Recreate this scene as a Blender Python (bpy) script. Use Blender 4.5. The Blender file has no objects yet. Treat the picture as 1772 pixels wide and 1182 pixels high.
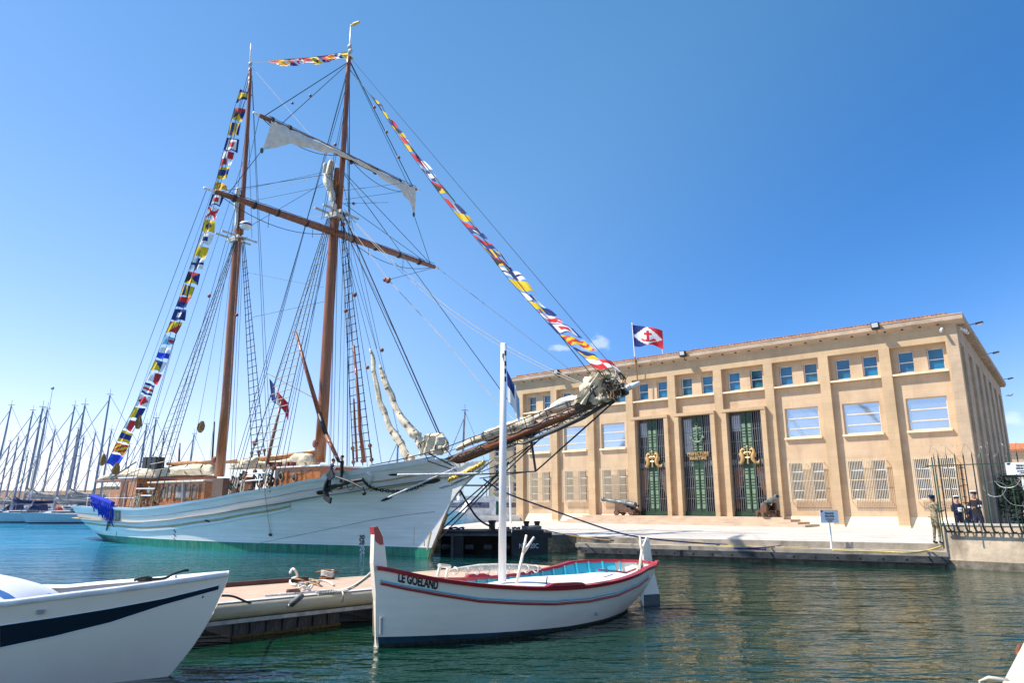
import bpy, math, random
from mathutils import Vector, Matrix, noise
random.seed(7)
R = math.radians
SC = bpy.context.scene
COL = SC.collection
# ---------------------------------------------------------------- camera, sky, sun, exposure
F_PX, H_PX, CAM_H = 1225.0, 873.5, 2.25
PITCH = math.atan((H_PX-591)/F_PX)
cam = bpy.data.cameras.new('camera'); cam.sensor_width = 36; cam.lens = F_PX/1772*36
cam.clip_start = .1; cam.clip_end = 20000
camo = bpy.data.objects.new('camera', cam); COL.objects.link(camo)
camo.location = (0,0,CAM_H); camo.rotation_euler = (R(90)+PITCH,0,0)
SC.camera = camo
SUN_EL, SUN_AZ = 51.0, 182.0     # azimuth: degrees from +X, counter-clockwise
W = bpy.data.worlds.new('World'); SC.world = W; W.use_nodes = True
nt = W.node_tree; nt.nodes.clear()
sky = nt.nodes.new('ShaderNodeTexSky'); sky.sky_type = 'NISHITA'; sky.sun_disc = False
sky.sun_elevation = R(SUN_EL); sky.sun_rotation = R(90-SUN_AZ); sky.altitude = 0; sky.air_density = 1.0; sky.dust_density = .1; sky.ozone_density = 1.0
hs = nt.nodes.new('ShaderNodeHueSaturation'); hs.inputs['Saturation'].default_value = 1.0; hs.inputs['Value'].default_value = 1.0
bg = nt.nodes.new('ShaderNodeBackground'); bg.inputs['Strength'].default_value = .15
out = nt.nodes.new('ShaderNodeOutputWorld')
# two small fair-weather clouds low in the sky
def cloud_layer(prev, d, sx, sz, seed, amt):
    d = Vector(d).normalized(); side = d.cross(Vector((0,0,1))).normalized(); up = side.cross(d)
    tc = nt.nodes.new('ShaderNodeTexCoord')
    def dot(v):
        n = nt.nodes.new('ShaderNodeVectorMath'); n.operation = 'DOT_PRODUCT'; n.inputs[1].default_value = v
        nt.links.new(tc.outputs['Generated'], n.inputs[0]); return n.outputs['Value']
    def ma(op, a, b):
        n = nt.nodes.new('ShaderNodeMath'); n.operation = op; n.use_clamp = False
        for k, x in enumerate((a,b)):
            if isinstance(x, (int,float)): n.inputs[k].default_value = x
            else: nt.links.new(x, n.inputs[k])
        return n.outputs[0]
    a = ma('POWER', ma('ABSOLUTE', ma('DIVIDE', dot(side), sx), 0), 2.0)
    b = ma('POWER', ma('ABSOLUTE', ma('DIVIDE', dot(up), sz), 0), 2.0)
    r = ma('SUBTRACT', 1.0, ma('SQRT', ma('ADD', a, b), 0))
    no = nt.nodes.new('ShaderNodeTexNoise'); no.inputs['Scale'].default_value = 45; no.inputs['Detail'].default_value = 6
    mp = nt.nodes.new('ShaderNodeMapping'); mp.inputs['Location'].default_value = (seed,seed*2,0); mp.inputs['Scale'].default_value = (1,1,1.8)
    nt.links.new(tc.outputs['Generated'], mp.inputs[0]); nt.links.new(mp.outputs[0], no.inputs['Vector'])
    m = ma('MULTIPLY', ma('ADD', r, ma('MULTIPLY', ma('SUBTRACT', no.outputs['Fac'], .55), 2.6)), 1.6)
    front = ma('GREATER_THAN', dot(d), .3)
    cl = nt.nodes.new('ShaderNodeClamp'); nt.links.new(ma('MULTIPLY', m, front), cl.inputs[0])
    f2 = ma('MULTIPLY', cl.outputs[0], amt)
    mx = nt.nodes.new('ShaderNodeMix'); mx.data_type = 'RGBA'
    nt.links.new(f2, mx.inputs['Factor']); nt.links.new(prev, mx.inputs['A']); mx.inputs['B'].default_value = (6.5,6.6,6.9,1)
    return mx.outputs['Result']
# per-channel response of the camera to the clear sky (deeper blue overhead, pale near the horizon)
def chan(src, mul, g, k):
    def m(op, x, y):
        n = nt.nodes.new('ShaderNodeMath'); n.operation = op
        for i, q in enumerate((x,y)):
            if isinstance(q,(int,float)): n.inputs[i].default_value = q
            else: nt.links.new(q, n.inputs[i])
        return n.outputs[0]
    p = m('POWER', src, g)
    return m('DIVIDE', m('MULTIPLY', p, mul), m('ADD', m('MULTIPLY', p, k), 1.0))
se = nt.nodes.new('ShaderNodeSeparateColor'); cb = nt.nodes.new('ShaderNodeCombineColor'); nt.links.new(sky.outputs[0], se.inputs[0])
nt.links.new(chan(se.outputs[0], .50, 1.5, .038), cb.inputs[0]); nt.links.new(chan(se.outputs[1], .87, .92, .0), cb.inputs[1]); nt.links.new(chan(se.outputs[2], 1.02, .96, 0), cb.inputs[2])
# darker, deeper band of sky at right angles to the sun
tcs = nt.nodes.new('ShaderNodeTexCoord'); dts = nt.nodes.new('ShaderNodeVectorMath'); dts.operation = 'DOT_PRODUCT'
dts.inputs[1].default_value = (math.cos(R(SUN_AZ))*math.cos(R(SUN_EL)), math.sin(R(SUN_AZ))*math.cos(R(SUN_EL)), math.sin(R(SUN_EL))); nt.links.new(tcs.outputs['Generated'], dts.inputs[0])
mrs = nt.nodes.new('ShaderNodeMapRange'); mrs.interpolation_type = 'SMOOTHSTEP'; mrs.inputs['From Min'].default_value = .36; mrs.inputs['From Max'].default_value = -.06; nt.links.new(dts.outputs['Value'], mrs.inputs['Value'])
mxs = nt.nodes.new('ShaderNodeMix'); mxs.data_type = 'RGBA'; mxs.inputs['A'].default_value = (1,1,1,1); mxs.inputs['B'].default_value = (.42,.66,.88,1); mrt = nt.nodes.new('ShaderNodeMapRange'); mrt.interpolation_type = 'SMOOTHSTEP'; mrt.inputs['From Min'].default_value = -.52; mrt.inputs['From Max'].default_value = -.12; nt.links.new(dts.outputs['Value'], mrt.inputs['Value'])
mpr = nt.nodes.new('ShaderNodeMath'); mpr.operation = 'MULTIPLY'; nt.links.new(mrs.outputs['Result'], mpr.inputs[0]); nt.links.new(mrt.outputs['Result'], mpr.inputs[1]); nt.links.new(mpr.outputs[0], mxs.inputs['Factor'])
mus = nt.nodes.new('ShaderNodeMix'); mus.data_type = 'RGBA'; mus.blend_type = 'MULTIPLY'; mus.inputs['Factor'].default_value = 1; nt.links.new(cb.outputs[0], mus.inputs['A']); nt.links.new(mxs.outputs['Result'], mus.inputs['B'])
nt.links.new(mus.outputs['Result'], hs.inputs['Color'])
_c, _s = math.cos(PITCH), math.sin(PITCH)
def ray(u, v):
    a = (u-886)/F_PX; b = (591-v)/F_PX
    return Vector((a, _c-b*_s, _s+b*_c))
c1 = cloud_layer(hs.outputs['Color'], ray(1030,598), .030, .014, 3.1, .30)
c2 = cloud_layer(c1, ray(1749,728), .022, .009, 8.4, .22)
c3 = cloud_layer(c2, ray(975,602), .02, .006, 5.7, .3)
nt.links.new(c3, bg.inputs['Color']); nt.links.new(bg.outputs[0], out.inputs['Surface'])
sun = bpy.data.lights.new('sun', 'SUN'); sun.energy = 4.9; sun.angle = R(.53); sun.color = (1,.94,.84)
suno = bpy.data.objects.new('sun', sun); COL.objects.link(suno)
TOSUN = Vector((math.cos(R(SUN_AZ))*math.cos(R(SUN_EL)), math.sin(R(SUN_AZ))*math.cos(R(SUN_EL)), math.sin(R(SUN_EL))))
suno.rotation_euler = TOSUN.to_track_quat('Z','Y').to_euler(); suno.location = TOSUN*60
SC.view_settings.view_transform = 'Standard'; SC.view_settings.look = 'None'
SC.view_settings.exposure = 0.56; SC.view_settings.gamma = 1
SC.render.engine = 'CYCLES'
# ---------------------------------------------------------------- geometry helpers
CAMP = Vector((0,0,CAM_H))
def onz(u, v, z):
    d = ray(u,v); return CAMP + d*((z-CAM_H)/d.z)
def aty(u, v, Y):
    d = ray(u,v); return CAMP + d*(Y/d.y)
def trace(fr, u, v, val=0.0, ax=1):
    inv = fr.inverted(); o = inv@CAMP; d = inv.to_3x3()@ray(u,v)
    return o + d*((val-o[ax])/d[ax])
def frame(o, deg=0.0): return Matrix.Translation(Vector(o)) @ Matrix.Rotation(R(deg),4,'Z')
I4 = Matrix.Identity(4)
MW = {}
def setp(o, label=None, cat=None, group=None, kind=None):
    for k, v in (('label',label),('category',cat),('group',group),('kind',kind)):
        if v: o[k] = v
    return o
def empty(name, M, label, cat, group=None):
    o = bpy.data.objects.new(name, None); COL.objects.link(o); o.empty_display_size = .2
    o.matrix_world = M; MW[o.name] = M.copy()
    return setp(o, label, cat, group)
class MB:
    def __init__(s, fr=None): s.v = []; s.f = []; s.m = []; s.fr = fr or I4; s.mi = 0
    def pts(s, P): i = len(s.v); s.v += [Vector(p) for p in P]; return i
    def face(s, idx): s.f.append(tuple(idx)); s.m.append(s.mi)
    def quad(s, *P): i = s.pts(P); s.face(range(i, i+len(P))); return s
    def hexa(s, P):
        i = s.pts(P)
        for q in ((0,3,2,1),(4,5,6,7),(0,1,5,4),(1,2,6,5),(2,3,7,6),(3,0,4,7)): s.face([i+k for k in q])
        return s
    def box(s, x0,x1,y0,y1,z0,z1):
        return s.hexa([(x0,y0,z0),(x1,y0,z0),(x1,y1,z0),(x0,y1,z0),(x0,y0,z1),(x1,y0,z1),(x1,y1,z1),(x0,y1,z1)])
    def beam(s, p, q, w, h):       # rectangular bar
        p = Vector(p); q = Vector(q); d = (q-p).normalized()
        a = d.cross(Vector((0,0,1)));
        if a.length < .05: a = d.cross(Vector((1,0,0)))
        a.normalize(); b = a.cross(d).normalized(); a *= w/2; b *= h/2
        return s.hexa([p-a-b,p+a-b,p+a+b,p-a+b,q-a-b,q+a-b,q+a+b,q-a+b])
    def tube(s, P, r, n=6, cap=True, lump=0.0, seed=0.0, flat=1.0):
        P = [Vector(p) for p in P]; k = len(P)
        rr = r if isinstance(r,(list,tuple)) else [r]*k
        up = None; i0 = len(s.v)
        for j in range(k):
            d = (P[min(j+1,k-1)]-P[max(j-1,0)])
            if d.length < 1e-9: d = Vector((0,0,1))
            d.normalize()
            if up is None:
                up = Vector((0,0,1)) if abs(d.z) < .9 else Vector((1,0,0))
            up = (up - d*up.dot(d)).normalized(); side = d.cross(up)
            for a in range(n):
                t = 2*math.pi*a/n; q = rr[j]
                if lump:
                    c_, s_ = math.cos(t), math.sin(t); q *= 1 + lump*(.9*noise.noise(Vector((c_*1.3+seed, s_*1.3, j*.16+seed*3))) + .75*noise.noise(Vector((c_*3.1+seed, s_*3.1+j*.05, j*.22))) + .22*noise.noise(Vector((c_*6+seed*2, s_*6, j*.3))))
                s.v.append(P[j] + side*(math.cos(t)*q) + up*(math.sin(t)*q*flat))
        for j in range(k-1):
            for a in range(n):
                b = (a+1)%n; s.face((i0+j*n+a, i0+j*n+b, i0+(j+1)*n+b, i0+(j+1)*n+a))
        if cap:
            s.face([i0+a for a in range(n)][::-1]); s.face([i0+(k-1)*n+a for a in range(n)])
        return s
    def ball(s, c, r, n=10, m=7):
        c = Vector(c); r = (r,r,r) if isinstance(r,(int,float)) else r; i0 = len(s.v)
        for j in range(m+1):
            ph = math.pi*j/m
            for a in range(n):
                t = 2*math.pi*a/n; s.v.append(c+Vector((r[0]*math.sin(ph)*math.cos(t), r[1]*math.sin(ph)*math.sin(t), r[2]*math.cos(ph))))
        for j in range(m):
            for a in range(n):
                b = (a+1)%n; s.face((i0+j*n+a, i0+(j+1)*n+a, i0+(j+1)*n+b, i0+j*n+b))
        return s
    def lathe(s, p, q, prof, n=14):   # prof: (t 0..1 along p->q, radius)
        p = Vector(p); q = Vector(q); return s.tube([p+(q-p)*t for t,_ in prof], [max(r,1e-4) for _,r in prof], n)
    def extr(s, P, d):             # planar polygon P extruded by vector d
        n = len(P); d = Vector(d); i = s.pts(P); j = s.pts([Vector(p)+d for p in P])
        s.face(range(i,i+n)); s.face(list(range(j,j+n))[::-1])
        for k in range(n): l = (k+1)%n; s.face((i+l, i+k, j+k, j+l))
        return s
    def grid(s, G):                # G: rows of points
        i = len(s.v); h = len(G); w = len(G[0])
        for row in G: s.v += [Vector(p) for p in row]
        for a in range(h-1):
            for b in range(w-1): s.face((i+a*w+b, i+a*w+b+1, i+(a+1)*w+b+1, i+(a+1)*w+b))
        return s
    def build(s, name, mats, parent=None, smooth=False, origin=None, **pr):
        if not isinstance(mats,(list,tuple)): mats = [mats]
        W_ = [s.fr@v for v in s.v]
        if parent is not None: inv = MW[parent.name].inverted()
        else:
            if origin is None:
                n = len(W_); origin = Vector((sum(v.x for v in W_)/n, sum(v.y for v in W_)/n, min(v.z for v in W_)))
            inv = Matrix.Translation(-Vector(origin))
        me = bpy.data.meshes.new(name); me.from_pydata([inv@v for v in W_], [], s.f)
        for m in mats: me.materials.append(m)
        me.polygons.foreach_set('material_index', s.m)
        if smooth: me.polygons.foreach_set('use_smooth', [True]*len(s.f))
        me.update()
        o = bpy.data.objects.new(name, me); COL.objects.link(o)
        if parent is not None: o.parent = parent; MW[o.name] = MW[parent.name]
        else: o.location = origin; MW[o.name] = Matrix.Translation(Vector(origin))
        setp(o, pr.get('label'), pr.get('cat'), pr.get('group'), pr.get('kind'))
        return o
def copy_tree(o, M=None, parent=None, **pr):
    c = o.copy(); COL.objects.link(c); c.parent = parent
    if M is not None: c.matrix_world = M; MW[c.name] = M.copy()
    if pr: setp(c, **pr)
    for ch in list(o.children): copy_tree(ch, None, c)
    return c
def text_mb(mb, txt, size, place, depth=.004, bold=0.0, sx=1.0, align='CENTER'):
    cu = bpy.data.curves.new('txt','FONT'); cu.body = txt; cu.size = size; cu.extrude = depth; cu.offset = bold; cu.align_x = align; cu.resolution_u = 3
    ob = bpy.data.objects.new('txt', cu); COL.objects.link(ob)
    bpy.context.view_layer.update()
    me = bpy.data.meshes.new_from_object(ob.evaluated_get(bpy.context.evaluated_depsgraph_get()))
    bpy.data.objects.remove(ob); bpy.data.curves.remove(cu)
    i = len(mb.v)
    for v in me.vertices: mb.v.append(Vector(place(v.co.x*sx, v.co.y, v.co.z)))
    for p in me.polygons: mb.face([i+k for k in p.vertices])
    bpy.data.meshes.remove(me)
def lerp(a, b, t): return a+(b-a)*t
def vl(a, b, t): return Vector(a)*(1-t)+Vector(b)*t
def interp(tab, x):
    if x <= tab[0][0]: return tab[0][1]
    for (a,b),(c,d) in zip(tab, tab[1:]):
        if x <= c: return b+(d-b)*(x-a)/(c-a) if c > a else d
    return tab[-1][1]
def smooth_interp(tab, x):
    if x <= tab[0][0]: return tab[0][1]
    if x >= tab[-1][0]: return tab[-1][1]
    for i in range(len(tab)-1):
        if x <= tab[i+1][0]:
            x0,y0 = tab[i]; x1,y1 = tab[i+1]; xm,ym = tab[max(i-1,0)]; xp,yp = tab[min(i+2,len(tab)-1)]
            m0 = (y1-ym)/(x1-xm) if x1 > xm else 0; m1 = (yp-y0)/(xp-x0) if xp > x0 else 0
            h = x1-x0; t = (x-x0)/h
            return (2*t**3-3*t*t+1)*y0+(t**3-2*t*t+t)*h*m0+(-2*t**3+3*t*t)*y1+(t**3-t*t)*h*m1
# ---------------------------------------------------------------- materials
def mat(name, col, rough=.6, metal=0.0, var=.18, scale=3.0, bump=0.0, bscale=20.0, spec=.5, col2=None, stretch=(1,1,1), streak=None, coat=0.0, pos=(.35,.65), joints=None):
    m = bpy.data.materials.new(name); m.use_nodes = True; n = m.node_tree; b = n.nodes['Principled BSDF']
    b.inputs['Roughness'].default_value = rough; b.inputs['Metallic'].default_value = metal; b.inputs['Specular IOR Level'].default_value = spec
    b.inputs['Coat Weight'].default_value = coat
    tc = n.nodes.new('ShaderNodeTexCoord'); mp = n.nodes.new('ShaderNodeMapping'); mp.inputs['Scale'].default_value = stretch
    n.links.new(tc.outputs['Object'], mp.inputs[0])
    no = n.nodes.new('ShaderNodeTexNoise'); no.inputs['Scale'].default_value = scale; no.inputs['Detail'].default_value = 7; no.inputs['Roughness'].default_value = .6
    n.links.new(mp.outputs[0], no.inputs['Vector'])
    rp = n.nodes.new('ShaderNodeValToRGB'); rp.color_ramp.elements[0].position = pos[0]; rp.color_ramp.elements[1].position = pos[1]
    c2 = col2 or tuple(min(1,c*(1+var)) for c in col)
    rp.color_ramp.elements[0].color = (*[c*(1-var) for c in col],1) if not col2 else (*col,1); rp.color_ramp.elements[1].color = (*c2,1)
    n.links.new(no.outputs['Fac'], rp.inputs[0]); last = rp.outputs[0]
    if streak:                      # (colour, amount, scale vector, threshold) weather streaks
        mp2 = n.nodes.new('ShaderNodeMapping'); mp2.inputs['Scale'].default_value = streak[2]; n.links.new(tc.outputs['Object'], mp2.inputs[0])
        n2 = n.nodes.new('ShaderNodeTexNoise'); n2.inputs['Scale'].default_value = 1; n2.inputs['Detail'].default_value = 5; n.links.new(mp2.outputs[0], n2.inputs['Vector'])
        r2 = n.nodes.new('ShaderNodeValToRGB'); r2.color_ramp.elements[0].position = streak[3]; r2.color_ramp.elements[1].position = min(1,streak[3]+.16)
        r2.color_ramp.elements[0].color = (0,0,0,1); r2.color_ramp.elements[1].color = (streak[1],)*3+(1,)
        n.links.new(n2.outputs['Fac'], r2.inputs[0])
        mx = n.nodes.new('ShaderNodeMix'); mx.data_type = 'RGBA'; n.links.new(r2.outputs[0], mx.inputs['Factor']); n.links.new(last, mx.inputs['A']); mx.inputs['B'].default_value = (*streak[0],1)
        last = mx.outputs['Result']
    if joints:                      # (block width, height, mortar, darkening, plane) faint masonry or plank joints
        sx_ = n.nodes.new('ShaderNodeSeparateXYZ'); cx_ = n.nodes.new('ShaderNodeCombineXYZ'); n.links.new(tc.outputs['Object'], sx_.inputs[0])
        n.links.new(sx_.outputs[0], cx_.inputs[0]); n.links.new(sx_.outputs[2 if joints[4] == 'xz' else 1], cx_.inputs[1])
        bk = n.nodes.new('ShaderNodeTexBrick'); n.links.new(cx_.outputs[0], bk.inputs['Vector'])
        bk.inputs['Scale'].default_value = 1; bk.inputs['Brick Width'].default_value = joints[0]; bk.inputs['Row Height'].default_value = joints[1]; bk.inputs['Mortar Size'].default_value = joints[2]; bk.inputs['Mortar Smooth'].default_value = .4
        d_ = joints[3]; bk.inputs['Color1'].default_value = (1,1,1,1); bk.inputs['Color2'].default_value = (.93,.925,.91,1); bk.inputs['Mortar'].default_value = (d_,d_,d_,1)
        mj = n.nodes.new('ShaderNodeMix'); mj.data_type = 'RGBA'; mj.blend_type = 'MULTIPLY'; mj.inputs['Factor'].default_value = 1; n.links.new(last, mj.inputs['A']); n.links.new(bk.outputs['Color'], mj.inputs['B']); last = mj.outputs['Result']
    n.links.new(last, b.inputs['Base Color'])
    if bump:
        n3 = n.nodes.new('ShaderNodeTexNoise'); n3.inputs['Scale'].default_value = bscale; n3.inputs['Detail'].default_value = 5; n.links.new(mp.outputs[0], n3.inputs['Vector'])
        bp = n.nodes.new('ShaderNodeBump'); bp.inputs['Strength'].default_value = min(1,bump); bp.inputs['Distance'].default_value = .02*max(1,bump)
        n.links.new(n3.outputs['Fac'], bp.inputs['Height']); n.links.new(bp.outputs[0], b.inputs['Normal'])
    return m
M_ = {}
def MT(k, *a, **kw):
    if k not in M_: M_[k] = mat(k, *a, **kw)
    return M_[k]
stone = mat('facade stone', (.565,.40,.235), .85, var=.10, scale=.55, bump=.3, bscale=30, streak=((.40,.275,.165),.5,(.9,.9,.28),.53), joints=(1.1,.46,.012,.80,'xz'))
stone2 = mat('panel stone', (.605,.435,.275), .85, var=.09, scale=.8, bump=.3, bscale=26, streak=((.45,.31,.20),.5,(1.5,1.5,.25),.53), joints=(1.1,.46,.010,.84,'xz'))
stone_d = mat('side stone', (.52,.385,.26), .88, var=.14, scale=.8, bump=.3, bscale=25, joints=(1.1,.46,.012,.8,'xz'))
plinth_m = mat('plinth stone', (.80,.66,.46), .85, var=.12, scale=1.5, bump=.3, streak=((.45,.33,.22),.6,(1.2,1.2,.5),.56))
tile_m = mat('roof tile', (.36,.115,.05), .8, var=.35, scale=2.2, bump=.4, col2=(.55,.30,.16))
white_p = mat('white paint', (.78,.78,.76), .35, var=.05, scale=2, spec=.5)
cream_p = mat('cream paint', (.72,.60,.42), .5, var=.08, scale=3)
black_m = mat('black steel', (.012,.012,.014), .45, var=.4, scale=4, bump=.2)
glass_up = mat('blue blind glass', (.004,.13,.26), .08, var=.25, scale=.8, spec=.8)
glass_mid = mat('mirror glass', (.42,.50,.56), .05, metal=.85, var=.05, scale=.5)
glass_low = mat('dark glass', (.02,.035,.06), .08, var=.5, scale=1.2, spec=.6)
rope_w = mat('pale rope', (.52,.47,.38), .9, var=.2, scale=30)
rope_d = mat('tarred rope', (.018,.020,.024), .8, var=.3, scale=30)
rope_g = mat('dark green wire', (.010,.045,.055), .6, var=.3, scale=20)
# ---------------------------------------------------------------- water
def water_mat():
    m = bpy.data.materials.new('harbour water'); m.use_nodes = True; n = m.node_tree; b = n.nodes['Principled BSDF']
    b.inputs['Roughness'].default_value = .012; b.inputs['IOR'].default_value = 1.33; b.inputs['Specular IOR Level'].default_value = .62
    tc = n.nodes.new('ShaderNodeTexCoord')
    def noise_(scale, st, det, rough=.5, rot=0):
        mp = n.nodes.new('ShaderNodeMapping'); mp.inputs['Scale'].default_value = st; mp.inputs['Rotation'].default_value = (0,0,rot)
        n.links.new(tc.outputs['Object'], mp.inputs[0])
        t = n.nodes.new('ShaderNodeTexNoise'); t.inputs['Scale'].default_value = scale; t.inputs['Detail'].default_value = det; t.inputs['Roughness'].default_value = rough; t.inputs['Distortion'].default_value = .5
        n.links.new(mp.outputs[0], t.inputs['Vector']); return t.outputs['Fac']
    # green inshore, turquoise far out: water tint plus sky reflection put into colour
    base = noise_(.018, (1,1,1), 2)
    sp = n.nodes.new('ShaderNodeSeparateXYZ'); n.links.new(tc.outputs['Object'], sp.inputs[0])
    def mth(op, a, c):
        k = n.nodes.new('ShaderNodeMath'); k.operation = op
        for i, x in enumerate((a,c)):
            if isinstance(x,(int,float)): k.inputs[i].default_value = x
            else: n.links.new(x, k.inputs[i])
        return k.outputs[0]
    dist = mth('ADD', mth('MULTIPLY', mth('SUBTRACT', mth('SUBTRACT', sp.outputs['Y'], mth('MULTIPLY', sp.outputs['X'], 1.1)), 24), 1/45), mth('MULTIPLY', mth('SUBTRACT', base, .5), .8))
    rp = n.nodes.new('ShaderNodeValToRGB'); rp.color_ramp.elements[0].color = (.0015,.030,.015,1); rp.color_ramp.elements[1].color = (.008,.25,.42,1)
    e = rp.color_ramp.elements.new(.35); e.color = (.003,.055,.052,1)
    n.links.new(dist, rp.inputs[0]); n.links.new(rp.outputs[0], b.inputs['Base Color'])
    h = mth('ADD', mth('ADD', mth('MULTIPLY', noise_(.8, (.42,1.4,1), 2, .5, .2), .12), mth('MULTIPLY', noise_(2.2, (.6,1.5,1), 2, .5, -.15), .062)), mth('MULTIPLY', noise_(6.5, (.7,1.4,1), 2), .016))
    calm = n.nodes.new('ShaderNodeMapRange'); calm.inputs['From Min'].default_value = .35; calm.inputs['From Max'].default_value = .65; calm.inputs['To Min'].default_value = .55; calm.inputs['To Max'].default_value = 1.1
    n.links.new(noise_(.11, (1,1.6,1), 2), calm.inputs['Value'])
    bp = n.nodes.new('ShaderNodeBump'); bp.inputs['Strength'].default_value = 1; bp.inputs['Distance'].default_value = 1.0
    wind = n.nodes.new('ShaderNodeMapRange'); wind.interpolation_type = 'SMOOTHSTEP'; wind.inputs['From Min'].default_value = 35; wind.inputs['From Max'].default_value = 110; wind.inputs['To Min'].default_value = 1.0; wind.inputs['To Max'].default_value = 3.2
    n.links.new(mth('SUBTRACT', sp.outputs['Y'], mth('MULTIPLY', sp.outputs['X'], 1.0)), wind.inputs['Value'])
    n.links.new(mth('MULTIPLY', mth('MULTIPLY', h, calm.outputs['Result']), wind.outputs['Result']), bp.inputs['Height']); n.links.new(bp.outputs[0], b.inputs['Normal'])
    return m
w = MB(); w.quad((-6000,-300,0),(6000,-300,0),(6000,9000,0),(-6000,9000,0))
w.build('water', water_mat(), origin=(0,0,0), kind='structure')
sb = MB(); sb.quad((-6000,-300,-4),(6000,-300,-4),(6000,9000,-4),(-6000,9000,-4))
sb.build('seabed', mat('silt',(.05,.06,.045),.95), origin=(0,0,-4), kind='structure')
# distant hills
def hills(name, x0, x1, Y, prof, depth, m):
    b = MB(); rows = []
    N = 60
    for j in range(7):
        row = []
        for i in range(N+1):
            t = i/N; x = lerp(x0,x1,t); h = interp(prof, t)*math.sin(math.pi*min(1,j/6+.02)*.5)
            h *= 1+.18*noise.noise(Vector((x*.012, j*.6, 3)))+.1*noise.noise(Vector((x*.05, j*.8, 7)))
            row.append((x, Y+depth*j/6, h-1))
        rows.append(row)
    b.grid(rows); b.build(name, m, smooth=True, kind='structure')
hill_m = mat('far hill', (.035,.075,.13), 1, var=.3, scale=.01)
hills('hills', -400, 320, 2300, [(0,0),(.1,24),(.35,30),(.55,24),(.8,34),(1,26)], 500, hill_m)
hills('hills', -2600, -1450, 2300, [(0,90),(.3,70),(.6,55),(.8,30),(1,0)], 500, hill_m)
# ---------------------------------------------------------------- quay and plaza
deck_m = mat('plaza paving', (.54,.48,.41), .8, var=.09, scale=.5, bump=.2, col2=(.66,.60,.53), streak=((.22,.17,.14),.55,(.35,2.6,1),.56), joints=(1.6,.55,.02,.62,'xy'))
conc_m = mat('quay concrete', (.40,.34,.26), .9, var=.2, scale=1.5, bump=.6, bscale=12, streak=((.16,.13,.09),.7,(1.5,1.5,.6),.52))
rough_m = mat('tide stained stone', (.10,.085,.06), .95, var=.4, scale=3, bump=1.0, bscale=9, col2=(.26,.22,.16))
Q0 = Vector((16.04,27.65,0)); Q1 = Vector((3.2,33.6,0)); qd = (Q1-Q0).normalized(); qn = Vector((qd.y,-qd.x,0))   # qn points inland
if qn.y < 0: qn = -qn
PZ = .81
QF = Matrix(((qd.x,qn.x,0,Q0.x),(qd.y,qn.y,0,Q0.y),(0,0,1,0),(0,0,0,1)))   # x along the quay to the left, y inland
b = MB()
poly = [QF@Vector((-.0,0,PZ)), QF@Vector((14.2,0,PZ)), QF@Vector((15.2,2.2,PZ)), Vector((-6.5,36.6,PZ)), Vector((-5.2,46,PZ)), Vector((-2.5,62,PZ)), Vector((8,78,PZ)), Vector((70,110,PZ)), Vector((90,60,PZ)), Vector((40,30,PZ)), QF@Vector((-4,1.5,PZ))]
b.quad(*poly).build('plaza', deck_m, kind='structure')
b = MB(QF); b.box(-.2,14.2,0,.9,.56,PZ-.004); b.box(-.2,14.2,.9,2,-2,PZ-.01)
b.box(-.2,14.2,-.75,0,.40,.56); b.build('quay_edge', conc_m, kind='structure')
b = MB(QF); b.box(-.2,14.1,-.70,.9,-1.5,.40); b.build('quay_foundation', rough_m, kind='structure')
b = MB(); pl = [QF@Vector((14.2,.6,0)), QF@Vector((15.2,2.2,0)), Vector((-6.5,36.6,0)), Vector((-5.2,46,0)), Vector((-2.5,62,0)), Vector((8,78,0))]
for p, q in zip(pl, pl[1:]): b.quad((p.x,p.y,-1.5),(q.x,q.y,-1.5),(q.x,q.y,PZ-.01),(p.x,p.y,PZ-.01))
b.build('quay_side', rough_m, kind='structure')
# long rubbing beam bolted to the quay face
t = empty('quay_fender', QF@Matrix.Translation((7,-.8,.2)), 'long dark steel rubbing beam bolted along the quay edge above the waterline', 'fender')
b = MB(QF); b.box(-.15,13.9,-.93,-.752,.16,.40); b.build('beam', mat('worn steel beam',(.05,.05,.052),.6,var=.5,scale=2,bump=.5,bscale=10,streak=((.20,.19,.17),.5,(1.5,1.5,6),.6)), t)
b = MB(QF)
for i in range(18): b.ball((.4+i*.78,-.935,.28),(.035,.02,.035),8,5)
b.build('bolts', black_m, t)
# foreground quay corner at bottom right
b = MB(); P = [onz(1735,1182,.86), onz(1772,1112,.86), onz(1772,1112,.86)+Vector((.9,1.4,0))]
a0 = P[0]; d0 = (P[1]-P[0]).normalized(); a1 = a0-d0*70; a2 = P[1]+d0*.5; rt = Vector((d0.y,-d0.x,0))
b.hexa([Vector((p.x,p.y,z)) for z in (-1,.86) for p in (a1,a1+rt*70,a2+rt*70,a2)])
b.build('near_quay', mat('pale quay stone',(.64,.56,.46),.85,var=.12,scale=4,bump=.6,bscale=20), kind='structure')
rust = mat('rusty iron', (.14,.045,.018), .85, var=.5, scale=12, bump=.7, bscale=30, col2=(.30,.12,.05))
c = a0+d0*.10-rt*.02+Vector((0,0,-.05))
b = MB(); ring = [c+(-rt)*(.05+.08*math.sin(k/9*math.pi))+Vector((0,0,.02-.16*k/9))-d0*.1 for k in range(10)]
b.tube(ring, .014, 8); o = b.build('mooring_ring', rust, smooth=True, label='rusty mooring ring hanging off the corner of the near pale quay', cat='mooring ring')
b = MB(); b.tube([P[1]-rt*.03-d0*.12+Vector((0,0,-.02)),P[1]-rt*.05-d0*.1+Vector((0,0,-.07)),P[1]-rt*.03-d0*.2+Vector((0,0,-.16))],[.02,.03,.025],8)
b.build('iron_hook', rust, smooth=True, label='small rusty iron hook higher up the edge of the near pale quay', cat='hook')
b = MB(); s0 = c-rt*.11
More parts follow.
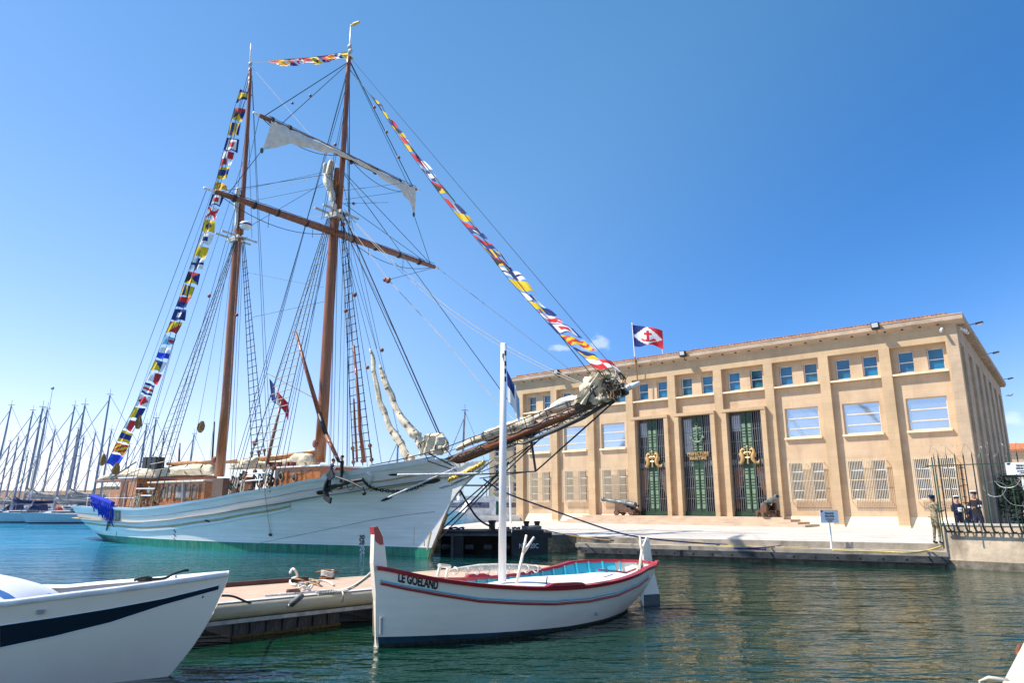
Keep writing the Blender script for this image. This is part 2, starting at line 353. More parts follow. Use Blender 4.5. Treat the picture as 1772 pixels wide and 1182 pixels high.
b.tube([s0+rt*.16+Vector((0,0,.05)), s0+rt*.03+Vector((0,0,.055)), s0-rt*.04+Vector((0,0,.02)), s0-rt*.03+Vector((0,0,-.12)), s0-rt*.0+Vector((0,0,-.3))],[.016,.016,.010,.006,.006],8)
b.build('mooring_strap', rope_w, smooth=True, label='grey rope end looped through the rusty ring on the near quay', cat='rope')
# ---------------------------------------------------------------- maritime prefecture building
A0 = onz(1574.6,914.3,PZ); FF = frame((A0.x,A0.y,0), -39.854)
CR = FF@Vector((4.0,0,0)); GF = frame((CR.x,CR.y,0), 51.89)     # side facade: x goes away along the side, y into the building
TB = empty('prefecture_building', FF@Matrix.Translation((-14,0,PZ)), 'three-storey beige stone building with pilasters and red tile eaves facing the quay', 'building')
def wallp(b, x0,x1,z0,z1,y,holes,dist):       # wall panel with rectangular holes and their reveals
    xs = sorted({x0,x1,*[h[0] for h in holes],*[h[1] for h in holes]}); zs = sorted({z0,z1,*[h[2] for h in holes],*[h[3] for h in holes]})
    for a,c in zip(xs,xs[1:]):
        for e,g in zip(zs,zs[1:]):
            mx,mz = (a+c)/2,(e+g)/2
            if any(h[0]<mx<h[1] and h[2]<mz<h[3] for h in holes): continue
            b.quad((a,y,e),(c,y,e),(c,y,g),(a,y,g))
    for h in holes:
        X0,X1,Z0,Z1 = h
        b.quad((X0,y,Z0),(X0,y+dist,Z0),(X0,y+dist,Z1),(X0,y,Z1)); b.quad((X1,y,Z0),(X1,y,Z1),(X1,y+dist,Z1),(X1,y+dist,Z0))
        b.quad((X0,y,Z1),(X0,y+dist,Z1),(X1,y+dist,Z1),(X1,y,Z1)); b.quad((X0,y,Z0),(X1,y,Z0),(X1,y+dist,Z0),(X0,y+dist,Z0))
BAYS = [.05-3.905*k for k in range(9)]; BW = 3.25; DOORS = (3,4,5)
pil = MB(FF); pan = MB(FF)
class _Pl:
    def box(s,*a): b = MB(FF); b.box(*a); b.build('plinth', plinth_m, TB)
    def hexa(s,P): b = MB(FF); b.hexa(P); b.build('plinth', plinth_m, TB)
plin = _Pl()
REC = .36
def pil_box(x0,x1): pil.box(x0,x1,0,REC+.3,.95,12.36)
pil_box(BAYS[0]+BW, 4.0); pil_box(-32.0, BAYS[8])
for k in range(8): pil_box(BAYS[k+1]+BW, BAYS[k])
pil.box(-32,4.0,0,REC+.3,12.36,13.5)
for x0,x1 in [(BAYS[0]+BW,4.0),(-32.0,BAYS[8])]+[(BAYS[k+1]+BW,BAYS[k]) for k in range(8)]: plin.box(x0-.012,x1+.012,-.012,REC+.28,PZ-.1,.95)
for k,s in enumerate(BAYS):
    up = [(s+.34,s+1.27,10.70,12.08),(s+2.07,s+3.0,10.70,12.08)]
    wallp(pan, s,s+BW,10.45,12.36,REC+.06,up,.28)
    if k in DOORS:
        wallp(pan, s,s+BW,9.0,10.45,REC,[],.3)
    else:
        mid = [(s+.53,s+2.85,6.9,8.97)]
        low = [(s+.53,s+1.42,2.58,5.12),(s+1.98,s+2.80,2.58,5.12)]
        wallp(pan, s,s+BW,1.45,10.45,REC,mid+low,.22)
        plin.hexa([(s,.06,PZ-.1),(s+BW,.06,PZ-.1),(s+BW,REC+.2,PZ-.1),(s,REC+.2,PZ-.1),(s,REC-.02,1.47),(s+BW,REC-.02,1.47),(s+BW,REC+.2,1.47),(s,REC+.2,1.47)])
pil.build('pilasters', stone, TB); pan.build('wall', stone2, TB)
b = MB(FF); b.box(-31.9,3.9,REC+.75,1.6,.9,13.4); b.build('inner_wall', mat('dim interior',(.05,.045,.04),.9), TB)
def wframe(b, x0,x1,z0,z1,y,hs,vs=(),w=.05,d=.05):
    b.box(x0,x0+w,y,y+d,z0,z1); b.box(x1-w,x1,y,y+d,z0,z1); b.box(x0+w,x1-w,y,y+d,z1-w,z1); b.box(x0+w,x1-w,y,y+d,z0,z0+w)
    for h in hs: b.box(x0+w,x1-w,y-.002,y+d,h-w*.55,h+w*.55)
    for v in vs: b.box(v-w*.45,v+w*.45,y+.003,y+d,z0+w,z1-w)
def window(x0,x1,z0,z1,y,hs,glass,fr=white_p,w=.05,F=None,T=None,vs=()):
    f = MB(F or FF); wframe(f,x0,x1,z0,z1,y,hs,vs,w); f = f.build('window', fr, T or TB)
    g = MB(F or FF); g.quad((x0,y+.045,z0),(x1,y+.045,z0),(x1,y+.045,z1),(x0,y+.045,z1)); o = g.build('pane', glass, None)
    o.parent = f; inv = MW[f.name].inverted(); o.location = (0,0,0); o.data.transform(inv@MW[o.name]); MW[o.name] = MW[f.name]
    return f
gl2 = mat('teal sash glass', (.01,.10,.15), .05, var=.6, scale=1.1, spec=.9)
glass_low2 = mat('barred pane', (.015,.05,.10), .06, var=.6, scale=1.5, spec=.7)
for k,s in enumerate(BAYS):
    for j,(x0,x1) in enumerate(((s+.34,s+1.27),(s+2.07,s+3.0))):
        window(x0,x1,10.70,12.08,REC+.27,(11.37,), gl2 if (k,j) in ((4,0),(3,1),(2,1),(8,0)) else glass_up)
    b = MB(FF); b.box(s+.015,s+BW-.015,.02,REC+.4,10.47,10.585); b.build('sill', plinth_m, TB)
    if k in DOORS: continue
    window(s+.53,s+2.85,6.9,8.97,REC+.16,(7.5,8.22), glass_mid, cream_p, .07)
    b = MB(FF); b.box(s+.42,s+2.96,.16,REC+.2,6.74,6.88); b.build('sill', plinth_m, TB)
    for x0,x1 in ((s+.53,s+1.42),(s+1.98,s+2.80)): window(x0,x1,2.58,5.12,REC+.17,(3.2,3.85,4.48), glass_low2 if k < 3 else glass_low, white_p, .055)
    g = MB(FF); n = 24
    for i in range(n+1):
        x = s+.50+2.40*i/n; g.box(x-.014,x+.014,.03,.058,2.42,5.22)
    for z in (2.56,3.85,5.08): g.box(s+.49,s+2.92,.060,.085,z-.02,z+.02)
    for x in (s+.5,s+1.7,s+2.9):
        for z in (2.56,5.08): g.box(x-.015,x+.015,.085,REC,z-.015,z+.015)
    g.build('window_grille', cream_p, TB)
# tall doorways
green_m = mat('green bronze', (.018,.050,.025), .45, var=.4, scale=5, bump=.2)
greenp_m = mat('pale green panel', (.17,.25,.16), .5, var=.3, scale=6)
gold_m = mat('gilt', (.52,.33,.13), .45, metal=.2, var=.15, scale=9)
bar_m = mat('grey bars', (.14,.15,.16), .5, var=.2, scale=5)
curt_m = mat('brown curtain', (.16,.075,.045), .9, var=.5, scale=3, stretch=(7,1,.3), col2=(.36,.20,.12))
whitecurt = mat('white blind', (.55,.62,.70), .7, var=.15, scale=6, stretch=(9,1,.2))
dark_in = mat('dark pane', (.008,.010,.014), .06, var=.5, scale=.7, spec=.7)
for k in DOORS:
    s = BAYS[k]
    b = MB(FF); b.box(s-.04,s+.31,-.34,.40,1.4,9.0); b.box(s+2.93,s+3.28,-.34,.40,1.4,9.0); b.box(s-.04,s+3.28,-.38,.45,9.0,9.22)
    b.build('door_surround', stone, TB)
    D = empty('door', FF@Matrix.Translation((s+1.62,.3,1.4)), None, None); D.parent = TB; D.matrix_world = Matrix.Identity(4)
    D.matrix_basis = MW[TB.name].inverted()@FF@Matrix.Translation((s+1.62,.3,1.4))
    x0,x1,cx = s+.31,s+2.93,s+1.62
    g = MB(FF); g.quad((x0,.36,1.4),(x1,.36,1.4),(x1,.36,9.0),(x0,.36,9.0)); g.build('pane', dark_in, D)
    g = MB(FF); g.box(cx-.42,cx-.02,.14,.24,1.75,8.95); g.box(cx+.02,cx+.42,.14,.24,1.75,8.95); g.box(x0,x1,.10,.28,1.41,1.74); g.box(x0,cx-.42,.16,.24,5.0,5.08); g.box(cx+.42,x1,.16,.24,5.0,5.08)
    g.box(cx-.012,cx+.012,.09,.14,1.45,5.0)
    g.build('leaf_frame', green_m, D)
    for sx in (-.22,.22):
        g = MB(FF); z = 1.95; i = 0
        while z < 8.2:
            if not 4.9 < z < 6.3:
                h = .34 if i%4 == 0 else .12; g.box(cx+sx-.12,cx+sx+.12,.122,.14,z,z+h); z += h+.09
            else: z += .2
            i += 1
        g.build('leaf_panels', greenp_m, D)
    g = MB(FF)
    for j in range(6):
        for a,c in ((x0+.06,cx-.46),(cx+.46,x1-.06)):
            x = lerp(a,c,j/5); g.box(x-.018,x+.018,.10,.13,1.74,8.95)
    for z in (2.7,3.5,4.3,5.95,6.8,7.7):
        for a,c in ((x0,cx-.42),(cx+.42,x1)): g.box(a,c,.135,.155,z-.02,z+.02)
    g.build('bars', bar_m, D)
    for a,c in ((x0,cx-.42),(cx+.42,x1)):
        g = MB(FF); n = 4
        for j in range(n):
            p,q = lerp(a,c,j/n)+.03,lerp(a,c,(j+1)/n)-.03; g.box(p,q,.20,.24,5.12,5.5)
        g.build('transom_panel', MT('transom glass',(.20,.22,.22),.4,var=.5,scale=2), D)
    if k != 4:
        g = MB(FF)
        for a,c,sg in ((x0+.05,cx-.45,1),(x1-.05,cx+.45,-1)):
            rows = []
            for j in range(9):
                z = 4.95-3.0*j/8; wd = lerp(1,.30,(j/6)**2) if j < 7 else .42
                rows.append([(lerp(a,c,i/10*wd), .30+.03*math.sin(i*2.3), z) for i in range(11)])
            g.grid(rows)
        g.build('curtain', curt_m, D)
    g = MB(FF); g.box(x0+(.18 if k != 4 else .15),cx-.47,.32,.34,(7.6 if k != 4 else 6.1),8.75); g.build('blind', whitecurt, D)
    if k == 4:
        g = MB(FF); pl_ = lambda x,y,z: (cx+x,.02-z,5.92+y)
        text_mb(g,'PREFECTURE',.34,lambda x,y,z:(cx+x,.03-z,5.95+y),.02,.006,.92); text_mb(g,'MARITIME',.34,lambda x,y,z:(cx+x,.03-z,5.60+y),.02,.006,.92)
        g.box(cx-.9,cx+.9,.06,.09,5.86,5.90); g.build('lettering', gold_m, D)
        g = MB(FF); y = .04                       # anchor emblem
        ring = [(cx+.13*math.cos(a),y,8.28+.13*math.sin(a)) for a in [2*math.pi*i/14 for i in range(15)]]; g.tube(ring,.028,6)
        g.tube([(cx,y,8.15),(cx,y,6.95)],[.05,.06],8); g.tube([(cx-.3,y,7.98),(cx+.3,y,8.04)],.035,6)
        g.tube([(cx+.46*math.sin(a),y,7.40-.46*math.cos(a)) for a in [R(-75+150*i/12) for i in range(13)]],[.03+.03*math.sin(i/12*math.pi) for i in range(13)],6)
        for sg in (-1,1): g.extr([(cx+sg*.36,y+.03,7.25),(cx+sg*.60,y+.03,7.22),(cx+sg*.47,y+.03,7.52)],(0,-.06,0))
        g.tube([(cx+.16*math.sin(t*1.6)*(1-t*.0),y-.05,8.2-t*.42) for t in [i/4 for i in range(12)]],.022,5)
        g.build('anchor_emblem', mat('verdigris',(.16,.24,.17),.5,var=.4,scale=8), D)
    else:
        for sg in (-1,1):
            g = MB(FF); y = .0; Pp = [(.16,6.02),(.20,6.16),(.34,6.22),(.46,6.12),(.47,5.95),(.40,5.78),(.36,5.6),(.40,5.42),(.50,5.26),(.58,5.14),(.66,5.16),(.66,5.28),(.58,5.30)]
            if sg < 0: Pp = [(a,z+.0) for a,z in Pp]
            g.tube([(cx+sg*a,y,z) for a,z in Pp],[.035,.07,.10,.11,.13,.16,.17,.15,.11,.08,.06,.045,.02],9)
            g.tube([(cx+sg*.30,y,5.96),(cx+sg*.16,y,5.86),(cx+sg*.10,y,5.74)],[.07,.05,.02],7)
            g.extr([(cx+sg*.52,y+.02,6.0),(cx+sg*.66,y+.02,5.9),(cx+sg*.60,y+.02,5.62),(cx+sg*.50,y+.02,5.6)],(0,-.05,0))
            if sg > 0: g.extr([(cx+.64,y+.02,5.2),(cx+.86,y+.02,5.42),(cx+.84,y+.02,5.2),(cx+.70,y+.02,5.08)],(0,-.05,0))
            g.build('seahorse_ornament', gold_m, D, smooth=True)
        g = MB(FF); g.tube([(cx,-.02,5.15),(cx,-.02,6.35)],[.07,.04],8); g.tube([(cx-.24,-.02,5.98),(cx+.24,-.02,5.98)],.035,6); g.tube([(cx-.14,-.03,5.6),(cx+.14,-.03,5.6)],.06,6); g.ball((cx,-.02,6.40),.07)
        g.build('anchor_ornament', mat('pale bronze',(.55,.40,.22),.4,metal=.3), D)
# entrance steps
b = MB(FF)
for i,(z,dd) in enumerate(((.97,2.95),(1.115,2.45),(1.26,1.95),(1.40,1.45))):
    b.box(-23.75-(3-i)*.42, -7.3+(3-i)*.62, -dd, .02-i*.004, PZ-.05, z)
b.build('entrance_steps', mat('step stone',(.56,.42,.30),.85,var=.12,scale=1.2,bump=.3,streak=((.34,.25,.17),.5,(.6,2,3),.55)), TB)
# cornice, eaves, roof
b = MB(FF); E1 = .47
pr = [(.0,13.40),(-.12,13.46),(-.30,13.52),(-E1,13.60),(-E1,13.90),(-E1-.03,13.90),(-E1-.03,13.96),(.4,13.96),(.4,13.40)]
i0 = len(b.v)
for x in (-32.0-E1, 4.0+E1): b.v += [Vector((x if True else x, y, z)) for y,z in pr]
n = len(pr)
for j in range(n): l = (j+1)%n; b.face((i0+j,i0+l,i0+n+l,i0+n+j))
b.face([i0+j for j in range(n)][::-1]); b.face([i0+n+j for j in range(n)])
b.build('cornice', mat('cornice stone',(.47,.35,.25),.85,var=.16,scale=.7,bump=.3,streak=((.25,.19,.14),.5,(1,1,3),.55)), TB)
b = MB(FF)
for i in range(34):
    x = -31+i*1.03; b.box(x,x+.12,-.2,-.05,13.42,13.50)
b.build('soffit_vents', black_m, TB)
b = MB(FF); nt_ = 140
for i in range(nt_):
    x = -31.6+i*(35.3/nt_)
    b.tube([(x,-.36,14.02),(x,1.2,14.30),(x,7,15.3)],.115,7)
b.hexa([(-31.7,-.30,13.97),(3.8,-.30,13.97),(3.8,7,13.97),(-31.7,7,13.97),(-31.7,-.30,14.03),(3.8,-.30,14.03),(3.8,7,15.25),(-31.7,7,15.25)])
b.build('tile_roof', tile_m, TB)
# side facade
sw = MB(GF); SL = 32.3; sx = [.55+4.58*i for i in range(7)]; SWD = 2.3
for i,x in enumerate(sx):
    nx = sx[i+1] if i < 6 else SL
    sw.box(x+SWD,nx,0,.6,PZ-.1,12.4)
sw.box(.0,sx[0],.003,.6,PZ-.1,12.4); sw.box(0,SL,.003,.6,12.4,13.5)
for i,x in enumerate(sx):
    holes = [(x+.35,x+SWD-.35,10.5,12.1),(x+.35,x+SWD-.35,6.9,9.4),(x+.35,x+SWD-.35,2.6,5.2)]
    wallp(sw, x,x+SWD,PZ-.1,12.4,.45,holes,.15)
sw.build('side_wall', stone_d, TB)
for x in sx:
    for z0,z1,hs in ((10.5,12.1,(11.3,)),(6.9,9.4,(7.7,8.6)),(2.6,5.2,(3.5,4.4))): window(x+.35,x+SWD-.35,z0,z1,.55,hs,glass_low,cream_p,.07,GF)
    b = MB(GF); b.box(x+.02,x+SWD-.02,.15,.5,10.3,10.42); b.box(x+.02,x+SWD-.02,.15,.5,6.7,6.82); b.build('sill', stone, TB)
b = MB(GF); b.box(-.0,SL+.2,-E1,.3,13.62,13.92)
for i in range(38): b.box(.3+i*.85,.5+i*.85,-.42,0,13.42,13.618)
b.build('side_cornice', stone_d, TB)
b = MB(GF); b.hexa([(0,-.3,13.93),(SL,-.3,13.93),(SL,5,13.93),(3,5,13.93),(0,-.3,13.98),(SL,-.3,13.98),(SL,5,14.7),(3,5,14.7)]); b.build('side_roof', tile_m, TB)
b = MB(FF); b.box(-31.95,-31.6,.05,24,PZ-.1,13.9); b.box(-31.9,3,23.6,24,PZ-.1,13.9); b.build('rear_wall', stone_d, TB)
# floodlights and cameras on the cornice
lamp_g = mat('floodlight glass',(.75,.78,.8),.15,var=.05)
def floodlight(F, x, y0, lab, side=False):
    M = F@Matrix.Translation((x,y0,13.9))
    t = empty('floodlight', M, lab, 'floodlight', 'floodlights along the cornice')
    b = MB(M)
    if side:
        b.beam((0,.1,.05),(0,-.5,.12),.05,.05); b.hexa([(-.2,-.85,.08),(.2,-.85,.08),(.2,-.42,.0),(-.2,-.42,.0),(-.2,-.85,.18),(.2,-.85,.18),(.2,-.42,.12),(-.2,-.42,.12)]); b.build('housing', black_m, t)
        b = MB(M); b.quad((-.16,-.82,.07),(.16,-.82,.07),(.16,-.46,-.01),(-.16,-.46,-.01)); b.build('lens', lamp_g, t)
    else:
        b.hexa([(-.24,-.42,-.26),(.24,-.42,-.26),(.24,-.16,-.30),(-.24,-.16,-.30),(-.24,-.52,.14),(.24,-.52,.14),(.24,-.2,.12),(-.24,-.2,.12)]); b.beam((0,-.2,-.1),(0,.1,-.1),.08,.08); b.beam((0,-.15,-.25),(0,-.02,-.5),.03,.03); b.build('housing', black_m, t)
        b = MB(M); b.quad((-.19,-.428,-.22),(.19,-.428,-.22),(.19,-.522,.10),(-.19,-.522,.10)); b.build('lens', lamp_g, t)
floodlight(FF, -26.7, -E1+.1, 'black floodlight on the cornice above the left end of the facade')
floodlight(FF, -14.4, -E1+.1, 'black floodlight on the cornice above the middle doorway')
floodlight(FF, -.45, -E1+.1, 'black floodlight on the cornice above the last window but one at right')
for i,x in enumerate((3.6,15.5,30.5)): floodlight(GF, x, -E1+.1, ('black floodlight arm nearest the front corner of the shaded side cornice','black floodlight arm halfway along the shaded side cornice','black floodlight arm at the far end of the shaded side cornice')[i], True)
for i,(F,x,y,dx) in enumerate(((FF,3.25,-.02,0),(GF,.5,-.02,0),(GF,1.3,-.02,0))):
    M = F@Matrix.Translation((x,y,13.05)); t = empty('security_camera', M, ('white security camera under the cornice on the front face by the corner','white security camera under the cornice just round the corner','white security camera further back under the shaded side cornice')[i], 'security camera', 'cameras at the building corner')
    b = MB(M); b.tube([(0,-.15,.12),(-.05,-.48,-.12)],[.085,.085],10); b.build('housing', white_p, t); b = MB(M); b.tube([(0,0,.2),(0,-.2,.16)],.03,6); b.build('bracket', white_p, t)
# flag on the roof edge pole
PF = FF@Matrix.Translation((-18.75,-.55,0))
t = empty('flagpole', PF@Matrix.Translation((0,0,12.4)), 'slim brown flagpole fixed to the cornice carrying the prefecture flag', 'flagpole')
b = MB(PF); b.tube([(0.1,.15,11.9),(-.02,-.0,14.2)],[.05,.05],8); b.build('lower_pole', mat('brown pole',(.30,.14,.06),.5), t)
b = MB(PF); b.tube([(-.02,0,14.2),(-.12,-.05,17.0)],[.05,.035],8); b.ball((-.12,-.05,17.04),.07); b.build('upper_pole', white_p, t)
b = MB(FF); b.tube([(-17.55,2,14),(-17.55,2,16.2)],.03,6); b.build('antenna', white_p, label='thin white rod standing on the tiled roof beside the flag', cat='antenna')
# ---------------------------------------------------------------- hull surface shared by every boat
class Hull:
    """x forward, y to port, z up; stem/stern: profiles (z, x); sheer (u, z); bw / bd: half breadth at the water and at the rail by u (0 bow, 1 stern)."""
    def __init__(s, fr, stem, stern, sheer, bw, bd, zb=-.5, flare=1.0, draft=.75):
        s.fr, s.stem, s.stern, s.sheer, s.bw, s.bd, s.zb, s.flare, s.draft = fr, stem, stern, sheer, bw, bd, zb, flare, draft
    def X(s, u, z): return lerp(smooth_interp(s.stem, z), smooth_interp(s.stern, z), u)
    def U(s, x, z):
        a = smooth_interp(s.stem, z); b = smooth_interp(s.stern, z); return max(0,min(1,(a-x)/(a-b)))
    def ZS(s, u): return smooth_interp(s.sheer, u)
    def B(s, u, z):
        zs = s.ZS(u); w = smooth_interp(s.bw, u); d = smooth_interp(s.bd, u)
        if z >= 0: return w+(d-w)*min(1.1,z/zs)**s.flare
        return w*max(.02, 1-(z/s.zb)**2*s.draft)
    def P(s, u, z, side=-1, off=0.0): return Vector((s.X(u,z), side*(s.B(u,z)+off), z))
    def mesh(s, mb, N=60, M=12, mats=None, thick=0.0, z_lo=None):
        for side in (-1,1):
            G = []
            for j in range(M+1):
                row = []
                for i in range(N+1):
                    u = i/N; zs = s.ZS(u); v = j/M; z = lerp(s.zb if z_lo is None else z_lo, zs, v)
                    row.append(s.P(u,z,side))
                G.append(row if side > 0 else row[::-1])
            mb.grid(G)
        # transom / stem closing strips
        for u in (0.0,1.0):
            L = [s.P(u,lerp(s.zb,s.ZS(u),j/M),-1) for j in range(M+1)]; Q = [s.P(u,lerp(s.zb,s.ZS(u),j/M),1) for j in range(M+1)]
            mb.grid([Q,L] if u == 0 else [L,Q])
    def strip(s, mb, f0, f1, off, u0=0.0, u1=1.0, N=70, sides=(-1,1), tip=True):   # moulding between heights f0(u), f1(u)
        for side in sides:
            rows = [[],[],[],[]]
            for i in range(N+1):
                u = lerp(u0,u1,i/N); a = f0(u); b = f1(u)
                rows[0].append(s.P(u,a,side,-.01)); rows[1].append(s.P(u,a,side,off)); rows[2].append(s.P(u,b,side,off)); rows[3].append(s.P(u,b,side,-.01))
            mb.grid(rows if side > 0 else [r[::-1] for r in rows])
            for k in (0,-1): mb.quad(*[r[k] for r in rows])
    def pix(s, u_, v_, side=-1):     # photo pixel -> (u, z) on the near side
        y = side*1.0
        for _ in range(60):
            p = trace(s.fr, u_, v_, y, 1); u = s.U(p.x, p.z); y = .6*y+.4*side*s.B(u, p.z)
        return u, p.z, p
def tab(L): return [(a,b) for a,b in sorted(L)]
# ---------------------------------------------------------------- the topsail schooner
BW0 = onz(742,965,0); SF = frame((BW0.x,BW0.y,0), -36)
def SP(u, v, y=0.0): return trace(SF, u, v, y, 1)
TS = empty('schooner', SF@Matrix.Translation((-15,0,0)), 'large white two-masted wooden schooner with long bowsprit and varnished masts moored at the quay', 'schooner')
stem_px = [(743.5,965),(747.6,951),(760,921),(772,890),(786,862),(802.5,841.5),(823,821),(843,805),(858,792)]
stem = tab([(SP(*p).z, SP(*p).x) for p in stem_px]); stem = [(-1.5, stem[0][1]-.3)]+stem
stern_px = [(137,877),(142,895),(152.6,910),(164,923.5),(175,933.7)]
stern = tab([(SP(*p).z, SP(*p).x) for p in stern_px]); stern = [(z, x+.6) for z,x in stern]; stern = [(-1.5, stern[0][1]+2.5)]+stern
bw = [(0,.08),(.05,.25),(.11,.60),(.18,1.05),(.26,1.62),(.36,2.25),(.5,2.62),(.65,2.6),(.8,2.0),(.9,1.2),(1,.12)]
bd = [(0,.07),(.04,.16),(.065,.34),(.09,.80),(.12,1.25),(.18,2.0),(.27,2.9),(.4,3.25),(.6,3.2),(.75,2.95),(.88,2.3),(.95,1.5),(1,.55)]
HS = Hull(SF, stem, stern, [(0,4.2),(.3,3.2),(.6,2.3),(1,2.4)], bw, bd, -1.4, 1.25)
rail_px = [(137,877),(160,878.5),(194,879),(231.6,880.6),(265,878),(299,874),(330,868.8),(371,863),(418,853.5),(454,847.6),(480,843),(503,838),(540,831),(575,826),(604,822.5),(640,815),(701,806),(741.5,799),(768,795),(778,797),(790,803),(815,799),(840,796)]
for _ in range(4):
    sh = tab([HS.pix(*p)[:2] for p in rail_px]); HS.sheer = [sh[0]]+[b for a,b in zip(sh,sh[1:]) if b[0]-a[0] > .004]
HS.sheer[0] = (0,HS.sheer[0][1])
def mats_by_z(mb, zcut, lo, hi):
    for i, f in enumerate(mb.f):
        z = sum(mb.v[k].z for k in f)/len(f); mb.m[i] = lo if z < zcut else hi
hull_white = mat('hull white paint', (.86,.82,.76), .38, var=.05, scale=.7, bump=.12, bscale=3, stretch=(1,1,9), streak=((.58,.54,.48),.5,(.25,.25,2.2),.55), joints=(4.2,.17,.006,.80,'xz'))
boot_m = mat('green boot topping', (.004,.19,.115), .5, var=.4, scale=2.5, stretch=(3,3,.5), streak=((.16,.24,.14),.6,(4,4,.6),.56), bump=.2)
rail_m = mat('white rail', (.80,.80,.80), .35, var=.05, scale=2)
gold_l = mat('ochre line', (.46,.36,.16), .5)
grey_l = mat('groove line', (.30,.33,.37), .6)
varn = mat('varnished mast', (.235,.072,.018), .32, var=.3, scale=2, stretch=(4,4,.4), col2=(.37,.13,.035), coat=.3)
spar_m = mat('red brown spar', (.19,.055,.022), .38, var=.3, scale=2, stretch=(3,3,.5), col2=(.30,.10,.04), coat=.2)
teak = mat('varnished teak', (.28,.085,.015), .35, var=.3, scale=3, stretch=(1,1,3), col2=(.44,.16,.035), coat=.3)
teak_d = mat('dark teak', (.13,.045,.015), .4, var=.3, scale=3)
deck_s = mat('scrubbed deck', (.42,.34,.24), .8, var=.15, scale=2, stretch=(.3,6,1))
canvas = mat('furled canvas', (.64,.55,.40), .9, var=.2, scale=3.5, bump=1.6, bscale=5, streak=((.34,.28,.20),.5,(2,2,5),.57))
canvas_w = mat('set canvas', (.70,.65,.55), .9, var=.12, scale=3, bump=1.2, bscale=5)
GREEN_Z = .42
# slice rows so the paint line is crisp
def ship_hull(mb, N=90):
    zsets = lambda u: [-1.4,-.7,-.2,.0,.2,GREEN_Z,.7,1.0]+[lerp(1.0,HS.ZS(u),t/9) for t in range(1,10)]
    for side in (-1,1):
        G = [[HS.P(i/N, zsets(i/N)[j], side) for i in range(N+1)] for j in range(17)]
        mb.grid(G if side > 0 else [r[::-1] for r in G])
    for u in (0.0,1.0):
        Z = zsets(u); L = [HS.P(u,z,-1) for z in Z]; Q = [HS.P(u,z,1) for z in Z]; mb.grid([Q,L] if u == 0 else [L,Q])
b = MB(SF); ship_hull(b); mats_by_z(b, GREEN_Z, 1, 0); b.build('hull', [hull_white, boot_m], TS, smooth=True)
b = MB(SF)   # deck
b.grid([[Vector((HS.X(i/40,HS.ZS(i/40)), sd*(HS.B(i/40,HS.ZS(i/40))-.12), HS.ZS(i/40)-.75)) for i in range(41)] for sd in (1,.0,-1)]); b.build('deck', deck_s, TS)
b = MB(SF); HS.strip(b, lambda u: HS.ZS(u)-.09, lambda u: HS.ZS(u)+.04, .07, .07)
for sd in (-1,1):
    b.grid([[HS.P(i/70,HS.ZS(i/70),sd,.07)+Vector((0,0,.041)) for i in range(6,71)],[HS.P(i/70,HS.ZS(i/70),sd,-.22)+Vector((0,0,.041)) for i in range(6,71)]])
b.build('cap_rail', rail_m, TS)
b = MB(SF)
for sd in (-1,1): b.grid([[HS.P(i/70,HS.ZS(i/70)-.75*j/3,sd,-.14) for i in range(9,70)] for j in range(4)])
b.build('bulwark', rail_m, TS)
def drop(d): return lambda u: max(.6, HS.ZS(u)-d)
for d0,d1,off,mt,nm in ((.46,.44,.035,grey_l,'groove'),(.98,.90,.06,rail_m,'rubbing_strake'),(1.09,1.02,.045,gold_l,'gold_line'),(1.22,1.12,.07,rail_m,'rubbing_strake')):
    b = MB(SF); HS.strip(b, drop(d0), drop(d1), off, .235 if d0 > .5 else .16, .99); b.build(nm, mt, TS)
b = MB(SF); HS.strip(b, drop(.62), drop(.55), .04, .02, .2); b.build('bow_line', gold_l, TS)
b = MB(SF); HS.strip(b, lambda u: GREEN_Z-.012, lambda u: GREEN_Z+.02, .006); b.build('boot_line', rail_m, TS)
# long dark seam of the port light band on the bow planking
def surf_tube(pts, r, off=.02, n=5, seg=8, fl=1.0):
    b = MB(SF); P = []
    for (a,c),(e,g) in zip(pts,pts[1:]):
        for k in range(seg): t = k/seg; u,z,_ = HS.pix(lerp(a,e,t),lerp(c,g,t)); P.append(HS.P(u,z,-1,off))
    u,z,_ = HS.pix(*pts[-1]); P.append(HS.P(u,z,-1,off)); b.tube(P, r, n); return b
surf_tube([(440,942),(560,918),(640,901),(700,892),(752,886)], .014, 0).build('plank_seam', grey_l, TS)
surf_tube([(640,850),(690,842),(735,835)], .02, .01).build('bow_moulding', gold_l, TS)
# forecastle bulwark, raised step with broad white rail
b = MB(SF)
HS.strip(b, lambda u: HS.ZS(u)-.0, lambda u: HS.ZS(u)+.20, .05, .078, .20); b.build('forecastle_rail', rail_m, TS)
# draught marks, hawse holes, rust
def on_hull(px, py, off=.02):
    u,z,_ = HS.pix(px,py); e = .01
    P0 = HS.P(u,z,-1,off); T = (HS.P(u-e,z,-1,off)-HS.P(u+e,z,-1,off)).normalized(); Uv = (HS.P(u,z+.05,-1,off)-HS.P(u,z-.05,-1,off)).normalized(); return P0,T,Uv
def hull_text(px, py, txt, size, m, nm):
    P0,T,Uv = on_hull(px,py,.012); b = MB(SF)
    text_mb(b, txt, size, lambda x,y,z: P0+T*x+Uv*y, .0, .01); b.build(nm, m, TS)
mark_m = mat('mark paint', (.02,.02,.025), .6); markw = mat('mark white', (.6,.62,.6), .6)
for i,(t_,y) in enumerate((('30',934),('28',943)))  : hull_text(626,y,t_,.30,mark_m,'draught_mark')
for i,(t_,y) in enumerate((('26',952),('24',960.5))): hull_text(627,y,t_,.28,markw,'draught_mark')
for t_,y in (('8',922),('X',929),('2',936)): hull_text(304,y,t_,.26,mark_m,'draught_mark')
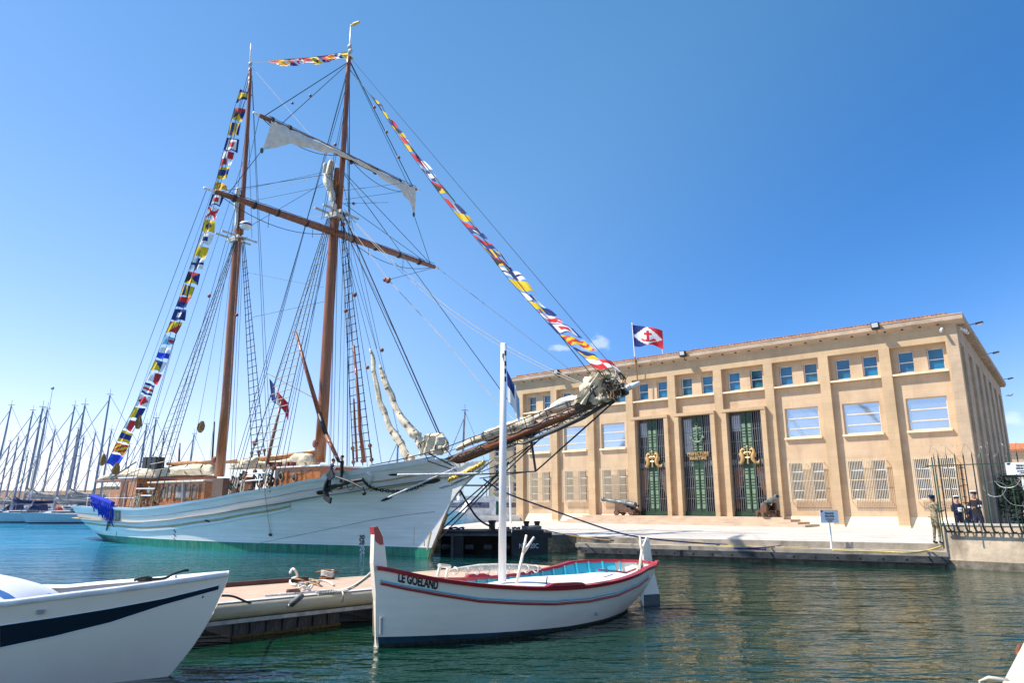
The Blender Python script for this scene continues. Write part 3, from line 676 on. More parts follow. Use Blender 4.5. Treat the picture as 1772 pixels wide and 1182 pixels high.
def oval(px, py, rx, ry, m, nm, off=.03, ang=0):
    P0,T,Uv = on_hull(px,py,off); b = MB(SF); c,s_ = math.cos(ang),math.sin(ang)
    b.extr([P0+T*(c*rx*math.cos(a)-s_*ry*math.sin(a))+Uv*(s_*rx*math.cos(a)+c*ry*math.sin(a)) for a in [2*math.pi*k/20 for k in range(20)]], Vector((0,-.03,0))); return b.build(nm, m, TS)
oval(748,833.5,.40,.17,black_m,'hawse_hole',.02,.12); oval(556,853,.20,.13,black_m,'hawse_hole')
for px,py in ((358,901),(362,903),(469,926)): oval(px,py,.09,.07,black_m,'scupper')
rust_s = mat('rust stain', (.42,.20,.06), .9, var=.4, scale=9, col2=(.60,.42,.22))
for pts,w in (([(739,953),(742,935),(746,920)],.05),([(202,920),(201,931)],.045),([(717,912),(716,944)],.02),([(734,936),(734,946)],.035)):
    surf_tube(pts, w, -w*.55).build('rust_streak', rust_s, TS)
b = MB(SF); pr = [SP(*p) for p in stem_px]; b.tube([p+Vector((.06,0,0)) for p in pr[:4]], .07, 6); b.build('stem_band', mat('rust band',(.34,.17,.07),.8,var=.4,scale=6), TS)
# gilded trail boards
trail_m = mat('gilded scroll', (.72,.50,.06), .4, metal=.2, var=.2, scale=8)
for px,py,ex,ey in ((776,831,797,823),(797,823,818,812),(816,814,838,800)):
    b = MB(SF); P = []
    for k in range(15):
        t = k/14; u,z,_ = HS.pix(lerp(px,ex,t), lerp(py,ey,t)+2.2*math.sin(k*1.7)); P.append(HS.P(u,z,-1,.05))
    b.tube(P, [.035+.035*abs(math.sin(k*1.3)) for k in range(15)], 6); b.build('trail_board', trail_m, TS, smooth=True)
b = MB(SF); b.tube([HS.P(HS.pix(x,y)[0],HS.pix(x,y)[1],-1,.04) for x,y in ((762,845),(785,838),(812,825),(835,810),(850,800))],.03,6); b.build('cheek_rail', grey_l, TS)
# forecastle step curve
b = MB(SF); P0,T,Uv = on_hull(640,830,.03); b.tube([P0-T*.35+Uv*.55,P0-T*.05+Uv*.3,P0+T*.12-Uv*.1,P0+T*.15-Uv*.5],[.10,.09,.07,.03],7); b.build('step_moulding', hull_white, TS, smooth=True)
# ---------------------------------------------------------------- deckhouses
def house(px0, px1, ptop, pbot, y0, y1, nm, roof=True):
    """cabin whose near wall is seen between two photo columns"""
    a = SP(px0,pbot,y0); c = SP(px1,pbot,y0); zt = (SP(px0,ptop[0],y0).z+SP(px1,ptop[1],y0).z)/2; zb = min(a.z,c.z)-.6
    b = MB(SF); b.box(min(a.x,c.x),max(a.x,c.x),y0,y1,zb,zt); h = b.build(nm, teak, TS)
    if roof:
        b = MB(SF); x0,x1 = min(a.x,c.x)-.12,max(a.x,c.x)+.12
        b.hexa([(x0,y0-.12,zt),(x1,y0-.12,zt),(x1,y1+.12,zt),(x0,y1+.12,zt),(x0,y0-.12,zt+.07),(x1,y0-.12,zt+.07),(x1,y1+.12,zt+.07),(x0,y1+.12,zt+.07)])
        o = b.build('cabin_roof', rail_m, TS)
    return h, min(a.x,c.x), max(a.x,c.x), zb, zt
def near_rect(px0,px1,py0,py1,y,m,nm,d=.03,parent=None):
    a = SP(px0,py1,y); c = SP(px1,py0,y); b = MB(SF); b.box(a.x,c.x,y-d,y,a.z,c.z); return b.build(nm, m, parent or TS)
glass_s = mat('cabin glass', (.30,.34,.34), .12, var=.6, scale=2, col2=(.03,.035,.04))
house(203,232,(828,828),878,-1.3,1.3,'aft_cabin'); near_rect(206,222,833,876,-1.30,teak_d,'cabin_door')
house(276,352,(836,832),868,-1.6,1.6,'mid_cabin')
for a,c in ((281,287),(291,298),(304,316),(322,330),(334,341)):
    near_rect(a,c,842,862,-1.60,glass_s,'cabin_window')
for a in (279,289,301,319,332,344): near_rect(a,a+2.2,838,868,-1.63,teak_d,'cabin_post')
b = MB(SF); p = SP(318,835,-2.6); q = SP(318,872,-2.6); b.tube([q-Vector((0,0,.8)),p],.09,8); b.build('awning_post', mat('grey post',(.30,.28,.26),.6), TS)
p0 = SP(255,835,-1.9); p1 = SP(352,831,-1.9); b = MB(SF); b.box(p0.x,p1.x,-1.9,1.9,p0.z-.05,p0.z+.03); b.build('awning', mat('canvas awning',(.70,.66,.55),.8), TS)
house(473,552,(812,806),855,-1.5,1.5,'forward_cabin')
near_rect(476,483,816,840,-1.50,dark_in,'cabin_window')
for px,py in ((487,824),(510,826)):
    c = SP(px,py,-1.52); b = MB(SF); b.extr([c+Vector((.17*math.cos(a),0,.21*math.sin(a))) for a in [2*math.pi*k/18 for k in range(18)]],(0,-.05,0)); o = b.build('porthole', mat('brass ring',(.42,.36,.26),.4,metal=.4), TS)
    b = MB(SF); b.extr([c+Vector((.12*math.cos(a),-.055,.155*math.sin(a))) for a in [2*math.pi*k/18 for k in range(18)]],(0,-.01,0)); g = b.build('porthole_glass', dark_in, TS)
near_rect(497,498.5,815,845,-1.53,teak_d,'cabin_post'); near_rect(521,522.5,813,842,-1.53,teak_d,'cabin_post')
# row of red fittings above the forward cabin, rail baluster
for px in (471,478,485,503,509): near_rect(px,px+4,800,808,-1.2,mat('red brown box',(.20,.05,.03),.6) if px == 471 else bpy.data.materials['red brown box'],'deck_locker',.3)
near_rect(415,441,826,838,-1.7,teak,'companion_hatch',.0001+.5)
near_rect(345,372,838,864,-1.0,teak_d,'deck_bin',.4); near_rect(377,398,828,860,-1.2,mat('grey locker',(.12,.08,.06),.7),'deck_bin',.4)
# ---------------------------------------------------------------- masts
def mast(nm, pts, m=varn, n=14, T=TS):
    b = MB(SF); b.tube([SP(u,v,y) for u,v,y,_ in pts],[r for *_,r in pts],n); return b.build(nm, m, T, smooth=True)
mast('main_mast', [(379,825,0,.29),(391,700,0,.28),(400,560,0,.26),(409,440,0,.25),(412,402,0,.23),(415,335,0,.16)])
mast('main_topmast', [(417,405,0,.15),(421,330,0,.15),(427,240,0,.14),(432,150,0,.12),(433,118,0,.10)], spar_m)
mast('fore_mast', [(553,800,0,.30),(560,700,0,.29),(568,560,0,.28),(576,430,0,.27),(580,360,0,.25),(584,292,0,.17)])
mast('fore_topmast', [(586,372,0,.16),(592,290,0,.16),(598,200,0,.15),(603,110,0,.13),(604,98,0,.12)], spar_m)
mast('topmast_pole', [(433,118,0,.09),(434,86,0,.05),(434,74,0,.015)], rail_m, 8)
mast('topmast_pole', [(604,98,0,.10),(606,72,0,.06),(607,42,0,.03)], rail_m, 8)
p = SP(607,44,0); b = MB(SF); b.tube([p,p+Vector((.3,0,-.02)),p+Vector((.75,0,-.06))],[.05,.10,.06],8); b.build('masthead_vane', mat('yellow vane',(.70,.45,.05),.5), TS)
for px,py in ((605,80),(606,88),(433,110)):
    p = SP(px,py,-.1); b = MB(SF); b.ball(p,(.16,.12,.16),8,6); b.build('masthead_fitting', mat('grey fitting',(.4,.4,.4),.5) if px == 605 else bpy.data.materials['grey fitting'], TS)
for c_,top,n_ in (((409,414),None,'main'),((583,372),None,'fore')):
    p = SP(*c_,0); b = MB(SF)
    for y in (-.28,.28): b.beam(p+Vector((-.6,y,0)),p+Vector((.7,y,0)),.12,.16)
    for x in (-.35,.35): b.beam(p+Vector((x,-1.25,.1)),p+Vector((x,1.25,.1)),.10,.10)
    b.build('crosstrees', mat('worn white wood',(.56,.53,.48),.7,var=.2,scale=4) if n_ == 'main' else bpy.data.materials['worn white wood'], TS)
    b = MB(SF); b.box(p.x-.32,p.x+.34,-.33,.33,p.z-.22,p.z-.02); b.build('mast_band', black_m if 0 else bpy.data.materials['worn white wood'], TS)
# white and blue radar dome on the main crosstrees
p = SP(425,394,-.3); b = MB(SF); b.lathe(p-Vector((0,0,.05)), p+Vector((0,0,.38)), [(0,.28),(.3,.36),(.75,.36),(1,.22)],16); b.build('radar_dome', rail_m, TS, smooth=True)
b = MB(SF); b.lathe(p+Vector((0,0,.12)), p+Vector((0,0,.22)), [(0,.372),(1,.372)],16); b.build('radar_band', mat('navy band',(.01,.04,.25),.4), TS, smooth=True)
# ---------------------------------------------------------------- yards and set sails
def yard(nm, L, Rr, mid, z, rmax):
    a = onz(*L, z[0]); c = onz(*Rr, z[1]); b = MB(); P = [a.lerp(c,k/16) for k in range(17)]
    b.tube(P,[rmax*(.45+.55*math.sin(math.pi*min(1,max(0,(k+2)/20)))) for k in range(17)],12); return b.build(nm, spar_m, TS, smooth=True), a, c
zu = SP(590,272,0).z; zl = SP(577,405,0).z
_, ua, uc = yard('upper_yard', (449,199), (720,328), None, (zu,zu), .17)
_, la, lc = yard('lower_yard', (372,331), (752,462), None, (zl,zl), .20)
for a,c,d in ((ua,uc,1),(la,lc,1)):
    for e,f in ((a,c),(c,a)):
        dr = (e-f).normalized(); b = MB(); b.tube([e-dr*.1,e+dr*(.55 if e in (la,) else .35)],[.085,.06],8); b.build('yard_arm', rail_m, TS, smooth=True)
def yard_frame(a, c): d = (c-a); d.z = 0; d.normalize(); yv = Vector((-d.y,d.x,0)); return Matrix(((d.x,yv.x,0,a.x),(d.y,yv.y,0,a.y),(0,0,1,0),(0,0,0,1)))
YU = yard_frame(ua,uc); YL = yard_frame(la,lc)
for fr,pts in ((YU,[(560,255),(608,278),(650,296),(690,315),(500,222),(470,208)]),(YL,[(405,343),(440,355),(480,368),(530,386),(610,414),(650,428),(690,441),(725,453)])):
    for px,py in pts:
        p = trace(fr,px,py,0); b = MB(fr); b.tube([p-Vector((.06,0,0)),p+Vector((.06,0,0))],.20,10); b.build('yard_band', black_m, TS)
# topsail hanging from the upper yard: gathered in the middle, tails hanging at both clews
def sail(fr, top, bot, m, nm, belly=.35, n=44, rows=7):
    G = []
    for j in range(rows+1):
        row = []
        for i in range(n+1):
            t = i/n*(len(top)-1); k = min(int(t),len(top)-2); f = t-k
            tp = vl((*top[k],0),(*top[k+1],0),f); bp = vl((*bot[k],0),(*bot[k+1],0),f); q = tp.lerp(bp,j/rows)
            p = trace(fr,q.x,q.y,0); s_ = j/rows
            w = .10*math.sin(i*1.15+math.sin(j*.7))*math.sin(math.pi*min(1,s_+.15)*.6); p.y = -(belly*math.sin(s_*2.2)*math.sin(math.pi*i/n)+w*.7)-.12; row.append(p)
        G.append(row)
    b = MB(fr); b.grid(G); return b.build(nm, m, TS, smooth=True)
sail(YU, [(467,209),(480,214),(495,221),(515,230),(538,240),(562,251),(590,265),(618,279),(650,294),(680,308),(700,317),(716,325)],
         [(453,260),(470,258),(497,251),(520,258),(552,266),(575,270),(600,281),(630,295),(655,311),(688,331),(703,349),(716,371)], canvas_w, 'topsail')
for pp in (((716,371),(714,371)),((453,260),(456,258))):
    p = trace(YU,*pp[0],-.2); b = MB(YU); b.ball(p,(.10,.06,.16),8,6); b.build('clew_patch', mat('green patch',(.05,.13,.12),.8) if pp[0][0] == 716 else bpy.data.materials['green patch'], TS)
for i in range(13):            # footrope stirrups on the upper sail: robands
    pass
# ---------------------------------------------------------------- furled canvas
def lumpy(nm, pts, m=canvas, y=0.0, n=20, lump=.45, seed=1.0, sub=6, fr=SF, ties=True, rad_px=None):
    P = []; Rd = []
    base = [trace(fr,u,v,y if len(q)<2 else q[1]) for (u,v,r,*q) in pts]; rr = [q[2]*(.62 if nm == 'furled_topsail' else .80 if nm in ('jib_pile','stowed_jib','jib_bundle') else 1) for q in pts]
    for k in range(len(base)-1):
        for j in range(sub): t = j/sub; P.append(base[k].lerp(base[k+1],t)+Vector((noise.noise(Vector((k+t,seed,0)))*.06,noise.noise(Vector((k+t,seed,5)))*.08,noise.noise(Vector((k+t,seed,9)))*.06))); Rd.append(lerp(rr[k],rr[k+1],t)*(1+.10*noise.noise(Vector((k*2.1+j*.7,seed,2)))))
    P.append(base[-1]); Rd.append(rr[-1]*.7); Rd[0] *= .7
    b = MB(fr); b.tube(P,Rd,n,True,lump*1.7,seed); o = b.build(nm, m, TS, smooth=True)
    if ties:
        for k in range(2,len(P)-1,max(3,len(P)//7)):
            d = (P[k]-P[k-1]).normalized(); b = MB(fr); b.tube([P[k]-d*.025,P[k]+d*.025],Rd[k]*1.04,12); b.build('sail_tie', mat('dark tie',(.16,.13,.09),.9) if 'dark tie' not in bpy.data.materials else bpy.data.materials['dark tie'], TS)
    return o
# mainsail on its boom, foresail on its boom
lumpy('furled_mainsail', [(172,829,.16),(205,823,.24),(250,818,.30),(300,815,.32),(345,812,.36),(372,812,.30)], seed=2.2, lump=.25)
mast('main_boom', [(168,833,0,.12),(250,829,0,.14),(372,827,0,.13)], spar_m); mast('main_gaff', [(290,803,-.1,.10),(330,801,-.1,.12),(374,800,-.1,.12)], mat('orange gaff',(.46,.20,.06),.4,coat=.2))
lumpy('furled_foresail', [(396,808,.14),(430,805,.22),(470,804,.25),(510,801,.30),(530,796,.42),(548,795,.38)], seed=5.1, lump=.35)
mast('fore_gaff', [(392,800,-.1,.09),(450,794,-.1,.12),(545,784,-.1,.13)], bpy.data.materials['orange gaff'])
lumpy('sail_bundle', [(412,796,.10),(425,806,.20),(436,800,.16),(444,793,.10)], y=-1.2, seed=3.7, ties=False)
lumpy('furled_topsail', [(572,278,.20),(569,300,.34),(572,322,.30),(577,345,.24),(580,362,.16)], y=-.35, seed=1.4, lump=.55, m=canvas_w, ties=False)
lumpy('furled_topsail', [(564,282,.12),(560,300,.10),(566,318,.30),(568,330,.10)], y=-.8, seed=8.4, lump=.5, m=canvas_w, ties=False)
lumpy('furled_topsail', [(412,325,.18),(410,340,.26),(409,365,.16),(408,395,.12)], y=-.3, seed=7.4, lump=.5, m=canvas_w, ties=False)
# headsails hauled up in stops
lumpy('stowed_jib', [(641,604,.06),(646,628,.12),(651,662,.15),(658,695,.16),(667,722,.15),(680,748,.20),(692,768,.20),(704,788,.22),(716,796,.18)], seed=4.2, lump=.35)
lumpy('stowed_jib', [(659,632,.07),(664,650,.17),(671,672,.17),(682,700,.18),(698,726,.20),(714,746,.24),(724,757,.26)], seed=6.6, lump=.35)
lumpy('jib_bundle', [(722,760,.20),(732,768,.34),(745,764,.42),(757,760,.36),(768,766,.30),(772,775,.18)], seed=9.1, lump=.22, sub=7)
lumpy('jib_bundle', [(728,782,.16),(745,780,.24),(762,777,.24),(775,775,.14)], seed=2.9, lump=.25, y=-.3)
rows = []
for j in range(13):
    f = j/12; A_ = SP(lerp(736,724,f),lerp(756,790,f),-.05); C_ = SP(lerp(768,776,f),lerp(757,786,f),-.25); rows.append([A_.lerp(C_,i/18)+Vector((0,-.12*math.sin(i*1.3+j*.35)-.42*math.sin(math.pi*i/18),.05*math.sin(i*1.1+j*.6))) for i in range(19)])
b = MB(SF); b.grid(rows); b.build('draped_sail', canvas, TS, smooth=True)
# ---------------------------------------------------------------- bowsprit and jib boom
mast('bowsprit', [(735,818,0,.26),(790,796,0,.25),(860,768,0,.24),(930,737,0,.21)], mat('dark bowsprit',(.085,.032,.018),.4,var=.4,scale=2,coat=.2,col2=(.17,.06,.03)))
mast('jib_boom', [(840,776,-.25,.11),(905,750,-.22,.14),(960,727,-.15,.16),(1010,705,0,.17),(1050,687,0,.16),(1078,675,0,.13)], spar_m)
mast('bowsprit_cap', [(1078,675,0,.10),(1092,669,0,.12),(1107,662,0,.06)], rail_m)
b = MB(SF); p = SP(918,742,0); d = (SP(960,724,0)-p).normalized(); b.tube([p-d*.25,p+d*.25],.33,12); b.build('bowsprit_band', black_m, TS)
b = MB(SF); p = SP(1079,675,0); b.tube([p-d*.16,p+d*.10],.24,12); b.build('jib_boom_band', black_m, TS)
net_m0 = mat('weathered cordage', (.10,.08,.05), .9, var=.5, scale=14)
lumpy('furled_staysail', [(790,778,.10),(830,757,.16),(860,748,.20),(900,737,.26),(925,733,.22)], y=-.1, seed=3.3, lump=.4, m=canvas)
lumpy('furled_jib', [(925,722,.10),(960,706,.17),(990,695,.22),(1005,690,.26),(1018,688,.32)], y=.05, seed=12.3, lump=.4, m=canvas_w)
lumpy('jib_pile', [(1000,702,.16),(1015,682,.34),(1030,668,.42),(1044,664,.42),(1058,668,.34),(1072,673,.2)], y=-.05, seed=11.3, lump=.55, m=canvas, sub=7)
lumpy('jib_pile', [(1022,694,.14),(1038,688,.24),(1050,688,.22),(1060,684,.1)], y=-.3, seed=15.3, lump=.5, m=canvas, ties=False)
rows = []
for j in range(13):
    f = j/12; A_ = SP(lerp(1027,986,f),lerp(646,704,f),-.10); C_ = SP(lerp(1062,1030,f),lerp(652,698,f),-.30); rows.append([A_.lerp(C_,i/18)+Vector((0,-.10*math.sin(i*1.5+j*.25)-.34*math.sin(math.pi*i/18),.05*math.sin(i*.9+j*.5))) for i in range(19)])
b = MB(SF); b.grid(rows); b.build('draped_sail', canvas, TS, smooth=True)
rn = random.Random(8)
for k in range(22):
    c = SP(rn.uniform(1040,1080),rn.uniform(644,684),-.45+rn.uniform(-.15,.1)); r_ = rn.uniform(.10,.26); t0 = rn.uniform(0,3)
    b = MB(SF); b.tube([c+Vector((r_*math.cos(a+t0),.10*math.sin(2*a),r_*.9*math.sin(a)+.06*math.sin(3*a))) for a in [2*math.pi*q/14 for q in range(15)]],.020,5,False); b.build('gasket_coil', (net_m0,rope_w,rope_d)[k%3] if k%5 else bpy.data.materials['tan cordage'] if 'tan cordage' in bpy.data.materials else mat('tan cordage',(.34,.20,.09),.9), TS)
for k,(a,c) in enumerate((((1022,690),(1040,648)),((1034,692),(1030,650)),((1050,690),(1062,652)),((1060,686),(1046,650)),((1070,682),(1078,664)),((1015,700),(1055,652)),((1040,690),(1075,665)),((728,775),(752,756)),((740,784),(744,758)),((757,782),(766,762)))):
    p = SP(*a,-.42); q = SP(*c,-.1); m_ = p.lerp(q,.5)+Vector((0,-.30,0)); b = MB(SF); b.tube([p,p.lerp(m_,.6)+Vector((0,-.1,0)),m_,m_.lerp(q,.5)+Vector((0,-.05,.05)),q],.028,5); b.build('gasket', rope_d if k%2 else net_m0, TS)
# grey netting and tarred spar under the jib boom
b = MB(SF); G = []
nt_px = [(770,800,756,812),(820,776,815,792),(870,756,870,776),(920,738,921,764),(970,715,975,738),(1020,696,1026,713),(1066,683,1070,692)]
for j in range(4):
    G.append([trace(SF,lerp(a,e,j/3),lerp(c_,g,j/3)+2.0*math.sin(k*2.1+j),-.35+.12*j) for k in range(len(nt_px)*4-3) for a,c_,e,g in [tuple(lerp(nt_px[k//4][q],nt_px[min(k//4+1,len(nt_px)-1)][q],(k%4)/4) for q in range(4))]])
net_m = mat('tarred netting', (.13,.125,.11), .9, var=.5, scale=14, stretch=(1,1,1))
b2 = MB(SF)
for row in G: b2.tube(row,.028,4)
for k in range(0,len(G[0])): b2.tube([r[k] for r in G],.022,4)
for k in range(0,len(G[0])-1):
    for j in range(3): b2.tube([G[j][k],G[j+1][k+1]],.018,4)
b2.build('bowsprit_net', net_m, TS)
mast('martingale_spar', [(905,768,-.3,.06),(960,745,-.25,.09),(1010,722,-.15,.09),(1062,692,0,.05)], mat('grey spar',(.10,.10,.09),.7))
# handrail and stanchions over the bowsprit
rp = [(640,806,-2.2),(690,796,-1.9),(735,785,-1.5),(770,775,-1.1),(820,756,-.8),(880,736,-.6),(940,712,-.5),(1000,690,-.4),(1030,680,-.35)]
b = MB(SF); b.tube([SP(u,v,y) for u,v,y in rp],.022,5); b.build('bowsprit_rail', rope_d, TS)
b = MB(SF); b.tube([SP(u,v+9,y) for u,v,y in rp[2:]],.014,5); b.build('bowsprit_rail', rope_d, TS)
for (u,v,y),(u2,v2) in (((735,785,-1.5),(742,800)),((770,775,-1.1),(786,795)),((814,758,-.8),(819,772)),((835,750,-.7),(843,764)),((880,735,-.6),(886,752)),((907,724,-.55),(912,742)),((944,711,-.5),(948,722)),((985,695,-.4),(989,705))):
    b = MB(SF); b.tube([SP(u,v,y),SP(u2,v2,y)],.02,5); b.build('stanchion', rope_d, TS)
# dolphin striker and its stays
DS = SP(927,816,0)
b = MB(SF); b.tube([SP(918,752,0),DS],.05,7); b.build('dolphin_striker', black_m, TS)
def rope(P, r=.022, m=rope_d, nm='stay', sag=0.0, seg=None):
    if sag:
        a, c = Vector(P[0]),Vector(P[-1]); k = 12; P = [a.lerp(c,i/k)-Vector((0,0,sag*4*(i/k)*(1-i/k))) for i in range(k+1)]
    b = MB(SF); b.tube(P,r,5); return b.build(nm, m, TS)
rope([DS,SP(1064,694,0)],.035,nm='martingale_stay'); rope([DS,SP(870,819,-.1),SP(790,823,-.4)],.03,nm='martingale_stay'); rope([DS,SP(905,818,.3),SP(830,828,.6)],.02,nm='martingale_stay')
rope([SP(942,752,0),SP(848,843,0),SP(752,941,0)],.03,nm='bobstay'); rope([SP(925,765,0),SP(775,893,0)],.03,nm='bobstay')
rope([SP(1058,694,-.1),SP(940,757,-.5),SP(860,806,-.8),SP(780,838,-1.1)],.02,nm='bowsprit_shroud')
rope([SP(740,798,-.9),SP(790,815,-.3)],.028,nm='head_stay_tail'); rope([SP(742,785,-1.4),SP(786,808,-.8)],.028,nm='head_stay_tail')
# ---------------------------------------------------------------- standing and running rigging
def tip(w): return SF.inverted()@w
def ladder(top, bots, nm, m_s, m_r, r=.022, step=.42, z0=.2, z1=.97):
    T = [SP(*t) for t in top]; B = [SP(*q) for q in bots]; b = MB(SF)
    for i,(t,q) in enumerate(zip(T,B)): b2 = MB(SF); b2.tube([q,t],[r*1.25,r],5); b2.build('shroud', m_s, TS)
    n = int((T[0]-B[0]).length/step)
    for k in range(int(n*z0), int(n*z1)):
        t = k/n; P = [q.lerp(a,t) for a,q in zip(T,B)]; P = [P[0]+(P[0]-P[-1]).normalized()*.05]+P[1:-1]+[P[-1]+(P[-1]-P[0]).normalized()*.05]
        b.tube(P,.022,4,False)
    b.build(nm, m_r, TS)
    for q,t in zip(B,T):                       # deadeyes and lanyards
        d = (t-q).normalized(); b = MB(SF)
        for k in (.25,1.0): b.lathe(q+d*k-Vector((0,.06,0)), q+d*k+Vector((0,.06,0)), [(0,.10),(.5,.13),(1,.10)],10)
        for e in (-.05,.05): b.tube([q+d*.3+Vector((e,0,0)),q+d*.95+Vector((e,0,0))],.018,4)
        b.build('deadeye', teak_d, TS)
ladder([(404,420,-.4),(406,418,-.35),(408,416,-.3),(410,416,-.25)], [(231,880,-3.0),(245,879,-3.05),(258,878,-3.1),(272,876,-3.1)], 'ratlines', rope_g, rope_w, z0=.14)
ladder([(419,420,.3),(421,419,.35),(423,418,.4)], [(437,812,2.9),(449,810,2.9),(460,808,2.9)], 'ratlines', rope_d, rope_d, z0=.05)
ladder([(566,378,-.4),(568,376,-.35),(570,376,-.3),(572,376,-.25)], [(414,855,-3.05),(431,852,-3.05),(449,849,-3.05),(466,846,-3.0)], 'ratlines', rope_g, rope_w, z0=.14)
ladder([(590,380,.3),(592,379,.35),(594,378,.4)], [(612,808,2.7),(628,806,2.65),(644,804,2.6)], 'ratlines', rope_d, rope_d, z0=.05)
LN = 0
def L(a, c, r=.018, m=rope_g, nm='stay', sag=0.0):
    rope([SP(*a),SP(*c)], r, m, nm, sag)
# backstays and topmast shrouds (starboard, then port)
for a,c in (((431,135,-.1),(202,880,-2.4)),((431,150,-.1),(215,880,-2.5)),((432,118,-.1),(222,880,-2.6)),((411,345,-.2),(262,877,-3.0)),((599,150,-.1),(391,858,-3.1)),((600,130,-.1),(399,857,-3.1)),((601,120,-.1),(405,856,-3.1)),((584,330,-.3),(478,843,-3.0)),((584,320,-.3),(487,842,-3.0))):
    L(a,c,.015,rope_g,'backstay')
for a,c in (((436,140,.1),(464,806,2.9)),((436,130,.1),(470,805,2.9)),((605,140,.1),(604,808,2.7)),((605,120,.1),(600,808,2.8)),((592,380,.3),(660,802,2.5))):
    L(a,c,.015,rope_g,'backstay')
for a,c in (((595,200,-.1),(560,378,-1.0)),((596,180,-.1),(556,380,-1.1)),((600,190,.1),(603,372,1.0)),((600,170,.1),(606,372,1.05)),((428,210,-.1),(399,415,-1.0)),((430,210,.1),(436,412,1.0))):
    L(a,c,.014,rope_g,'topmast_shroud')
# fore and aft stays
L((588,355,.1),(772,776,0),.034,rope_d,'forestay'); L((586,372,.1),(768,775,.1),.024,rope_g,'forestay')
L((592,296,.1),(912,738,.1),.020,rope_g,'jib_stay'); L((604,118,.1),(1056,690,.1),.022,rope_g,'fore_topmast_stay')
L((607,100,.0),(1088,668,0),.012,rope_d,'flag_halyard')
L((596,362,.1),(1040,676,.1),.015,rope_w,'jib_halyard',1.2); L((598,365,.1),(1036,676,.1),.013,rope_w,'jib_halyard',1.35)
L((433,112,.1),(590,296,0),.012,rope_w,'triatic_stay'); L((436,108,0),(600,100,0),.012,rope_w,'dressing_line')
L((412,330,0),(585,292,0),.014,rope_g,'spring_stay'); L((413,345,0),(560,302,-.3),.012,rope_w,'spring_stay'); L((413,352,0),(583,318,0),.016,rope_g,'spring_stay')
L((588,300,0),(414,402,0),.016,rope_g,'main_stay'); L((587,372,.1),(415,382,0),.010,rope_w,'spring_stay'); L((420,470,.3),(560,497,-.2),.012,rope_g,'aerial')
L((437,549,1),(570,520,0),.012,rope_g,'aerial'); L((590,352,.1),(672,350,.5),.014,rope_g,'brace'); L((590,330,.2),(700,316,0),.014,rope_g,'brace')
def LW(w, c, r=.016, m=rope_g, nm='brace', sag=0.0): rope([tip(w),SP(*c)], r, m, nm, sag)
d_u = (uc-ua).normalized(); d_l = (lc-la).normalized()
LW(ua+d_u*.2,(604,106,0),.024,rope_g,'yard_lift'); LW(ua+d_u*1.2,(604,108,0),.018,rope_g,'yard_lift'); LW(uc-d_u*.2,(605,104,0),.026,rope_g,'yard_lift'); LW(uc-d_u*.6,(605,106,0),.016,rope_g,'yard_lift')
LW(la-d_l*.4,(412,345,0),.014,rope_g,'yard_lift') if 0 else None
LW(lc-d_l*.1,(590,292,.1),.018,rope_g,'yard_lift'); LW(lc-d_l*.3,(595,352,.1),.016,rope_g,'yard_lift'); LW(la+d_l*.1,(575,300,-.3),.014,rope_g,'yard_lift')
for w,wt in ((ua+d_u*.4,.9),(uc-d_u*.3,.9)): pass
rope([tip(trace(YU,453,260,-.2) if 0 else YU@trace(YU,453,260,-.2)),tip(la+d_l*.6)],.018,rope_g,'topsail_sheet'); rope([tip(YU@trace(YU,716,371,-.2)),tip(lc-d_l*.3)],.018,rope_g,'topsail_sheet')
LW(la-d_l*.4,(150,878,-1.2),.014,rope_g,'yard_brace'); LW(ua,(416,345,0),.014,rope_g,'yard_brace'); LW(lc+d_l*.3,(1052,690,.1),.014,rope_g,'yard_brace'); LW(lc+d_l*.1,(672,484,-.3),.014,rope_g,'brace'); LW(uc,(596,345,.2),.012,rope_g,'brace')
for nm_,a,c,sg in (('foot_rope',ua,ua.lerp(uc,.48),.7),('foot_rope',ua.lerp(uc,.52),uc,.8),('foot_rope',la,la.lerp(lc,.48),.75),('foot_rope',la.lerp(lc,.52),lc,.75)):
    rope([tip(a),tip(c)],.018,rope_g,nm_,sg)
for a,c,d in ((ua,uc,.22),(la,lc,.24)):
    b = MB(); n = 15
    for k in range(n):
        p = a.lerp(c,(k+.7)/n); q = a.lerp(c,(k+1.7)/n) if k < n-1 else c; b.tube([p+Vector((0,0,d)),q+Vector((0,0,d-.02))],.016,4)
    b.build('jackstay', rope_d, TS)
for k in (.2,.38,.64,.82):
    p = la.lerp(lc,k); rope([tip(p-Vector((0,0,.1))),tip(p-Vector((0,0,.75+.2*math.sin(k*9))))],.014,rope_g,'foot_rope_stirrup')
# falls beside the masts
for i,(u,w) in enumerate(((576,571),(579,577),(589,583),(592,590),(597,597),(575,566),(601,606))):
    L((u+6,385,(-1)**i*.2),(w-2+i*1.5,806,(-1)**i*.5),.013,(rope_w,rope_g,rope_d)[i%3],'halyard_fall')
for i,(u,w) in enumerate(((408,372),(413,389),(418,398),(421,404),(404,360))):
    L((u,418,(-1)**i*.2),(w,824,(-1)**i*.5),.013,(rope_g,rope_w,rope_g)[i%3],'halyard_fall')
for i,(a,c) in enumerate((((418,330,0),(330,803,-.2)),((417,345,0),(290,806,-.2)),((425,170,0),(190,826,0)),((580,380,0),(480,795,-.2)),((578,372,0),(430,797,-.2)),((430,250,0),(245,812,0)))):
    L(a,c,.012,(rope_g,rope_d)[i%2],'topping_lift')
for i,(a,c) in enumerate((((585,382,.1),(648,628,0)),((587,382,.1),(662,640,0)),((590,384,.1),(705,620,0)),((582,376,.1),(636,808,1)),((596,372,.1),(652,603,0)),((590,300,.1),(700,800,.5)))):
    L(a,c,.012,(rope_d,rope_g)[i%2],'downhaul')
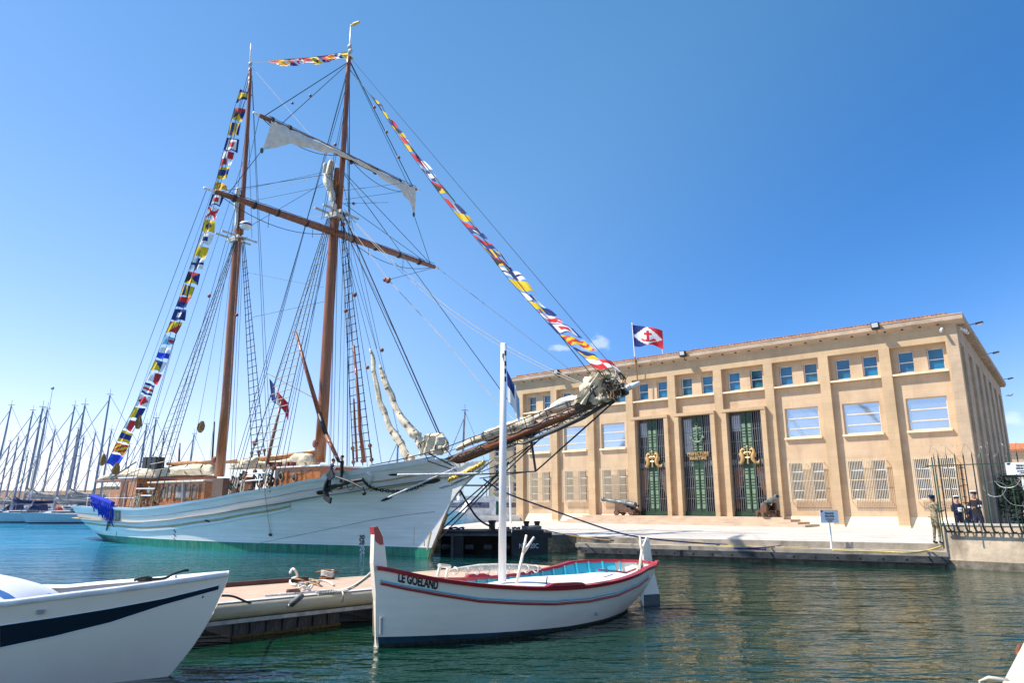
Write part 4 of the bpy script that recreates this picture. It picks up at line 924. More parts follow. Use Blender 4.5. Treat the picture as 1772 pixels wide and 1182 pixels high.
rope([SP(672,484,-.3),SP(770,590,-.2),SP(862,700,0),SP(905,742,0)],.018,mat('cream rope',(.55,.48,.36),.9),'loose_sheet')
rope([SP(594,376,.1),SP(672,484,-.3)],.014,rope_w,'loose_sheet')
for px,py,y,r in ((672,485,-.35,.16),(666,484,-.3,.11),(612,352,.3,.08),(580,250,0,.1),(537,165,0,.09),(506,178,0,.08),(648,185,.05,.08),(669,228,.05,.08),(690,272,.05,.08),(594,388,.1,.12),(636,636,.0,.1),(661,606,0,.1),(546,768,-.6,.22),(441,767,-2.2,.16),(370,796,-.6,.2),(475,745,-1.6,.14),(362,512,-2,.12),(410,545,-1,.1),(614,510,1.4,.14),(598,538,1,.12)):
    p = SP(px,py,y); b = MB(SF); b.lathe(p-Vector((0,.07,0)),p+Vector((0,.07,0)),[(0,r*.7),(.3,r),(.7,r),(1,r*.7)],10); b.build('block', mat('red brown block',(.24,.06,.03),.5) if 'red brown block' not in bpy.data.materials else bpy.data.materials['red brown block'], TS, smooth=True)
bmat = mat('baggywrinkle',(.24,.15,.06),1,var=.5,scale=20,bump=1)
for px,py,y,h in ((240,731,-1.4,.42),(178,796,-.6,.4),(201,811,-.8,.4),(348,739,0,.35)):
    p = SP(px,py,y); b = MB(SF); b.tube([p+Vector((.10,0,h)),p+Vector((.03,0,h*.3)),p+Vector((-.04,0,-h*.4)),p+Vector((-.08,0,-h))],[.06,.17,.19,.08],10,True,.7,px); b.build('chafing_tuft', bmat, TS)
# derrick boom, boathook spars, pin-rail clutter
mast('cargo_boom', [(512,575,-.9,.07),(530,640,-.8,.10),(552,715,-.7,.12)], spar_m, 10); mast('cargo_boom', [(552,715,-.7,.125),(564,752,-.7,.125)], black_m, 10); mast('cargo_boom', [(564,752,-.7,.12),(586,798,-.7,.09)], spar_m, 10)
mast('pole', [(612,598,1.6,.07),(621,700,1.5,.09),(623,745,1.5,.10),(631,800,1.5,.09)], spar_m, 10); mast('pole', [(612,690,1.2,.05),(618,800,1.2,.06)], spar_m, 8)
mast('pole', [(487,695,-1.6,.06),(468,775,-1.6,.09),(455,838,-1.6,.09)], spar_m, 10); mast('pole', [(371,730,1.2,.05),(367,800,1.2,.06)], black_m, 8); mast('pole', [(311,767,2.0,.06),(309,815,2.0,.07)], teak_d, 8)
random.seed(5)
coil_m = [rope_w, mat('tan rope',(.34,.22,.11),.9,var=.3,scale=20), rope_d]
for i in range(46):
    px = random.choice([random.uniform(228,276),random.uniform(398,476)]); 
    base = lerp(880,876,(px-228)/48) if px < 300 else lerp(858,846,(px-398)/78)
    py = base-random.uniform(4,34); p = SP(px,py,-random.uniform(2.6,3.1)); b = MB(SF); r_ = random.uniform(.10,.18); h = random.uniform(.16,.34)
    b.tube([p+Vector((r_*math.cos(a)*.7,.03*math.sin(a*3),h*math.sin(a))) for a in [2*math.pi*k/12 for k in range(13)]],.035,5,False); b.build('rope_coil', coil_m[i%3], TS)
for px0,px1,py0,py1 in ((240,262,858,858),(236,268,846,846),(428,470,821,818),(415,455,834,830)):
    b = MB(SF); b.tube([SP(px0,py0,-3.0),SP(px1,py1,-3.0)],.035,5); b.build('sheer_pole', rail_m, TS)
for k in range(14):
    px = lerp(150,232,k/13); b = MB(SF); p = SP(px,876,-2.0 if px > 165 else -1.3); b.tube([p-Vector((0,0,.3)),p+Vector((0,0,.75))],.022,5); b.build('stanchion', rail_m, TS) if k%2 == 0 else None
b = MB(SF); b.tube([SP(lerp(150,232,k/8),862,-2.0 if k > 1 else -1.4) for k in range(9)],.018,5); b.build('stern_rail', rail_m, TS)
house(187,203,(850,846),877,-1.1,1.1,'wheel_box',False)
# yawl gear: gallows with blue lashings
for a,c in (((245,800),(262,793)),((192,828),(235,800)),((262,793),(268,812))): rope([SP(*a,-.5),SP(*c,-.5)],.05,mat('slate blue tube',(.05,.09,.16),.5) if 'slate blue tube' not in bpy.data.materials else bpy.data.materials['slate blue tube'],'davit')
for px in (258,266,274):
    p = SP(px,800,-.6); b = MB(SF); b.box(p.x-.25,p.x+.2,-.9,-.3,p.z-.4,p.z+.3); b.build('gear_box', black_m, TS)
# anchor hung outboard under the forecastle
AN = empty('anchor', SF@Matrix.Translation(SP(600,850,-2.8)), 'black admiralty pattern anchor lashed outboard of the white schooner forecastle', 'anchor')
b = MB(SF); A = lambda u,v,o=0.0: SP(u,v,-2.75-o)
b.tube([A(566,846,.2),A(585,840,.2),A(606,834,.2),A(628,830,.1)],[.12,.10,.09,.08],8); b.build('shank', black_m, AN)
b = MB(SF); b.tube([A(570,823,.5),A(565,838,.35),A(563,848,.25),A(566,860,.2),A(572,866,.2)],[.06,.11,.13,.10,.05],8); b.build('arms', black_m, AN, smooth=True)
b = MB(SF); b.extr([A(566,822,.5),A(576,812,.6),A(580,825,.6),A(572,832,.5)],Vector((0,-.08,0))); b.build('fluke', black_m, AN); b = MB(SF); b.extr([A(561,857,.2),A(575,862,.2),A(573,872,.2),A(563,865,.2)],Vector((0,-.10,0))); b.build('fluke', black_m, AN)
b = MB(SF); b.tube([A(580,825,.35),A(604,833,.3),A(628,845,.2),A(631,853,.2)],[.045,.06,.055,.05],7); b.ball(A(630,854,.2),.09,8,6); b.build('stock', black_m, AN)
b = MB(SF); p = A(607,840,.2); b.tube([p+Vector((.22*math.cos(a),0,.2*math.sin(a))) for a in [2*math.pi*k/14 for k in range(15)]],.018,5,False); b.build('ring', black_m, AN)
ch = [(628,829),(640,842),(655,848),(680,851),(700,850),(720,845),(746,834)]
CH = empty('anchor_chain', SF@Matrix.Translation(SP(680,850,-2.0)), 'dark anchor chain drooping along the white bow from the anchor to the hawse hole', 'chain')
P = []
for (a,c),(e,g) in zip(ch,ch[1:]):
    for k in range(5): u,z,_ = HS.pix(lerp(a,e,k/5),lerp(c,g,k/5)); P.append(HS.P(u,z,-1,.07))
b = MB(SF); link = mat('chain iron',(.05,.035,.03),.7,var=.6,scale=10)
for i in range(len(P)-1):
    d = (P[i+1]-P[i]); c = (P[i]+P[i+1])/2; s_ = d.normalized().cross(Vector((0,1,0))) if i%2 else Vector((0,1,0)); L_ = d.length*.62
    b.tube([c+d.normalized()*(L_*math.cos(a))+s_*(.06*math.sin(a)) for a in [2*math.pi*k/8 for k in range(9)]],.024,5,False)
b.build('links', link, CH)
# mooring warps through the bow
def warp(nm, pts, r, m, lab, cat='mooring rope', group=None, seg=14):
    P = [Vector(p) for p in pts]
    if len(P) == 3 and P[1].length < 0: pass
    Q = []
    for i in range(len(P)-1):
        for k in range(seg):
            t = k/seg; p0 = P[max(i-1,0)]; p1 = P[i]; p2 = P[i+1]; p3 = P[min(i+2,len(P)-1)]
            Q.append(.5*((2*p1)+(p2-p0)*t+(2*p0-5*p1+4*p2-p3)*t*t+(3*p1-p0-3*p2+p3)*t**3))
    Q.append(P[-1]); b = MB(); b.tube(Q,r,7); return b.build(nm, m, smooth=True, label=lab, cat=cat, group=group)
w1 = lambda u,v,y: SF@SP(u,v,y)
tw = mat('twisted white rope',(.62,.60,.58),.9,var=.35,scale=14)
navyr = mat('navy rope', (.015,.03,.11), .8, var=.5, scale=8)
warp('bow_line', [w1(688,822,-2.0), w1(760,821,-1.3), w1(835,820,-.5)], .05, tw, 'white twisted rope stretched level along the schooner bow from a black eye')
warp('bow_line', [w1(672,861,-1.9), w1(720,840,-1.6), w1(785,812,-.9)], .04, tw, 'white twisted rope running diagonally up the schooner bow across the chain')
for c_,px in ((0,(680,822)),(0,(667,864))): oval(px[0]+3,px[1],.26,.07,black_m,'rope_eye',.03,.0 if px[1] < 850 else .45)
rope([SP(460,792,-3.0),HS.P(*HS.pix(461,845)[:2],-1,.12),HS.P(*HS.pix(464,885)[:2],-1,.06),HS.P(*HS.pix(469,925)[:2],-1,.04)],.018,rope_w,'hanging_line')

# blue rope fringe over the stern rail
t = empty('rope_fringe', SF@Matrix.Translation(SP(180,868,-2.0)), 'bright blue rope fringe fender draped over the white stern rail', 'fender')
random.seed(3); ub = mat('bright blue rope', (.006,.03,.42), .85, var=.5, scale=9)
b = MB(SF)
for k in range(54):
    f = k/53; px = lerp(163,197,f)+random.uniform(-1.5,1.5); py = lerp(862,880,f); ln = random.uniform(9,27)*(.8+.35*f); P = []
    for j in range(5):
        u,z,_ = HS.pix(px+random.uniform(-1,1)*j*.35, py+2+ln*j/4); P.append(HS.P(u,z,-1,.10+.08*random.random()-.01*j))
    P = [P[0]+Vector((0,.2,.16)),P[0]+Vector((0,0,.17))]+P
    b.tube(P,[.04,.045,.05,.05,.045,.04,.015],5)
b.build('fringe', ub, t)
b = MB(SF); b.tube([HS.P(*HS.pix(x,y)[:2],-1,.06)+Vector((0,0,.25)) for x,y in ((160,866),(172,870),(184,875),(196,880))],.14,7,True,.4,3.3); b.build('core', ub, t)
b = MB(SF); b.tube([HS.P(*HS.pix(x,y)[:2],-1,.12) for x,y in ((196,881),(194,895),(190,908),(188,918))],.05,6); b.build('hanging_end', mat('mauve rope',(.30,.10,.12),.9,var=.4), t)
b = MB(SF); patch_ = [[HS.P(*HS.pix(x,y)[:2],-1,.03) for x in (200,204,208)] for y in (884,893,903)]; b.grid(patch_); b.build('gangport', mat('grey gangway post',(.22,.19,.15),.7,var=.3), TS)
b = MB(SF); b.grid([[HS.P(*HS.pix(x,y)[:2],-1,.035) for x in (206.2,208.6)] for y in (884,893,903)]); b.build('gangport_gap', dark_in, TS)
# ---------------------------------------------------------------- signal flags
FM = {'y':mat('flag yellow',(.80,.52,.01),.8,var=.06), 'b':mat('flag blue',(.008,.028,.18),.8,var=.15), 'r':mat('flag red',(.62,.02,.03),.8,var=.1), 'w':mat('flag white',(.78,.78,.78),.8,var=.03), 'k':mat('flag black',(.015,.015,.02),.8), 'o':mat('flag orange',(.75,.22,.02),.8,var=.08), 'u':mat('flag bright blue',(.01,.06,.62),.8,var=.1), 'l':mat('flag pale blue',(.30,.50,.68),.8)}
for m in FM.values():
    m.node_tree.nodes['Principled BSDF'].inputs['Transmission Weight'].default_value = 0
KEY = list(FM); FL = [FM[k] for k in KEY]
def H(*c): return lambda u,v: c[min(len(c)-1,int(v*len(c)))]
def V(*c): return lambda u,v: c[min(len(c)-1,int(u*len(c)))]
PT = {
 'plain yellow': lambda u,v:'y', 'plain blue': lambda u,v:'u',
 'yellow with blue top and bottom': H('b','y','y','b'), 'blue and yellow vertical striped': V('y','b','y','b','y','b'),
 'four-triangle blue red and yellow': lambda u,v: ('r' if v < .5 else 'y') if abs(v-.5) > abs(u-.5) and u < 9 else ('b' if u > .5 else 'k') ,
 'red square with white and blue border': lambda u,v: 'r' if .3<u<.72 and .3<v<.7 else ('w' if .13<u<.88 and .13<v<.87 else 'b'),
 'red and white quartered': lambda u,v: 'r' if (u<.5)!=(v<.5) else 'w',
 'yellow with broad blue middle': H('y','b','b','y'), 'orange and yellow diagonal striped': lambda u,v: 'o' if int((u+v)*4.2)%2 else 'y',
 'red diagonal cross on white': lambda u,v: 'r' if abs(u-v)<.13 or abs(u+v-1)<.13 else 'w',
 'yellow with black circle': lambda u,v: 'k' if (u-.5)**2+(v-.5)**2<.075 else 'y',
 'white with blue square': lambda u,v: 'b' if .3<u<.72 and .3<v<.7 else 'w',
 'blue cross on white': lambda u,v: 'b' if abs(u-.5)<.12 or abs(v-.5)<.14 else 'w',
 'blue over red': H('b','r'), 'red over blue': H('r','b'), 'blue with white square': lambda u,v: 'w' if .3<u<.72 and .3<v<.7 else 'b',
 'red and yellow diagonal halved': lambda u,v: 'r' if u+v > 1.15 else ('r' if u+v<.35 else 'y'),
 'pale blue with red spot': lambda u,v: 'r' if (u-.6)**2+(v-.5)**2<.04 else 'l',
 'white over bright blue': H('w','u'), 'yellow and blue with white edge': lambda u,v: 'w' if u>.75 else ('b' if u>v else 'y'),
 'white and red vertical halved': V('w','r'), 'blue white and red striped': H('b','w','r','w','b'), 'red diamond on white': lambda u,v: 'r' if abs(u-.5)+abs(v-.5)<.46 else 'w',
 'yellow and blue vertical halved': V('y','b'), 'red and white banded': V('w','r','r','w'), 'navy and white chequered': lambda u,v: 'b' if (int(u*3)+int(v*3))%2 else 'w',
 'red with white tip': V('r','r','w'), 'blue and yellow vertical halved': V('b','y'), 'blue over yellow': H('b','y'), 'red white and navy': V('r','w','b'), 'yellow and red diagonal striped': lambda u,v: 'r' if int((u+v)*4)%2 else 'y',
 'white with blue middle': V('w','b','w'), 'plain red': lambda u,v:'r', 'yellow with red edge': V('y','y','r')}
def flag_mesh(b, p0, hv, fv, pat, taper=1.0, n=14, m=10, wave=.10, ph=0.0):
    hv = Vector(hv); fv = Vector(fv); nrm = fv.cross(hv).normalized(); G = []
    for j in range(m+1):
        row = []
        for i in range(n+1):
            u = i/n; v = j/m; vv = .5+(v-.5)*lerp(1,taper,u); d = wave*u**.7*(math.sin(u*6.5+ph+v*1.5)+.45*math.sin(u*12+ph*2-v*2.2))
            row.append(Vector(p0)+hv*vv+fv*(u*(1-.05*abs(math.sin(ph))))+nrm*d*fv.length+Vector((0,0,-.10*u*u*fv.length-.05*math.sin(u*7+ph)*fv.length*(v))))
        G.append(row)
    i0 = len(b.f); b.grid(G)
    for j in range(m):
        for i in range(n): b.m[i0+j*n+i] = KEY.index(pat((i+.5)/n,(j+.5)/m))
SH = {'plain yellow':'plain yellow','plain blue':'blue','yellow with blue top and bottom':'yellow-and-blue pennant','blue and yellow vertical striped':'vertically striped','four-triangle blue red and yellow':'four-triangle','red square with white and blue border':'red-square','red and white quartered':'quartered','yellow with broad blue middle':'blue-middled','orange and yellow diagonal striped':'orange-striped','red diagonal cross on white':'red-cross','yellow with black circle':'black-circle','white with blue square':'blue-square','blue cross on white':'blue-cross','red over blue':'red-over-blue','blue with white square':'white-square','red and yellow diagonal halved':'diagonal-halved','pale blue with red spot':'pale blue','white over bright blue':'white-over-blue','yellow and blue with white edge':'white-edged','white and red vertical halved':'white-and-red','blue white and red striped':'tricolour-striped','red diamond on white':'red-diamond','yellow and blue vertical halved':'yellow-blue halved','red and white banded':'red-and-white banded','navy and white chequered':'chequered','red with white tip':'white-tipped','blue over yellow':'blue-over-yellow','red white and navy':'red-white-navy','yellow and red diagonal striped':'yellow-red striped','white with blue middle':'white-blue','plain red':'plain red','yellow with red edge':'red-edged'}
USED = set()
def flag_string(where, names, px, y, w, W, grp, first, scale=1.0, hs=.86, inbetween='below'):
    P = [SF@SP(u,v,y) for u,v in px]; prev = None
    for i,nm in enumerate(names):
        if i >= len(P)-1: break
        a = P[i]; c = P[i+1]; d = (c-a); L_ = min(d.length*hs,.95*scale); hv = d.normalized()*L_
        tp = .35 if nm in ('yellow with blue top and bottom',) and i == 0 else (.45 if 'pale' in nm or nm in ('orange and yellow diagonal striped','blue white and red striped','plain blue','yellow with broad blue middle') and i%3 == 0 else 1)
        Wv = (Vector(W).normalized() if where != 'bow line' else Vector((.86,-.25,lerp(-.78,-.16,(i/23)**.8))).normalized())*w*scale*(1.25 if nm == 'plain blue' else 1)*(.9+.2*random.random()); Wv.z += random.uniform(-.12,.12)*w
        b = MB(); flag_mesh(b, a+d*.03, hv, Wv, PT[nm], tp, ph=i*1.9+random.random(), wave=.09)
        lab = f'{nm} signal flag {first}' if prev is None else f'{nm} flag on {where}, {inbetween} the {SH[prev]} one'
        if lab in USED: lab = f'{nm} flag lower on {where}, {inbetween} the {SH[prev]} one'
        USED.add(lab)
        b.build('signal_flag', FL, origin=a, smooth=True, label=lab, cat='signal flag', group=grp); prev = nm
    r = MB(); r.tube(P,.014,5); r.build('flag_line', rope_d, label=f'thin dark rope carrying the signal flags of the {where}', cat='rope')
random.seed(11)
st_names = ['yellow with blue top and bottom','four-triangle blue red and yellow','blue and yellow vertical striped','red square with white and blue border','red and white quartered','yellow with broad blue middle','orange and yellow diagonal striped','red square with white and blue border','red diagonal cross on white','yellow with black circle','white with blue square','plain yellow','blue cross on white','four-triangle blue red and yellow','blue and yellow vertical striped','red over blue','blue with white square','red and yellow diagonal halved','pale blue with red spot','white over bright blue','yellow and blue with white edge','white and red vertical halved','blue white and red striped','red diamond on white','yellow and blue vertical halved','red and white banded','yellow with broad blue middle','yellow and red diagonal striped','plain blue']
st_px = [(416,153),(406,186),(399,211),(393,237),(386,262),(380,289),(374,313),(368,335),(361,357),(354,379),(348,403),(341,425),(334,446),(326,469),(318,491),(311,513),(303,534),(295,556),(286,578),(277,600),(269,622),(260,642),(252,661),(243,682),(233,704),(222,725),(212,744),(202,765),(193,784),(182,806)]
flag_string('stern line', st_names, st_px, 0, 1.04, (.93,-.30,-.13), 'signal flags on the stern line', 'topping the stern line')
bo_names = ['yellow with blue top and bottom','yellow with red edge','blue over yellow','red and white banded','yellow and blue vertical halved','red with white tip','navy and white chequered','four-triangle blue red and yellow','red white and navy','plain yellow','plain red','blue with white square','red over blue','blue and yellow vertical striped','four-triangle blue red and yellow','blue cross on white','plain yellow','white with blue middle','yellow and blue vertical halved','red diagonal cross on white','red square with white and blue border','yellow and red diagonal striped','blue over yellow','red and white quartered']
bo_px = [(642,163),(659,189),(671,207),(686,230),(696,245),(709,263),(724,284),(743,311),(766,341),(784,364),(797,381),(806,392),(818,406),(833,424),(848,441),(863,461),(878,481),(899,504),(913,520),(930,538),(947,558),(968,579),(990,600),(1011,620),(1032,640)]
flag_string('bow line', bo_names, bo_px, 0, 1.05, (.93,-.28,-.16), 'signal flags on the bow line', 'topping the bow line', hs=.80)
tp_names = ['plain yellow','navy and white chequered','yellow and red diagonal striped','red over blue','yellow with black circle','red with white tip','red diagonal cross on white','four-triangle blue red and yellow','orange and yellow diagonal striped','red and white banded']
tp_px = [(600,89),(588,91),(574,93),(561,96),(548,97),(534,99),(520,100),(505,101),(490,102),(475,103),(461,103)]
flag_string('masthead line', tp_names, tp_px, .05, .85, (.55,-.35,-.62), 'signal flags on the line between the mastheads', 'beside the fore masthead', .95, 1.0, 'left of')
# national ensign of the building, French colours with lozenge and anchor
def lozenge(u,v):
    if abs(u-.5)/.5+abs(v-.5)/.5 < 1:
        if (abs(u-.52)<.05 and .22<v<.80) or (abs(v-.40)<.06 and abs(u-.52)<.14) or (abs((u-.52)**2*5+(v-.55)**2*5-.28)<.10 and v>.62): return 'r'
        return 'w'
    return 'b' if u < .42 else 'r'
pf = PF@Vector((-.12,-.05,16.93)); b = MB(); flag_mesh(b, pf, (0.03,0,-1.75), Vector((2.35,-.9,-.30)), lozenge, .85, 34, 24, .06, .4)
b.build('prefecture_flag', FL, origin=pf, smooth=True, label='French flag with white lozenge and red anchor flying above the roof edge', cat='flag')
# ensign in the schooner rigging
tric = lambda u,v: 'b' if u<.36 else ('w' if u<.5 else 'r')
p = w1(466,655,-.8); b = MB(); flag_mesh(b, p, (.25,-.1,-1.15), Vector((1.15,-.3,-1.15)), tric, .8, 18, 10, .09, 1.2)
b.build('ensign', FL, origin=p, smooth=True, label='crumpled French tricolour hanging in the fore rigging of the schooner', cat='flag')
b = MB(); b.tube([w1(462,645,-.8),w1(546,690,-.5)],.035,6); b.build('flag_gaff', bpy.data.materials['slate blue tube'], label='thin slate gaff holding the tricolour between the two masts', cat='spar')
# ---------------------------------------------------------------- small white and red boat in front
def patch(H_, mb, top, bot, off=.012, side=-1, seg=8):
    rows = [[],[]]
    for r,pts in enumerate((top,bot)):
        for (a,c),(e,g) in zip(pts,pts[1:]):
            for k in range(seg): u,z,_ = H_.pix(lerp(a,e,k/seg),lerp(c,g,k/seg),side); rows[r].append(H_.P(u,z,side,off))
        u,z,_ = H_.pix(*pts[-1],side); rows[r].append(H_.P(u,z,side,off))
    n = len(rows[0]); mb.grid([[rows[0][i].lerp(rows[1][i],j/3) for i in range(n)] for j in range(4)])
def line(H_, mb, pts, r, off=.0, side=-1, seg=8, n=6, mirror=True):
    P = []
    for (a,c),(e,g) in zip(pts,pts[1:]):
        for k in range(seg): u,z,_ = H_.pix(lerp(a,e,k/seg),lerp(c,g,k/seg),side); P.append(H_.P(u,z,side,off))
    u,z,_ = H_.pix(*pts[-1],side); P.append(H_.P(u,z,side,off)); mb.tube(P,r,n)
    if mirror: mb.tube([Vector((p.x,-p.y,p.z)) for p in P],r,n)
def off_hull(H_, px, py, off, side):
    u,z,_ = H_.pix(px,py,side); e = .01
    P0 = H_.P(u,z,side,off); T = (H_.P(u-e,z,side,off)-H_.P(u+e,z,side,off)).normalized(); Uv = (H_.P(u,z+.03,side,off)-H_.P(u,z-.03,side,off)).normalized(); return P0,T,Uv
G0 = onz(650,1121,0); GM = frame((G0.x,G0.y,0), 223)
GB = empty('fishing_boat', GM@Matrix.Translation((-3.4,0,0)), 'small white wooden boat with red rails, tall stem post and white mast', 'boat')
gp = lambda u,v,y=0.0: trace(GM,u,v,y,1)
GH = Hull(GM, [(-.6,-.25),(0,0),(.6,.06),(1.4,.10)], [(-.6,-5.6),(0,-6.45),(.25,-6.75),(.6,-7.02),(1.2,-7.12)], [(0,1.25),(.5,.95),(1,1.0)],
          [(0,.04),(.06,.22),(.15,.45),(.3,.78),(.5,.95),(.7,.86),(.85,.55),(.94,.26),(1,.04)], [(0,.05),(.05,.30),(.12,.56),(.25,.88),(.45,1.20),(.65,1.24),(.82,1.10),(.92,.84),(.98,.46),(1,.10)], -.55, .8, .7)
g_rail = [(656,982),(700,991),(760,1003),(830,1012),(900,1017),(960,1018),(1020,1014),(1070,1005),(1105,993),(1122,983)]
for _ in range(5):
    sh = tab([GH.pix(*p,1)[:2] for p in g_rail]); q = [sh[0]]
    for s_ in sh[1:]:
        if s_[0]-q[-1][0] > .01: q.append(s_)
    GH.sheer = q+[(1.0,q[-1][1]+.01)]
gwhite = mat('boat white paint', (.90,.77,.61), .32, var=.04, scale=1.5, bump=.15, bscale=2.2, stretch=(.5,1,5), streak=((.76,.64,.50),.4,(.8,.8,2.5),.58), coat=.2)
gred = mat('boat red paint', (.36,.012,.022), .35, var=.15, scale=4, coat=.3, bump=.1)
gblue = mat('boat pale blue line', (.16,.45,.52), .4, var=.08)
gnavy = mat('boat antifoul blue', (.004,.040,.062), .5, var=.4, scale=5, bump=.3)
gblk = mat('weedy waterline', (.022,.020,.012), .9, var=.7, scale=14, bump=1, bscale=30)
teal = mat('turquoise inner paint', (.06,.47,.56), .45, var=.08, scale=3)
b = MB(GM); NZ = lambda u: [-.55,-.25,-.05,.05,lerp(.165,.056,min(1,u/.55)),.22]+[lerp(.22,GH.ZS(u),k/8) for k in range(1,9)]
for side in (-1,1):
    G = [[GH.P(i/70,NZ(i/70)[j],side) for i in range(71)] for j in range(14)]; b.grid(G if side > 0 else [r[::-1] for r in G])
for i,f in enumerate(b.f):
    r_ = (i%(13*70))//70; r_ = min(k%71 for k in f) if 0 else r_; b.m[i] = 2 if r_ < 3 else (1 if r_ == 3 else 0)
b.build('hull', [gwhite,gnavy,gblk], GB, smooth=True)
b = MB(GM)     # inner lining
for side in (-1,1): b.grid([[GH.P(i/50,GH.ZS(i/50)-z,side,-.05) for i in range(3,49)] for z in (0,.2,.42)])
b.build('inner_planking', teal, GB, smooth=True)
for side in (-1,1):
    for k in range(14):
        u = .40+.57*k/13; p = GH.P(u,GH.ZS(u)-.02,side,-.075); q = GH.P(u,GH.ZS(u)-.38,side,-.075); bb = MB(GM); bb.beam(p,q,.04,.03); bb.build('rib', teal, GB)
b = MB(GM)     # gunwale
for side in (-1,1):
    A_ = [[GH.P(i/80,GH.ZS(i/80)+dz,side,o) for i in range(81)] for o,dz in ((.045,-.045),(.05,.02),(-.09,.028),(-.09,-.03))]; b.grid(A_ if side > 0 else [r[::-1] for r in A_])
b.build('gunwale', gred, GB)
for (x0,x1,sd) in ((.40,.53,1),(.40,.50,-1),(.90,.955,1)):
    b = MB(GM); n = 8
    rows = [[GH.P(lerp(x0,x1,i/n),GH.ZS(lerp(x0,x1,i/n))+(.03 if dz == 0 else .03+.055*min(1,min(i,n-i)*.8)),sd,o) for i in range(n+1)] for o,dz in ((.03,0),(.02,1),(-.07,1),(-.08,0))]
    b.grid(rows); b.build('oar_pad', gred, GB)
gs = [(658,1010),(700,1019),(760,1030),(830,1041),(900,1045),(960,1046),(1020,1041),(1070,1030),(1105,1014),(1122,1001)]
b = MB(GM); line(GH,b,gs,.024,.008,1); b.build('rubbing_strake', gred, GB, smooth=True)
b = MB(GM); line(GH,b,[(x,y-5) for x,y in gs],.016,.0,1); b.build('blue_line', gblue, GB, smooth=True)
b = MB(GM)
for k in range(12):
    x = 880+k*19.5; y = interp(gs,x)-9; P0,T,Uv = off_hull(GH,x,y,.022,1); w_ = .085; b.quad(*[P0+T*(sx*w_)+Uv*(sy*.012) for sx,sy in ((-1,-1),(1,-1),(1,1),(-1,1))])
b.build('scupper_slots', rail_m, GB)
# stem post with red cap
sp_ = [(643,913),(657,915),(663,935),(668,985),(664,1112),(650,1121),(647,1040),(644,980)]
P = [gp(u,v,.0) for u,v in ((645,914),(655,914),(662,936),(668,992),(664,1115),(650,1121),(648,1040),(643,975))]
b = MB(GM); b.extr([p+Vector((0,-.055,0)) for p in P],(0,.11,0)); b.build('stem_post', gwhite, GB)
P = [gp(u,v,.0) for u,v in ((643,913),(650,911),(659,930),(660,943),(654,943),(646,936))]
b = MB(GM); b.extr([p+Vector((0,-.065,0)) for p in P],(0,.13,0)); b.build('stem_cap', gred, GB)
P0,T,Uv = off_hull(GH,658,1083,.02,1); b = MB(GM); b.tube([P0-Uv*.13,P0+Uv*.13],.03,8); b.build('stem_fitting', bpy.data.materials['grey fitting'], GB)
# name on the bow
u0,z0_,_ = GH.pix(724,1009,1); dz0 = GH.ZS(u0)-z0_
def name_pt(x,y,z):
    u = u0+x/7.1; return GH.P(u, GH.ZS(u)-dz0+y-.045, 1, .010)
b = MB(GM); text_mb(b,'LE GOELAND',.195,name_pt,.0,.009,.50); b.build('boat_name', mark_m, GB)
# rudder
P = [gp(u,v,0) for u,v in ((1106,936),(1121,933),(1128,985),(1139,1030),(1139,1060),(1113,1060),(1108,1040),(1118,1005),(1114,980))]
zc = [p.z for p in P]; b = MB(GM); b.extr([p+Vector((-.02,-.03,0)) for p in P],(0,.06,0)); b.build('rudder', gwhite, GB)
P = [gp(u,v,0) for u,v in ((1138.7,1028),(1140,1062),(1111.5,1062),(1111,1030))]; b = MB(GM); b.extr([p+Vector((-.02,-.034,0)) for p in P],(0,.068,0)); b.build('rudder_boot', gnavy, GB)
# deck, cover, mast, crutches
b = MB(GM)
b.grid([[Vector((GH.X(i/40,GH.ZS(i/40)), sd*max(.01,GH.B(i/40,GH.ZS(i/40))-.10), GH.ZS(i/40)-.13+.05*(1-abs(sd)))) for i in range(1,25)] for sd in (1,.5,0,-.5,-1)]); b.build('foredeck', gwhite, GB)
b = MB(GM); rows = []
for j in range(9):
    s_ = -1+2*j/8; rows.append([Vector((GH.X(u,.9), s_*max(.02,(GH.B(u,GH.ZS(u))-.16))*(.94 if s_>0 else .82), GH.ZS(u)-(.10 if u < .5 else lerp(.10,.26,(u-.5)/.35))+.20*(1-s_*s_)*math.sin(math.pi*min(1,(u-.36)/.5))**.5)) for u in [lerp(.365,.85,i/24) for i in range(25)]])
b.grid(rows); b.build('white_cover', mat('white tarpaulin',(.80,.80,.80),.5,var=.03,bump=.3,bscale=2.5), GB, smooth=True)
b = MB(GM); b.grid([[Vector((GH.X(u,.9), s_*max(.02,(GH.B(u,GH.ZS(u))-.12)), GH.ZS(u)-.26)) for u in [lerp(.80,.975,i/8) for i in range(9)]] for s_ in (1,0,-1)]); b.build('stern_sheets', mat('white locker',(.78,.79,.80),.5,var=.03), GB)
b = MB(GM); b.tube([gp(1035,987,.35),gp(1065,989,.2),gp(1083,992,.15),gp(1100,985,-.1)],.022,6); b.build('tiller', gred, GB)
mz = gp(869,1002,0); mt = gp(871.5,594,0)
b = MB(GM); b.tube([mz-Vector((0,0,.05)),mz.lerp(mt,.5),mt],[.078,.072,.060],4 if 0 else 12); b.build('mast', mat('white mast',(.80,.79,.77),.35,var=.04), GB, smooth=True)
for k,(py,c_) in enumerate(((612,0),(630,0),(643,0),(657,0))):
    p = gp(871,py,0); b = MB(GM); b.box(p.x-.02,p.x+.02,.052,.072,p.z-.05,p.z+.05); b.build('sheave_slot', black_m, GB)
b = MB(GM); p = gp(867.5,616,.02); b.ball(p+Vector((0,.05,0)),(.03,.02,.06),8,6); b.build('mast_block', bpy.data.materials['grey fitting'], GB)
